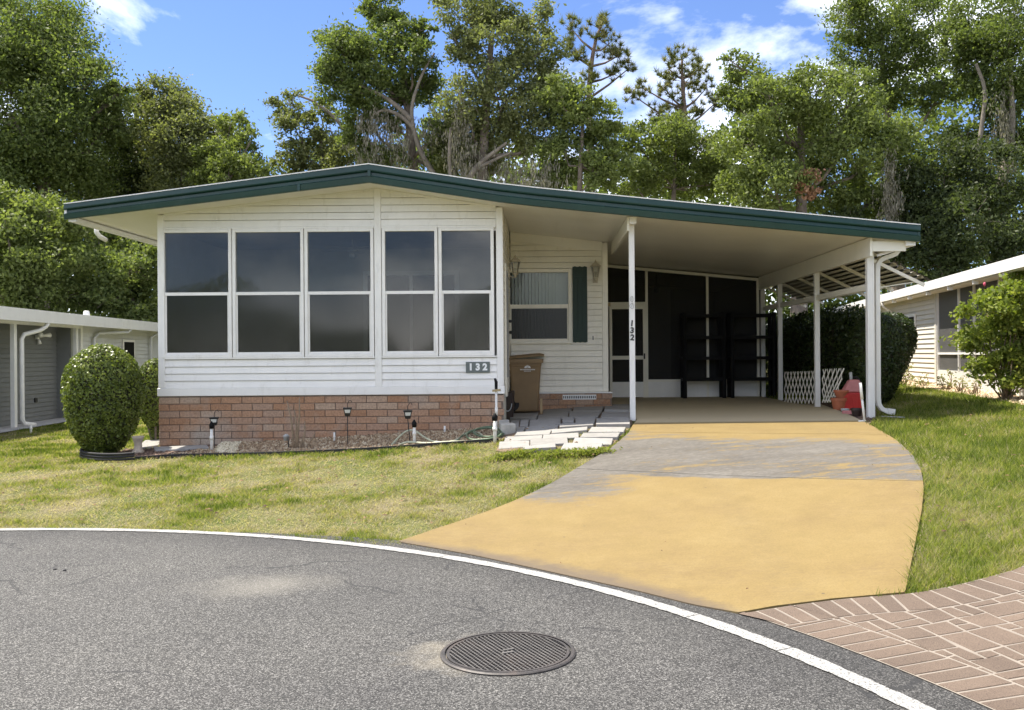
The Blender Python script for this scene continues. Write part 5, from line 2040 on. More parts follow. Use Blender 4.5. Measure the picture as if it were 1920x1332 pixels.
H = P(985, 664, bY).z - bz0
HB = H - 0.10
rings = [bin_ring(0.215, 0.24, 0.0), bin_ring(0.225, 0.25, 0.03), bin_ring(0.265, 0.30, HB * 0.72), bin_ring(0.275, 0.32, HB * 0.86), bin_ring(0.28, 0.33, HB * 0.88), bin_ring(0.295, 0.345, HB)]
b = MB()
m = len(rings[0])
b.v = [p for r in rings for p in r]
b.f = [(i * m + k, i * m + (k + 1) % m, (i + 1) * m + (k + 1) % m, (i + 1) * m + k) for i in range(len(rings) - 1) for k in range(m)] + [tuple(range(m - 1, -1, -1))]
b.build('body', 'brown_plastic', bin_)
b = MB()
l0 = [bin_ring(0.315, 0.365, HB - 0.055), bin_ring(0.318, 0.37, HB + 0.0), bin_ring(0.315, 0.365, HB + 0.012)]
b.v = [p for r in l0 for p in r]
b.f = [(i * m + k, i * m + (k + 1) % m, (i + 1) * m + (k + 1) % m, (i + 1) * m + k) for i in range(2) for k in range(m)]
b.build('rim', 'brown_plastic', bin_)
b = MB()


def lid_h(p):
    t = (p[0] - bn.x + 0.33) / 0.66
    return (p[0], p[1], p[2] + 0.012 + 0.055 * t)


l1 = [[lid_h(p) for p in bin_ring(0.33, 0.38, HB + 0.0)], [lid_h(p) for p in bin_ring(0.335, 0.385, HB + 0.025)], [lid_h(p) for p in bin_ring(0.25, 0.30, HB + 0.055)]]
b.v = [p for r in l1 for p in r]
b.f = [(i * m + k, i * m + (k + 1) % m, (i + 1) * m + (k + 1) % m, (i + 1) * m + k) for i in range(2) for k in range(m)] + [tuple(range(2 * m, 3 * m)), tuple(range(m - 1, -1, -1))]
b.build('lid', 'brown_plastic', bin_)
for yo in (0.10, 0.55):
    b = MB().tube([(bn.x - 0.235, bY + yo - 0.03, bz0 + 0.125), (bn.x - 0.235, bY + yo + 0.03, bz0 + 0.125)], 0.13, 22)
    wh = b.build('wheel', 'dark_rubber', bin_)
    MB().tube([(bn.x - 0.235, bY + yo - 0.036, bz0 + 0.125), (bn.x - 0.235, bY + yo - 0.031, bz0 + 0.125)], 0.07, 16).build('hub', 'black_plastic', wh)
MB().tube([(bn.x - 0.37, bY + 0.08, bz0 + HB - 0.02), (bn.x - 0.37, bY + 0.58, bz0 + HB - 0.02)], 0.018, 8).build('handle', 'brown_plastic', bin_)
# white crest: a sun dome over two lines of small print
fy = lambda z: bY + 0.33 - float(np.interp(z - bz0, [0.03, HB * 0.72, HB * 0.86, HB], [0.25, 0.30, 0.32, 0.345])) - 0.006
cz = P(989, 691, bY).z
lp = P(989, 691, bY).x
b = MB()
pts = [(0.055 * math.cos(a), 0.055 * math.sin(a)) for a in np.linspace(0.06, PI - 0.06, 16)]
b.add([(lp + x, fy(cz + y), cz + y) for x, y in pts] + [(lp, fy(cz), cz + 0.004)], [tuple(range(17))])
b.build('crest', 'digit_white', bin_)
b = MB()
for k in range(4):
    a = PI * (k + 1) / 5
    x, y = 0.012 * math.cos(a), 0.012 * math.sin(a)
    b.add([(lp + x - 0.004, fy(cz + y) - 0.002, cz + y), (lp + x + 0.004, fy(cz + y) - 0.002, cz + y), (lp + 3.2 * x, fy(cz + 3.2 * y) - 0.002, cz + 3.2 * y)], [(0, 1, 2)])
b.build('crest_ray', 'brown_plastic', bin_)
b = MB()
rs = random.Random(2)
for row, (zz, x0, x1, h) in enumerate(((-0.022, -0.125, 0.125, 0.016), (-0.048, -0.06, 0.06, 0.013))):
    x = x0
    while x < x1:
        wd = rs.uniform(0.006, 0.013)
        z_ = cz + zz
        b.add([(lp + x, fy(z_), z_ - h / 2), (lp + x + wd, fy(z_), z_ - h / 2), (lp + x + wd, fy(z_ + h / 2), z_ + h / 2), (lp + x, fy(z_ + h / 2), z_ + h / 2)], [(0, 1, 2, 3)])
        x += wd + 0.005
b.build('lettering', 'digit_white', bin_)

# dark tub behind it
dk = P(951, 790, 14.75)
dz0 = gz(-0.45, 14.75)
tub = thing('plastic_tub', 'dark brown plastic tub with a rope handle half hidden left of the bin', 'tub', (dk.x, 14.9, dz0))
zt_ = P(955, 733, 14.75).z
b = MB()
b.hexa([(dk.x - 0.10, 14.75, dz0 - 0.02), (dk.x + 0.09, 14.75, dz0 - 0.02), (dk.x + 0.09, 15.1, dz0 - 0.02), (dk.x - 0.10, 15.1, dz0 - 0.02)], [(dk.x - 0.09, 14.70, zt_ - 0.05), (dk.x + 0.11, 14.70, zt_), (dk.x + 0.11, 15.15, zt_), (dk.x - 0.09, 15.15, zt_ - 0.05)])
bevel(b.build('body', 'dark_brown_plastic', tub), 0.02)
MB().tube([(dk.x - 0.07 + 0.065 * math.cos(a) + 0.08, 14.69, zt_ - 0.20 + 0.12 * math.sin(a)) for a in np.linspace(PI, 2 * PI, 10)], 0.009, 6).build('handle', 'grey_pvc', tub, True)
st = P(1015, 765, 15.6)
tag(bevel(MB().box((st.x - 0.02, 15.6, gz(st.x, 15.6)), (st.x + 0.02, 15.63, P(1015, 748, 15.6).z)).build('wooden_stake', 'tan_wood'), 0.003), 'short tan wooden stake standing right of the brown bin', 'stake')

# ------------------------------------------------------------------ bed furniture
def lantern(px, py_base, py_top, label, lean=0.0, first=[None]):
    g = G(px, py_base)
    top = P(px, py_top, g.y)
    h = top.z - g.z
    root = thing('solar_lantern', label, 'garden light', tuple(g), 'solar lanterns on stakes along the brick skirt')
    d = Vector((lean, 0, h - 0.14))
    MB().tube([g - Vector((0, 0, 0.03)), g + d], 0.0065, 6).build('stake', 'black_metal', root)
    c = g + d
    MB().lathe(c, [(0.045, 0.0), (0.050, 0.006), (0.075, 0.095), (0.085, 0.10), (0.085, 0.112), (0.07, 0.115)], 4, PI / 4 + 0.2).build('lantern_frame', 'black_metal', root)
    b = MB()
    for k in range(4):
        a = 2 * PI * k / 4 + 0.2
        u = Vector((math.cos(a), math.sin(a), 0))
        v = Vector((-u.y, u.x, 0))
        q0, q1 = c + u * 0.037 + Vector((0, 0, 0.018)), c + u * 0.053 + Vector((0, 0, 0.088))
        b.add([q0 - v * 0.026, q0 + v * 0.026, q1 + v * 0.040, q1 - v * 0.040], [(0, 1, 2, 3)])
    b.build('lantern_pane', 'lantern_glass', root)
    t = c + Vector((0, 0, 0.115))
    MB().tube([t, t + Vector((0, 0, 0.05)), t + Vector((0.02, 0, 0.09)), t + Vector((0.045, 0, 0.10)), t + Vector((0.06, 0, 0.07))], 0.005, 5).build('hook', 'black_metal', root)
    return root


lantern(402, 842, 779, 'solar lantern on a stake beside the white pipe near the left brick corner')
lantern(652, 834, 761, 'solar lantern on a straight stake between the bare stalks and the hose')
lantern(769, 828, 766, 'solar lantern on a leaning stake just left of the capped white pipe', -0.03)


def pipe(px, py0, py1, r, label, cap=None, mat='white_pvc', lean=0.0, elbow=False):
    g = G(px, py0)
    t = P(px, py1, g.y)
    root = thing('standpipe', label, 'pipe', tuple(g), None)
    top = Vector((g.x + lean, g.y, t.z))
    MB().tube([g - Vector((0, 0, 0.05)), top], r, 10).build('pipe', mat, root, True)
    MB().tube([g + (top - g) * 0.45, g + (top - g) * 0.62], r * 1.3, 10).build('coupling', mat, root, True)
    if cap == 'black':
        MB().lathe(top, [(r * 1.5, -0.03), (r * 1.6, 0.03), (r * 0.9, 0.05), (r * 0.5, 0.07)], 10).build('cap', 'black_plastic', root, True)
    if cap == 'tap':
        MB().bar(top + Vector((-0.05, 0, 0.0)), top + Vector((0.06, -0.02, 0.01)), 0.03).build('tap', 'brass', root)
        MB().tube([top + Vector((0, 0, 0.02)), top + Vector((0, 0, 0.12)), top + Vector((-0.02, 0, 0.17))], [0.02, 0.022, 0.012], 8).build('valve', 'black_plastic', root)
    return root


pipe(397, 846, 800, 0.020, 'white sprinkler pipe with a dark top beside the leftmost solar lantern', 'black')
pipe(627, 828, 811, 0.013, 'short white pipe stub in the pebbles left of the middle lantern')
pipe(777, 832, 797, 0.020, 'white sprinkler pipe with a dark cap in front of the hose', 'black')
pipe(834, 812, 799, 0.014, 'small white pipe stub against the brick above the hose')
pipe(931, 815, 733, 0.016, 'tall slim white standpipe with a black valve at the house corner', 'tap')
pipe(928, 828, 785, 0.024, 'stout white pipe with a big black cap among the hose coils', 'black')
pipe(58, 812, 797, 0.022, 'short white pipe in the grass before the left neighbour shed', None)
# small path light
g = G(541, 840)
pl = thing('path_light', 'small black path light tilted beside the bare stalks', 'garden light', tuple(g))
MB().tube([g - Vector((0, 0, .03)), g + Vector((0, 0, 0.17))], 0.008, 6).build('stake', 'black_metal', pl)
MB().lathe(g + Vector((-0.03, 0, 0.10)), [(0.035, 0.0), (0.04, 0.05), (0.05, 0.06), (0.012, 0.09)], 10).build('lamp_head', 'grey_pvc', pl, True)
# bare stalks
g = G(556, 842)
bs = thing('bare_shrub', 'dead leafless shrub stalks standing before the brick skirt', 'plant', tuple(g))
for (dx, dx2, top) in ((-0.03, -0.10, 752), (0.01, 0.03, 746), (0.05, 0.07, 800), (0.0, -0.03, 770), (0.09, 0.02, 790), (0.12, 0.13, 812)):
    t = P(556, top, g.y).z
    p0 = g + Vector((dx, 0, -0.03))
    h = t - p0.z
    pts = [p0, p0 + Vector((dx2 * 0.2, 0.01, h * 0.3)), p0 + Vector((dx2 * 0.55 + 0.015, 0.0, h * 0.65)), p0 + Vector((dx2, 0.02, h))]
    MB().tube(pts, [0.017, 0.014, 0.011, 0.007], 6).build('stem', 'bare_stem', bs, True)
# hose
def hose(px_list, mat, name, label, hz, jit=0.0):
    pts = []
    for i, (x, y, dz) in enumerate(px_list):
        p = G(x, y)
        pts.append(p + Vector((0, 0, 0.014 + dz)))
    pts = smooth_poly(pts, 3)
    o = MB().tube(pts, 0.013, 7).build(name, mat, smooth=True)
    return tag(o, label, 'hose')


hose([(735, 836, 0), (748, 828, 0.05), (762, 823, 0.10), (778, 822, 0.10), (795, 828, 0.04), (815, 832, 0), (845, 831, 0), (860, 826, 0), (870, 819, 0.02), (888, 814, 0.02), (903, 817, 0.01), (904, 823, 0), (892, 828, 0), (870, 830, 0), (840, 832, 0.01), (800, 834, 0), (765, 833, 0.02), (748, 836, 0)], 'hose_cream', 'garden_hose', 'pale green garden hose looping loosely over the pebbles', 0)
hose([(858, 828, 0), (868, 820, 0.02), (885, 813, 0.03), (910, 808, 0.03), (938, 808, 0.03), (947, 815, 0.0), (935, 823, 0), (905, 827, 0), (880, 828, 0.01), (872, 822, 0.04), (890, 815, 0.05), (920, 811, 0.06), (940, 817, 0.03), (925, 825, 0.02), (895, 824, 0.03), (885, 818, 0.05), (905, 812, 0.07), (930, 810, 0.06), (944, 818, 0.03), (930, 827, 0.02), (890, 829, 0.01)], 'hose_green', 'garden_hose', 'dark green garden hose coiled in a heap by the standpipes', 0)
# concrete blocks at the corner
def block(px, py, s, label):
    g = G(px, py)
    b = MB().obox(g, (0.97, 0.2, 0), (-0.2, 0.97, 0), (0, 0, 1), (-s[0], -s[1], -0.04), (s[0], s[1], s[2]))
    o = bevel(b.build('concrete_block', 'concrete_block'), 0.012, 2)
    tag(o, label, 'concrete block')


block(951, 812, (0.10, 0.12, 0.13), 'rough grey concrete block beside the coiled hose and paving')
block(944, 800, (0.08, 0.07, 0.10), 'smaller grey concrete lump behind the rough block at the house corner')

# ------------------------------------------------------------------ shelving under the carport
def shelving(px0, px1, label):
    Ysh = 19.35
    x0, x1 = P(px0, 700, Ysh).x, P(px1, 700, Ysh).x
    z0 = gz((x0 + x1) / 2, Ysh) + 0.012
    root = thing('shelving_unit', label, 'shelving', ((x0 + x1) / 2, Ysh + 0.2, z0), 'black plastic shelving units')
    for py in (591, 632, 671, 711, 749):
        z = P(1320, py, Ysh).z
        b = MB()
        b.box((x0, Ysh, z - 0.045), (x1, Ysh + 0.03, z + 0.02)).box((x0, Ysh + 0.37, z - 0.045), (x1, Ysh + 0.40, z + 0.02))
        b.box((x0, Ysh + 0.03, z - 0.045), (x0 + 0.03, Ysh + 0.37, z + 0.02)).box((x1 - 0.03, Ysh + 0.03, z - 0.045), (x1, Ysh + 0.37, z + 0.02))
        for k in range(9):
            xx = x0 + 0.05 + (x1 - x0 - 0.1) * k / 8
            b.box((xx - 0.018, Ysh + 0.031, z - 0.01), (xx + 0.018, Ysh + 0.369, z + 0.012))
        b.build('shelf', 'black_plastic', root)
    zt_ = P(1320, 588, Ysh).z
    for xx in (x0 + 0.04, x1 - 0.04):
        for yy in (Ysh + 0.04, Ysh + 0.36):
            b = MB().tube([(xx, yy - 0.02 * (1 if yy < Ysh + 0.2 else -1), z0 - 0.01), (xx, yy - 0.02 * (1 if yy < Ysh + 0.2 else -1), zt_ + 0.02)], 0.042, 8)
            b.build('leg', 'black_plastic', root)
    return root


shelving(1281, 1362, 'black plastic five-tier shelving unit next to the kick panel, left of its twin')
shelving(1370, 1456, 'black plastic five-tier shelving unit beside the carport posts, right of its twin')

# ------------------------------------------------------------------ clutter by the right post
def pot(px, py, r, h, mat, name, label, cat, n=18):
    g = G(px, py)
    o = MB().lathe(g, [(r * 0.68, 0.0), (r * 0.9, h * 0.72), (r * 0.92, h * 0.74), (r, h * 0.74), (r, h), (r * 0.88, h), (r * 0.8, h * 0.6), (0.01, h * 0.55)], n).build(name, mat, smooth=False)
    return tag(o, label, cat)


pot(1573, 769, 0.13, 0.20, 'terracotta', 'plant_pot', 'larger terracotta plant pot stacked under another by the lattice', 'plant pot')
g = G(1575, 769)
o = MB().lathe(g + Vector((0.03, 0.02, 0.20)), [(0.08, 0.0), (0.115, 0.09), (0.125, 0.09), (0.125, 0.125), (0.105, 0.125), (0.09, 0.07)], 18).build('plant_pot', 'terracotta')
tag(o, 'upper terracotta pot nested on the larger pot by the lattice', 'plant pot')
g = G(1580, 772)
o = MB().lathe(g + Vector((0.0, -0.12, 0)), [(0.045, 0.0), (0.05, 0.01), (0.068, 0.05), (0.072, 0.052), (0.06, 0.05), (0.04, 0.012)], 16).build('bowl', 'blue_white')
tag(o, 'small pale bowl in front of the terracotta pots', 'bowl')
g = G(1591, 777)
tag(bevel(MB().obox(g, (1, -0.25, 0), (0.25, 1, 0), NW, (-0.09, -0.05, 0), (0.09, 0.05, 0.055)).build('brick_piece', 'faded_red'), 0.006), 'faded pink brick lying before the red fuel can', 'brick')
pot(1606, 781, 0.085, 0.12, 'dark_brown_plastic', 'plant_pot', 'small dark brown pot before the red fuel can', 'plant pot')
# red fuel can
g = G(1600, 769)
g.y += 0.1
can = thing('fuel_can', 'red plastic fuel can with faded pink shoulders beside the carport post', 'fuel can', tuple(g))
w, d = 0.165, 0.10
z1_, z2_ = P(1600, 736, g.y).z - g.z, P(1600, 712, g.y).z - g.z
b = MB().box((g.x - w, g.y - d, g.z), (g.x + w, g.y + d, g.z + z1_))
bevel(b.build('body', 'red_plastic', can), 0.02, 2)
b = MB()
b.hexa([(g.x - w * 0.97, g.y - d, g.z + z1_ + .001), (g.x + w * 0.97, g.y - d, g.z + z1_ + .001), (g.x + w * .97, g.y + d, g.z + z1_ + .001), (g.x - w * .97, g.y + d, g.z + z1_ + .001)],
       [(g.x - w * 0.25, g.y - d * 0.6, g.z + z2_), (g.x + w * 0.8, g.y - d * 0.6, g.z + z2_), (g.x + w * 0.8, g.y + d * 0.6, g.z + z2_), (g.x - w * 0.25, g.y + d * 0.6, g.z + z2_)])
bevel(b.build('shoulder', 'faded_red', can), 0.03, 3)
MB().tube([(g.x + 0.02, g.y, g.z + z2_ - 0.02), (g.x + 0.03, g.y, g.z + z2_ + 0.03), (g.x + 0.09, g.y, g.z + z2_ + 0.045), (g.x + 0.14, g.y, g.z + z2_ - 0.01), (g.x + 0.145, g.y, g.z + z2_ - 0.10)], 0.014, 8).build('handle', 'dark_rubber', can, True)
MB().tube([(g.x + 0.0, g.y, g.z + z2_ - 0.01), (g.x + 0.0, g.y, g.z + z2_ + 0.02), (g.x - 0.01, g.y, g.z + z2_ + 0.12)], [0.022, 0.026, 0.026], 10).build('spout', 'grey_pvc', can, True)
for k in range(3):
    MB().box((g.x - 0.09 + k * 0.075, g.y - d - 0.006, g.z + 0.04), (g.x - 0.06 + k * 0.075, g.y - d + 0.004, g.z + z1_ - 0.05)).build('moulded_rib', 'red_plastic', can)
# leaning pipe
g0 = G(1621, 792)
g1 = P(1613, 718, g0.y + 0.05)
lp_ = thing('leaning_pipe', 'thin white plastic pipe with an elbow leaning beside the right front post', 'pipe', tuple(g0))
MB().tube([g0 + Vector((0, 0, 0.02)), g0 + (g1 - g0) * 0.62], 0.016, 8).build('lower_pipe', 'white_pvc', lp_, True)
MB().tube([g0 + (g1 - g0) * 0.58, g1], 0.021, 8).build('upper_pipe', 'white_pvc', lp_, True)
MB().tube([g0 + Vector((0.004, 0, 0.03)), g0 + Vector((0, 0, 0.015)), g0 + Vector((-0.05, -0.02, 0.012)), g0 + Vector((-0.09, -0.03, 0.012))], 0.018, 8).build('elbow', 'white_pvc', lp_, True)
for (px0, py0, px1, py1, lab) in ((1652, 783, 1696, 785, 'thin grey rod lying in the grass under the downspout'),):
    a_, c_ = G(px0, py0), G(px1, py1)
    tag(MB().tube([a_ + Vector((0, 0, 0.015)), c_ + Vector((0, 0, 0.015))], 0.010, 6).build('fallen_rod', 'grey_pvc'), lab, 'rod')
# dark leaf litter strip along the slab edge
lit = [(G(1538, 760).x, G(1538, 760).y), (G(1580, 776).x, G(1580, 776).y), (G(1625, 797).x, G(1625, 797).y), (G(1640, 790).x, G(1640, 790).y), (XPR + 0.5, 14.6), (XPR + 0.5, 18.5), (XPR - 0.05, 18.5)]
gpatch('litter_soil', 'bed_soil', lit, -0.006)
tag(chips('leaf_litter', 'dark_mulch', lit, 3500, 0.02, 0.05, rg, flat=0.25), 'dark leaf litter along the edge of the carport slab', 'leaf litter')

# lattice panels
def lattice(p00, p10, p01, p11, n, label):
    root = thing('lattice_fence', label, 'lattice', tuple(p00))
    p00, p10, p01, p11 = map(Vector, (p00, p10, p01, p11))
    W_, H_ = (p10 - p00).length, (p01 - p00).length
    asp = H_ / W_

    def at(u, v):
        return (p00 * (1 - u) + p10 * u) * (1 - v) + (p01 * (1 - u) + p11 * u) * v

    # strips at a steep diagonal; slope set in panel units
    k_ = 1.65 / asp
    for s, dy in ((1, 0.0), (-1, 0.009)):
        i = -int(n * 1.2 / k_ * 0 + n * 2)
        for i in range(-3 * n, 3 * n):
            u0 = i / n
            # u = u0 + s * v / k_
            pts = []
            vs = [0.0, 1.0]
            for uu in (0.0, 1.0):
                vv = (uu - u0) * s * k_
                vs.append(vv)
            vs = sorted(v for v in vs if 0 <= v <= 1 and -1e-6 <= u0 + s * v / k_ <= 1 + 1e-6)
            if len(vs) < 2 or vs[-1] - vs[0] < 0.03:
                continue
            a_, c_ = at(u0 + s * vs[0] / k_, vs[0]), at(u0 + s * vs[-1] / k_, vs[-1])
            MB().bar(a_ + Vector((0, dy, 0)), c_ + Vector((0, dy, 0)), 0.006, 0.026, up=(0, 0, 1)).build('lattice_strip', 'cream_metal', root)
    return root


y2 = posts[2][1] + 0.1
y3 = posts[3][1]


def LP(px, py, Y):
    return P(px, py, Y)


lattice(LP(1471, 756, 17.6), LP(1531, 757, 16.2), LP(1471, 698, 17.6), LP(1531, 696, 16.2), 9, 'white lattice panel between the second and third carport posts')
lattice(LP(1542, 755, 15.9), LP(1566, 754, 15.3), LP(1542, 693, 15.9), LP(1584, 691, 15.3), 5, 'white lattice offcut leaning right of the second carport post')

# ------------------------------------------------------------------ vegetation
def bush_profile(name, label, c, prof, n, size, mat, seed, group=None, lump=0.0, core='leaf_hedge'):
    # prof: (height above base, radius); clipped surface of small leaves over a dense twiggy core
    rng = np.random.default_rng(seed)
    root = thing(name, label, 'bush', tuple(c), group)
    h = np.array([p[0] for p in prof])
    r = np.array([p[1] for p in prof])
    hh = np.linspace(h[0], h[-1], 400)
    rr_ = np.interp(hh, h, r)
    w = rr_ + 0.02
    slope = np.abs(np.gradient(rr_, hh))
    w = w * np.sqrt(1 + np.minimum(slope, 8) ** 2)
    cdf = np.cumsum(w)
    cdf /= cdf[-1]
    z = np.interp(rng.random(n), cdf, hh)
    R_ = np.interp(z, h, r)
    a = rng.uniform(0, 2 * PI, n)
    bumpn = 1 + lump * (np.sin(5 * a + 7 * z + seed) * 0.5 + np.sin(9 * a - 11 * z) * 0.3 + np.sin(17 * a + 23 * z) * 0.3)
    dep = 1 - np.abs(rng.normal(0, 0.06, n)) + 0.03 * rng.random(n) + 0.09 * rng.random(n) * (rng.random(n) > 0.97)
    RR = R_ * bumpn * dep
    C = np.stack([c[0] + RR * np.cos(a), c[1] + RR * np.sin(a), c[2] + z + rng.normal(0, 0.012, n)], 1)
    sl = np.interp(z, hh, np.gradient(rr_, hh))
    nr = np.stack([np.cos(a), np.sin(a), np.clip(-sl, -2, 4)], 1)
    nr /= np.linalg.norm(nr, axis=1)[:, None]
    V = leaf_quads(C, size, rng, 0.6, 0.0, nr, 0.55)
    tint = np.clip(rng.normal(0.5, 0.24, n) + 0.5 * (VN(a * 1.5 + 3, z * 4, 2.0) - 0.5), 0, 1)
    raw_mesh('foliage', V, 4, tint, mat, root)
    b = MB().lathe(c, [(max(0.01, rr0 * 0.88), hh0) for hh0, rr0 in prof], 20)
    b.build('twigs', 'leaf_core', root, True)
    b = MB()
    for k in range(5):
        t = 2 * PI * k / 5
        b.tube([(c[0] + 0.05 * math.cos(t), c[1] + 0.05 * math.sin(t), c[2] - 0.05), (c[0] + 0.14 * math.cos(t), c[1] + 0.14 * math.sin(t), c[2] + 0.35)], 0.018, 6)
    b.build('stem', 'bark', root)
    return root


simple('leaf_core', (0.045, 0.042, 0.022), 0.9, var=0.4, scale=20)
c = G(200, 853)
k = c.y / 1750
prof = [((853 - y) * k, r * k) for y, r in ((853, 14), (845, 26), (830, 41), (805, 56), (775, 65), (740, 68.5), (710, 67), (690, 62), (674, 53), (662, 40), (653, 24), (648, 8))]
c.x = P(194, 750, c.y).x
bush_profile('clipped_bush', 'rounded clipped bush standing in front of the left brick corner', c, prof, 17000, 0.042, 'leaf_topiary', 1, 'clipped round bushes', 0.045)
c2 = Vector((P(292, 740, 15.3).x, 15.3, gz(-6.3, 15.3)))
k = 15.3 / 1750
hb = 0
zb = P(290, 803, 15.3).z
dz2 = max(0.0, zb - c2.z)
pr2 = [(0.0, 0.07)] + [((803 - y) * k + dz2 + 0.01, r * k) for y, r in ((803, 12), (790, 22), (770, 30), (745, 34), (715, 34), (695, 28), (682, 18), (675, 6))]
bush_profile('clipped_bush', 'second clipped bush half hidden behind the left house corner', c2, pr2, 6500, 0.042, 'leaf_topiary', 2, 'clipped round bushes', 0.045)
yA = 15.6
cA = Vector((P(1645, 700, yA).x, yA, gz(5.6, yA)))
k = yA / 1750
prA = [(max(0, (757 - y) * k), r * k) for y, r in ((757, 10), (745, 24), (720, 38), (690, 48), (655, 52), (625, 49), (605, 38), (595, 22), (590, 6))]
cA.z = P(1645, 757, yA).z
bush_profile('clipped_bush', 'tall dark clipped bush behind the right downspout', cA, prA, 13000, 0.045, 'leaf_hedge', 3, 'clipped round bushes', 0.03)
yB = 18.2
k = yB / 1750
cB = Vector((P(1668, 650, yB).x, yB, 0))
cB.z = gz(cB.x, yB)
topz = P(1668, 588, yB).z - cB.z
prB = [(0, 0.08), (topz * 0.3, 30 * k), (topz * 0.5, 42 * k), (topz * 0.72, 48 * k), (topz * 0.88, 42 * k), (topz * 0.97, 24 * k), (topz, 6 * k)]
bush_profile('clipped_bush', 'dark bush with loose edges between the tall clipped bush and the right house', cB, prB, 8000, 0.06, 'leaf_hedge', 4, 'clipped round bushes', 0.06)
# hedge running back beside the carport
rng = np.random.default_rng(9)
hx0, hx1, hy0, hy1 = XPR + 0.55, XPR + 1.35, 16.4, 22.5
hz0 = 0.55
htop = P(1540, 588, 17.5).z
hd = thing('hedge', 'dark hedge running back beside the carport behind the lattice', 'hedge', ((hx0 + hx1) / 2, (hy0 + hy1) / 2, hz0))
n = 30000
u_ = rng.random(n)
f = rng.random(n)
Y_ = rng.uniform(hy0, hy1, n)
ang_ = rng.uniform(-0.15 * PI, 1.15 * PI, n)
cx = (hx0 + hx1) / 2
ex, ez = (hx1 - hx0) / 2, (htop - hz0) / 2
sup = 0.45
ca, sa = np.cos(ang_ * 1.0), np.sin(ang_)
Xh = cx + ex * np.sign(ca) * np.abs(ca) ** sup
Zh = hz0 + ez + ez * np.sign(sa) * np.abs(sa) ** sup
mlow = rng.random(n) < 0.45
Xh = np.where(mlow, cx + ex * np.where(rng.random(n) < 0.75, -1, 1), Xh)
Zh = np.where(mlow, rng.uniform(hz0 + 0.05, htop - 0.15, n), Zh)
mend = rng.random(n) < 0.22
Xh = np.where(mend, rng.uniform(hx0, hx1, n), Xh)
Zh = np.where(mend, rng.uniform(hz0 + 0.05, htop - 0.05, n), Zh)
Y_ = np.where(mend, hy0, Y_)
lum = 0.10 * np.sin(3.1 * Y_ + 2 * Zh) + 0.06 * np.sin(7.7 * Y_ - 3 * Zh)
C = np.stack([Xh + rng.normal(0, 0.05, n) - lum * 0.6, Y_ + rng.normal(0, 0.05, n), Zh + rng.normal(0, 0.04, n) + lum * 0.7], 1)
raw_mesh('foliage', leaf_quads(C, 0.06, rng, 0.6, 0.3), 4, np.clip(rng.normal(0.5, 0.22, n), 0, 1), 'leaf_hedge', hd)
b = MB().box((hx0 + 0.1, hy0 + 0.12, hz0 + 0.1), (hx1 - 0.1, hy1 - 0.1, htop - 0.14))
bevel(b.build('twigs', 'leaf_core', hd), 0.1, 2)


def blobs_leaves(bl, dens, size, rng, clump=0.5, nsub=None, up=0.35):
    # bl: list of (center, radius); leaves gather in twig clumps near each blob's shell
    Cs = []
    for c, r in bl:
        nl = int(dens * r * r)
        ns = nsub or max(12, int(22 * r))
        d = rng.normal(size=(ns, 3))
        d /= np.linalg.norm(d, axis=1)[:, None]
        rad = r * (0.35 + 0.65 * rng.random(ns) ** 0.5)
        sub = np.array(c)[None] + d * rad[:, None] * np.array([1, 1, 0.85])[None]
        k = rng.integers(0, ns, nl)
        sig = r * clump * (0.35 + 0.35 * rng.random(ns))
        off = rng.normal(size=(nl, 3)) * sig[k][:, None] * np.array([1, 1, 0.6])[None] * 0.8
        Cs.append(sub[k] + off)
    C = np.concatenate(Cs)
    return leaf_quads(C, size, rng, 0.55, up), len(C), C


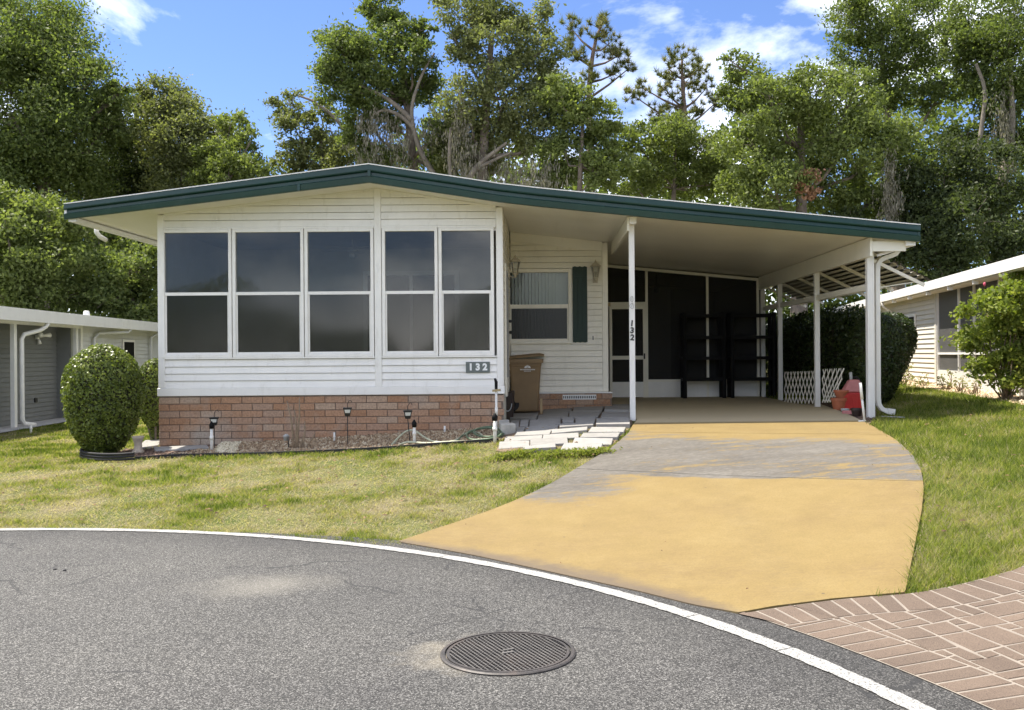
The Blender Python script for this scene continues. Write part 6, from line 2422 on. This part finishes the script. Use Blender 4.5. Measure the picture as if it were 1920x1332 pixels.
def tree(name, label, base, bl_px, Y, mat, dens, size, seed, trunk_r=0.22, group='trees behind the house', limbs=None, moss=None, dead=None, cat='tree', nsub=None, clump=0.5, lean=None, spread=1.0):
    rng = np.random.default_rng(seed)
    bx_ = P(base, 600, Y).x
    g = Vector((bx_, Y, gz(bx_, Y)))
    root = thing(name, label, cat, tuple(g), group)
    bl = []
    for (px, py, rpx) in bl_px:
        r = rpx * Y / 1750
        yy = Y + rng.uniform(-1, 1) * r * 0.9 * spread
        c = P(px, py, yy)
        c.x, c.z = P(px, py, yy).x, P(px, py, yy).z
        bl.append((c, r * yy / Y))
    V, n, C = blobs_leaves(bl, dens, size, rng, clump, nsub)
    tint = np.clip(rng.normal(0.5, 0.2, n) + 0.22 * (VN(C[:, 0] + C[:, 1], C[:, 2], 0.5) - 0.5), 0, 1)
    raw_mesh('crown', V, 4, tint, mat, root)
    # trunk up to the middle of the crown, a limb out to each blob
    zs_ = sorted(c.z for c, r in bl)
    zl = zs_[max(0, len(zs_) // 3)]
    zh = zs_[-1]
    mx_ = sum(c.x for c, r in bl) / len(bl)
    tp = []
    nseg = 7
    topx = mx_ if lean is None else P(lean, 200, Y).x
    for i in range(nseg):
        t = i / (nseg - 1)
        tp.append(Vector((g.x * (1 - t) + topx * t + 0.15 * math.sin(3 * t + seed), Y + 0.2 * math.sin(2.3 * t + seed), g.z - 0.2 + (zh * 0.92 - g.z) * t)))
    MB().tube(tp, [trunk_r * (1.15 - 0.85 * i / (nseg - 1)) for i in range(nseg)], 9).build('trunk', 'bark', root, True)
    lb_ = MB()
    for c, r in bl:
        # leave the trunk below the blob
        tz = max(g.z + 0.8, c.z - r * 0.6 - 0.35 * abs(c.x - mx_))
        j = min(range(nseg), key=lambda i: abs(tp[i].z - tz))
        p0 = tp[j]
        md = (p0 + c) / 2 + Vector((rng.uniform(-.3, .3), rng.uniform(-.3, .3), -0.25 * r))
        rr0 = trunk_r * (0.75 - 0.5 * j / nseg)
        lb_.tube([p0, md, c, c + (c - md) * 0.35], [rr0 * 0.6, rr0 * 0.42, rr0 * 0.22, 0.015], 6)
        for q_ in range(4):
            d = Vector(rng.normal(size=3)).normalized() * r * 0.8
            lb_.tube([md * 0.35 + c * 0.65, c + d * 0.5 + Vector((0, 0, 0.05)), c + d], [rr0 * 0.2, rr0 * 0.12, 0.008], 5)
    lb_.build('limb', 'bark', root, True)
    if limbs:
        b2 = MB()
        for path_, r0, r1 in limbs:
            pts = smooth_poly([P(x, y, Y - 0.8) for x, y in path_], 2)
            b2.tube(pts, [r0 + (r1 - r0) * i / (len(pts) - 1) for i in range(len(pts))], 8)
        b2.build('bough', 'pale_bark', root, True)
    if moss:
        ms = []
        for (px, py, wpx, hpx, cnt) in moss:
            for _ in range(cnt):
                x = px + rng.normal() * wpx * 0.45
                y = py + rng.normal() * hpx * 0.42
                yy = Y + rng.uniform(-1.5, 0.6)
                p = np.array(P(x, y, yy))
                L_ = rng.uniform(0.15, 0.55) * hpx * Y / 1750
                k_ = int(5 + L_ * 12)
                tt = rng.random(k_)
                q_ = p[None] + np.stack([rng.normal(0, 0.05, k_) * (1.3 - tt), rng.normal(0, 0.05, k_), -tt * L_], 1)
                ms.append(q_)
        ms = np.concatenate(ms)
        nrm_ = np.stack([rng.normal(size=len(ms)), rng.normal(size=len(ms)), 0 * ms[:, 0]], 1)
        nrm_ /= np.linalg.norm(nrm_, axis=1)[:, None]
        sd_ = np.stack([-nrm_[:, 1], nrm_[:, 0], rng.normal(0, 0.4, len(ms))], 1) * 0.016
        dn_ = np.stack([rng.normal(0, 0.03, len(ms)), rng.normal(0, 0.03, len(ms)), -rng.uniform(0.08, 0.22, len(ms))], 1)
        ms = np.stack([ms, ms + sd_ + dn_ * 0.4, ms + dn_, ms - sd_ + dn_ * 0.4], 1).reshape(-1, 3)
        raw_mesh('spanish_moss', ms, 4, rng.random(len(ms) // 4), 'moss', root)['kind'] = 'stuff'
    if dead:
        bl2 = [(P(x, y, Y - 1.6), r * Y / 1750) for x, y, r in dead]
        V, n, C = blobs_leaves(bl2, dens * 1.3, size, rng, 0.5)
        o = raw_mesh('dead_foliage', V, 4, rng.random(n), 'leaf_dead', root)
        o['label'] = 'clump of brown dead leaves'
    return root


simple('pale_bark', (0.175, 0.15, 0.12), 0.95, var=0.35, scale=4, bumpy=0.8)


def pine(label, base, Y, clusters, seed, trunk_px):
    rng = np.random.default_rng(seed)
    bx_ = P(base, 600, Y).x
    g = Vector((bx_, Y, gz(bx_, Y)))
    root = thing('pine_tree', label, 'tree', tuple(g), 'trees behind the house')
    tp = [Vector((g.x, Y, g.z - 0.3))] + [P(x, y, Y) for x, y in trunk_px]
    tp = smooth_poly(tp, 1)
    MB().tube(tp, [0.24 * (1 - 0.85 * i / (len(tp) - 1)) for i in range(len(tp))], 8).build('trunk', 'pine_bark', root, True)
    lb_ = MB()
    Vs = []
    for (px, py, rpx) in clusters:
        r = rpx * Y / 1750
        c = P(px, py, Y + rng.uniform(-1, 1) * r)
        tz = c.z - 0.55 * abs(c.x - tp[-1].x) - 0.3
        j = min(range(len(tp)), key=lambda i: abs(tp[i].z - tz))
        md = (tp[j] + c) / 2 + Vector((0, 0, -0.15 * r))
        lb_.tube([tp[j], md, c], [0.07, 0.05, 0.02], 6)
        ntuft = int(26 * r * r + 10)
        d = rng.normal(size=(ntuft, 3))
        d /= np.linalg.norm(d, axis=1)[:, None]
        tc_ = np.array(c)[None] + d * (r * (0.25 + 0.75 * rng.random(ntuft) ** 0.6))[:, None]
        for i in range(0, ntuft, 3):
            lb_.tube([c, Vector(tc_[i])], [0.02, 0.008], 4, False)
        nn = 46
        tip = rng.normal(size=(ntuft, nn, 3))
        tip /= np.linalg.norm(tip, axis=2)[:, :, None]
        tip[:, :, 2] += 0.45
        L_ = rng.uniform(0.17, 0.32, (ntuft, nn))[:, :, None]
        p0 = np.repeat(tc_[:, None, :], nn, 1)
        p1 = p0 + tip * L_
        sd_ = np.cross(tip, rng.normal(size=tip.shape))
        sd_ /= np.linalg.norm(sd_, axis=2)[:, :, None]
        V = np.stack([p0 - sd_ * 0.018, p0 + sd_ * 0.018, p1], 2)
        Vs.append(V.reshape(-1, 3))
    V = np.concatenate(Vs)
    nf = len(V) // 3
    tint = np.repeat(np.clip(rng.normal(0.5, 0.25, nf // 46 + 1), 0, 1), 46)[:nf]
    raw_mesh('crown', V, 3, tint, 'leaf_pine', root)
    lb_.build('limb', 'pine_bark', root, True)
    return root


D = 3500
tree('oak_tree', 'tall grey-green oak filling the left edge of the sky', 60, [(50, 40, 95), (-40, 120, 120), (90, 110, 95), (160, 165, 75), (30, 230, 120), (140, 250, 90), (110, 340, 90), (-10, 350, 120), (200, 235, 45), (215, 180, 30), (60, 440, 90)], 33, 'leaf_oak', D, 0.125, 101, 0.35)
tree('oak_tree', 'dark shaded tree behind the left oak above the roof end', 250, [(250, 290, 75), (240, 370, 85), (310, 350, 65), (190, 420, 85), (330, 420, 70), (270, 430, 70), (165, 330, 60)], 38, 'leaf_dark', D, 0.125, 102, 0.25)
tree('oak_tree', 'olive green tree with a ragged top left of the light green tree', 330, [(305, 185, 45), (340, 210, 50), (330, 260, 75), (265, 220, 40), (385, 255, 50), (410, 320, 55), (340, 330, 65), (240, 250, 35)], 36, 'leaf_olive', D, 0.125, 103, 0.22)
tree('oak_tree', 'light green feathery tree above the left slope of the roof', 440, [(430, 245, 42), (410, 290, 45), (460, 285, 45), (480, 335, 38), (430, 350, 55), (385, 345, 35)], 34, 'leaf_bright', D, 0.125, 104, 0.16)
tree('young_tree', 'bright yellow-green tree behind the left neighbour roof at the picture edge', 50, [(20, 390, 60), (80, 420, 55), (20, 470, 75), (110, 480, 55), (60, 540, 65), (0, 550, 60), (130, 545, 45), (140, 410, 35)], 27.5, 'leaf_bright', 4802, 0.125, 105, 0.14)
tree('young_tree', 'mid green tree just left of the white house wall', 230, [(190, 470, 60), (245, 500, 50), (215, 555, 50), (170, 555, 45), (275, 545, 45), (260, 600, 40), (290, 480, 40)], 29, 'leaf_oak', 4802, 0.125, 106, 0.14)
tree('oak_tree', 'pale green tree with open branches just left of the roof ridge', 620, [(545, 200, 36), (600, 210, 30), (560, 255, 48), (625, 265, 50), (590, 310, 48), (650, 310, 42), (540, 305, 35), (690, 290, 30)], 36, 'leaf_olive', 2987, 0.125, 107, 0.2, limbs=[([(700, 330), (640, 230), (590, 190), (560, 180)], 0.09, 0.03)])
tree('oak_tree', 'mossy oak with a bent bare trunk rising behind the roof ridge', 800, [(715, 15, 42), (735, 60, 45), (640, 100, 55), (700, 110, 65), (770, 110, 50), (630, 160, 45), (700, 170, 55), (790, 160, 40), (800, 60, 25), (760, 190, 30), (680, 215, 38), (735, 225, 30), (700, 290, 30), (820, 250, 32), (830, 300, 36), (740, 300, 28), (660, 250, 30)], 33, 'leaf_oak', 4052, 0.125, 108, 0.28, lean=760,
     limbs=[([(815, 330), (790, 290), (775, 245), (770, 200), (790, 140), (815, 100)], 0.11, 0.03), ([(772, 225), (735, 190), (690, 165), (640, 150)], 0.10, 0.03), ([(775, 240), (750, 215), (720, 205), (700, 215)], 0.09, 0.03)],
     moss=[(700, 225, 50, 60, 130), (745, 265, 45, 70, 150), (690, 270, 40, 60, 70), (810, 230, 25, 50, 50)])
tree('oak_tree', 'large olive oak with a pale forked limb right of the ridge', 880, [(870, 25, 60), (930, 15, 55), (995, 35, 45), (920, 90, 60), (1000, 110, 55), (860, 85, 35), (880, 190, 55), (950, 190, 75), (870, 260, 55), (940, 280, 65), (1020, 170, 55), (1010, 260, 55), (850, 310, 40)], 32, 'leaf_olive', 3307, 0.125, 109, 0.3,
     limbs=[([(875, 345), (890, 315), (920, 290), (950, 268)], 0.12, 0.04), ([(885, 322), (915, 305), (960, 285)], 0.08, 0.03), ([(845, 340), (842, 290), (845, 240)], 0.07, 0.05)],
     moss=[(860, 230, 30, 90, 160), (960, 330, 60, 60, 160), (890, 300, 40, 60, 100)])
tree('oak_tree', 'rounded bright green tree standing below the left pine', 1090, [(1065, 200, 42), (1090, 235, 50), (1130, 265, 42), (1060, 290, 50), (1120, 320, 45), (1040, 340, 40), (1050, 165, 40), (1135, 225, 35), (1095, 190, 35), (1150, 310, 35)], 31, 'leaf_bright', D, 0.125, 110, 0.18, moss=[(1010, 330, 50, 60, 120)])
pine('thin pine with spread tufts just right of the large olive oak', 1110, 46, [(1072, 55, 26), (1062, 90, 20), (1125, 55, 26), (1140, 85, 30), (1160, 105, 24), (1180, 128, 14), (1085, 105, 20), (1105, 140, 20), (1150, 140, 16), (1130, 40, 15)], 201, [(1108, 300), (1104, 200), (1106, 140), (1115, 80), (1128, 45)])
pine('taller round topped pine standing alone in the sky gap', 1280, 49, [(1280, 112, 34), (1255, 130, 26), (1310, 130, 28), (1285, 155, 34), (1325, 165, 22), (1245, 165, 24), (1205, 165, 20), (1185, 178, 16), (1340, 195, 18), (1262, 200, 26), (1310, 205, 20), (1230, 215, 22), (1290, 235, 26)], 202, [(1282, 300), (1284, 220), (1280, 160), (1278, 112)])
tree('oak_tree', 'low bright tree below the round topped pine', 1260, [(1190, 265, 42), (1250, 260, 50), (1310, 275, 48), (1230, 320, 55), (1310, 335, 55), (1180, 335, 45), (1370, 320, 45), (1240, 235, 26)], 34, 'leaf_bright', D, 0.125, 111, 0.18)
tree('oak_tree', 'broad deep green tree with a brown dead clump above the carport', 1500, [(1385, 125, 34), (1405, 165, 45), (1370, 190, 38), (1450, 200, 62), (1530, 175, 65), (1600, 185, 60), (1490, 260, 80), (1420, 280, 65), (1590, 270, 75), (1670, 270, 60), (1450, 345, 65), (1550, 350, 65), (1640, 370, 65), (1390, 350, 45)], 31, 'leaf_bright', 3414, 0.125, 112, 0.3, dead=[(1512, 330, 20), (1518, 358, 18), (1500, 345, 16)])
tree('oak_tree', 'tall dark tree behind the broad tree, reaching past the top right', 1690, [(1590, 35, 50), (1640, 25, 60), (1660, 90, 60), (1715, 30, 60), (1720, 110, 55), (1600, 95, 38), (1670, 160, 55), (1760, 180, 45), (1580, 130, 28)], 37, 'leaf_oak', 2773, 0.125, 113, 0.3)
tree('oak_tree', 'leaning mossy oak at the right edge above the neighbour roof', 1850, [(1830, 50, 75), (1900, 30, 80), (1880, 120, 75), (1830, 130, 50), (1940, 170, 65), (1790, 90, 40), (1860, 200, 45), (1930, 260, 60), (1800, 260, 45)], 34, 'leaf_oak', 2987, 0.125, 114, 0.3, lean=1900,
     limbs=[([(1845, 480), (1850, 420), (1880, 330), (1900, 250), (1895, 160)], 0.20, 0.08), ([(1850, 360), (1880, 330), (1900, 290)], 0.07, 0.03), ([(1830, 330), (1840, 240), (1850, 170), (1830, 120)], 0.10, 0.05), ([(1720, 510), (1716, 450), (1724, 400)], 0.03, 0.02)],
     moss=[(1885, 250, 25, 110, 300), (1840, 330, 40, 80, 160), (1680, 400, 20, 60, 100)])
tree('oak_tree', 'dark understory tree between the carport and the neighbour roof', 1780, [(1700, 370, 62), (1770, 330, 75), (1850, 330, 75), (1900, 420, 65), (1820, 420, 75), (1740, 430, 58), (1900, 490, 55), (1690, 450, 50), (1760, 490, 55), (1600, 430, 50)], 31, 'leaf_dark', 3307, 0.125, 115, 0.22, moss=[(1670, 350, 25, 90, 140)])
# far wood behind everything: one mass
rng = np.random.default_rng(77)
n = 230000
pxs = rng.uniform(-900, 2900, n)
tops = np.interp(pxs, [-900, 0, 250, 480, 560, 700, 1100, 1170, 1300, 1400, 1700, 2900], [150, 190, 245, 320, 305, 275, 240, 270, 275, 180, 130, 110]) + 60 * (VN(pxs, 0 * pxs, 0.012) - 0.5) * 2 + 40 * (VN(pxs, 0 * pxs + 5, 0.04) - 0.5) * 2
Yv = rng.uniform(42, 52, n)
v = rng.random(n) ** 0.8
pys = tops + (690 - tops) * v
C = np.stack([(pxs - VX) / FPX * Yv, Yv, CAMZ + (VY - pys) / FPX * Yv], 1)
cl = VN(C[:, 0], C[:, 2] * 1.3 + C[:, 1] * 0.4, 0.55)
keep = (cl > 0.33) | (v > 0.4)
C = C[keep]
n2 = 60000
pa = rng.uniform(PI * 1.08, PI * 1.92, n2)
rd = rng.uniform(40, 52, n2)
tp2 = 4.6 + 4.2 * (VN(pa * 10, 0 * pa, 0.6) - 0.5) * 2 + 2.5 * (VN(pa * 30, 0 * pa + 3, 0.7) - 0.5)
C2 = np.stack([rd * np.cos(pa), rd * np.sin(pa), tp2 * rng.random(n2) ** 0.7], 1)
C = np.concatenate([C, C2])
tag(raw_mesh('far_woodland', leaf_quads(C, 0.30, rng, 0.6, 0.3), 4, np.clip(rng.normal(0.5, 0.25, len(C)), 0, 1), 'leaf_oak'), 'dense shaded woodland far behind the houses', 'woodland', kind='stuff')

# shrubs on the right
def loose_shrub(label, px, pyb, Y, bl, mat, dens, size, seed, stems=6, cat='shrub', group=None, flower=None):
    rng = np.random.default_rng(seed)
    x = P(px, pyb, Y).x
    g = Vector((x, Y, gz(x, Y)))
    root = thing('shrub', label, cat, tuple(g), group)
    bl3 = [(P(a, b_, Y + rng.uniform(-0.3, 0.3) * r / 60), r * Y / 1750) for a, b_, r in bl]
    V, n, C = blobs_leaves(bl3, dens, size, rng, 0.5, nsub=16)
    raw_mesh('foliage', V, 4, np.clip(rng.normal(0.5, 0.22, n), 0, 1), mat, root)
    b = MB()
    for c, r in bl3:
        for _ in range(max(1, stems // len(bl3))):
            e = c + Vector(rng.normal(size=3)) * r * 0.35
            p0 = g + Vector((rng.uniform(-.06, .06), rng.uniform(-.06, .06), -0.04))
            b.tube([p0, (p0 + e) / 2 + Vector(rng.normal(size=3)) * 0.04, e], [0.014, 0.010, 0.004], 5)
    b.build('stem', 'bare_stem', root, True)
    return root


loose_shrub('large yellow-green shrub before the neighbour porch at the right edge', 1885, 738, 14.3, [(1850, 590, 50), (1900, 565, 50), (1940, 600, 60), (1870, 640, 60), (1930, 660, 60), (1825, 640, 30), (1890, 690, 45), (1840, 690, 28), (1925, 710, 40), (1900, 530, 25), (1945, 540, 35)], 'leaf_shrub', 8500, 0.078, 301, 22)
for i, (px, pyb, Y, h, lab) in enumerate(((1695, 728, 20.0, 40, 'pale leggy shrub next to the tall clipped bush, nearest the carport'), (1728, 732, 19.2, 28, 'small pale shrub under the neighbour window wall'), (1772, 734, 17.6, 34, 'pale shrub at the corner of the neighbour porch'), (1800, 734, 16.6, 26, 'low pale shrub before the white knee wall of the porch'), (1828, 736, 15.9, 24, 'low pale shrub touching the large yellow-green shrub'))):
    loose_shrub(lab, px, pyb, Y, [(px - 6, pyb - h * 0.8, h * 0.3), (px + 7, pyb - h, h * 0.28), (px + 2, pyb - h * 0.5, h * 0.36), (px - 10, pyb - h * 0.4, h * 0.26), (px + 12, pyb - h * 0.45, h * 0.26)], 'leaf_pale', 2600, 0.05, 310 + i, 12, group='small pale shrubs along the neighbour wall')
fl = P(1846, 534, 14.2)
tag(MB().lathe(fl, [(0.008, -0.03), (0.022, 0.0), (0.018, 0.025), (0.004, 0.04)], 8).build('flower', 'pink_flower', smooth=True), 'single pink flower showing above the large yellow-green shrub', 'flower')

# gravel bed along the right house
gb = [tuple((NO + Nu * a + Nn * (0.0)).xy) for a in (-4, 14)] + [tuple((NO + Nu * 14 + Nn * 0.45).xy), tuple((NO + Nu * 6 + Nn * 0.62).xy), tuple((NO + Nu * 2 + Nn * 0.55).xy), tuple((NO + Nu * -4 + Nn * 0.6).xy)]
gpatch('gravel_bed', 'orange_gravel', gb, 0.0, step=0.4)
tag(chips('gravel', 'orange_pebble', gb, 9000, 0.03, 0.07, rg, dz=0.0, flat=0.4), 'orange and cream gravel along the right neighbour wall', 'gravel')

for px, py, lab in ((103, 1070, 'left one of two small dark stones lying on the asphalt'), (121, 1072, 'right one of two small dark stones lying on the asphalt')):
    g = G(px, py)
    o = MB().lathe(g + Vector((0, 0, 0.002)), [(0.010, 0.0), (0.014, 0.006), (0.009, 0.013), (0.002, 0.015)], 7).build('small_stone', 'black_metal')
    tag(o, lab, 'stone', 'small stones on the road')
chip_mat('dry_leaf', [(0, (0.07, 0.04, 0.02)), (0.5, (0.16, 0.09, 0.045)), (1, (0.28, 0.18, 0.09))])
lawn_l = [(-8.5, 8.4), (-3.3, 8.5), (-1.0, 8.0), (0.6, 10.2), (0.2, 12.6), (-5.0, 12.8), (-9, 13)]
tag(chips('fallen_leaves', 'dry_leaf', lawn_l, 420, 0.02, 0.05, rg, dz=0.022, flat=0.3), 'brown fallen leaves scattered over the dry front lawn', 'leaves')
tag(chips('fallen_leaves', 'dry_leaf', DRIVE, 130, 0.008, 0.024, rg, dz=0.012, flat=0.35), 'specks of leaf and bark lying on the painted drive', 'leaves')
tag(chips('fallen_leaves', 'dry_leaf', [(2.6, 6.6), (7, 6.6), (8, 14), (4.9, 14), (4.0, 9.5)], 200, 0.02, 0.045, rg, dz=0.03, flat=0.3), 'a few brown leaves lying on the right lawn', 'leaves')
# grass ---------------------------------------------------------------
def grass(name, label, x0, x1, y0, y1, n, seed, dry, hmin, hmax, wid, excl, y_pow=1.6, clumpy=0.5):
    rng = np.random.default_rng(seed)
    # denser towards the viewer
    t = rng.random(n)
    e = 1 - y_pow
    y = (y0 ** e + t * (y1 ** e - y0 ** e)) ** (1 / e)
    x = rng.uniform(x0, x1, n)
    r_ = np.hypot(x - ROADC[0], y - ROADC[1])
    edge_w = 0.02 + 0.05 * VN(x, y, 3.0)
    ok = r_ > ROADR + 0.050 + edge_w * 0.6
    jx, jy = rng.normal(0, 0.012, n), rng.normal(0, 0.012, n)
    for poly in excl:
        ok &= ~in_poly(x + jx, y + jy, poly)
    # only what the camera or a step aside could see
    ok &= np.abs(x - 0) < 0.72 * y + 2.5
    x, y = x[ok], y[ok]
    pat = 0.30 * VN(x, y * 1.2, 0.9) + 0.40 * VN(x + 9, y, 2.8) + 0.30 * VN(x + 3, y + 7, 6.5)
    fine = VN(x + 31, y + 17, 9.0)
    d = dry(x, y) + (pat - 0.5) * (2.7 if y1 == 24 else 1.1) + (fine - 0.5) * 0.35
    # thin out bare patches
    keep = rng.random(len(x)) > np.clip((d - 0.55) * 0.9, 0, 0.55)
    x, y, d, fine = x[keep], y[keep], d[keep], fine[keep]
    n = len(x)
    tint = np.clip(d + rng.normal(0, 0.22, n), 0, 1)
    far = (y / 9.0)
    h = rng.uniform(hmin, hmax, n) * (0.7 + 0.7 * fine) * np.clip(1.25 - 0.75 * d, 0.45, 1.3)
    w = wid * np.clip(far, 0.8, 2.2) * rng.uniform(0.7, 1.3, n)
    a = rng.uniform(0, 2 * PI, n)
    lean = rng.uniform(0.2, 1.5, n) * h * np.clip(0.7 + d * 0.9, 0.6, 1.6)
    la = rng.uniform(0, 2 * PI, n)
    z = ground(x, y) - 0.015
    V = np.empty((n, 3, 3))
    V[:, 0] = np.stack([x - np.cos(a) * w, y - np.sin(a) * w, z], 1)
    V[:, 1] = np.stack([x + np.cos(a) * w, y + np.sin(a) * w, z], 1)
    V[:, 2] = np.stack([x + np.cos(la) * lean, y + np.sin(la) * lean, z + h], 1)
    o = raw_mesh(name, V.reshape(-1, 3), 3, tint, 'grass_blade')
    return tag(o, label, 'grass', kind='stuff')


house_fp = [(XL - 0.0, YF), (XRt, YF), (XRt, YR), (XPR, YR), (XPR, 27), (XL, 27)]
patio = [tuple((ql(-7, -0.9, 0)).xy), tuple((ql(-7, 0.55, 0)).xy), tuple((ql(3.4, 0.45, 0)).xy), tuple((ql(3.4, -0.9, 0)).xy)]
drv = DRIVE
flag_ex = [[(p[0], p[1]) for p in f] for f in FLAGS]
rec_ex = [(XRt, G(1000, 800).y), (1.3, G(1180, 800).y), (1.3, YR), (XRt, YR)]


def dry_left(x, y):
    # lush next to the bed, dry and thin over the middle, green again by the kerb
    lush = np.clip((y - 11.2) / 1.6, 0, 1) * np.clip((-2.2 - x) / 2.5, 0.15, 1)
    r_ = np.hypot(x - ROADC[0], y - ROADC[1]) - ROADR
    kerb = np.clip(1 - r_ / 0.9, 0, 1)
    far = np.clip((-7.0 - x) / 1.5, 0, 1) * np.clip((y - 10.5) / 1.5, 0, 1)
    return 0.81 - 0.50 * np.maximum(lush, far) - 0.26 * kerb


def dry_right(x, y):
    return 0.22 + 0.12 * np.clip((7.0 - y) / 1.5, 0, 1)


grass('grass', 'patchy dry front lawn left of the drive', -13.5, 1.3, 7.2, 24, 430000, 41, dry_left, 0.018, 0.054, 0.0042, [bed_poly, leafbed, house_fp, drv, patio, rec_ex] + flag_ex, 1.9)
grass('grass', 'green lawn right of the drive', 1.9, 12, 4.9, 26, 330000, 42, dry_right, 0.030, 0.078, 0.0042, [house_fp, drv, gb, lit, apron_outline], 1.9)
# weeds and tufts against the paving
rng = np.random.default_rng(55)
for (px, py, nb_, lab) in ((965, 858, 900, 'green weed tuft at the left foot of the paving'), (1045, 856, 700, 'green weed tuft before the middle of the paving'), (1105, 853, 700, 'green weed tuft between the paving and the drive')):
    g = G(px, py)
    x = g.x + rng.normal(0, 0.13, nb_)
    y = g.y + rng.normal(0, 0.05, nb_)
    z = ground(x, y)
    C = np.stack([x, y, z + rng.uniform(0, 0.07, nb_)], 1)
    o = raw_mesh('weed_tuft', leaf_quads(C, 0.045, rng, 0.35, 0.6), 4, rng.uniform(0.1, 0.5, nb_), 'grass_blade')
    tag(o, lab, 'weed', 'weeds by the paving', 'stuff')
print('objects', len(bpy.data.objects), 'tris', sum(len(o.data.polygons) for o in bpy.data.objects if o.type == 'MESH'))
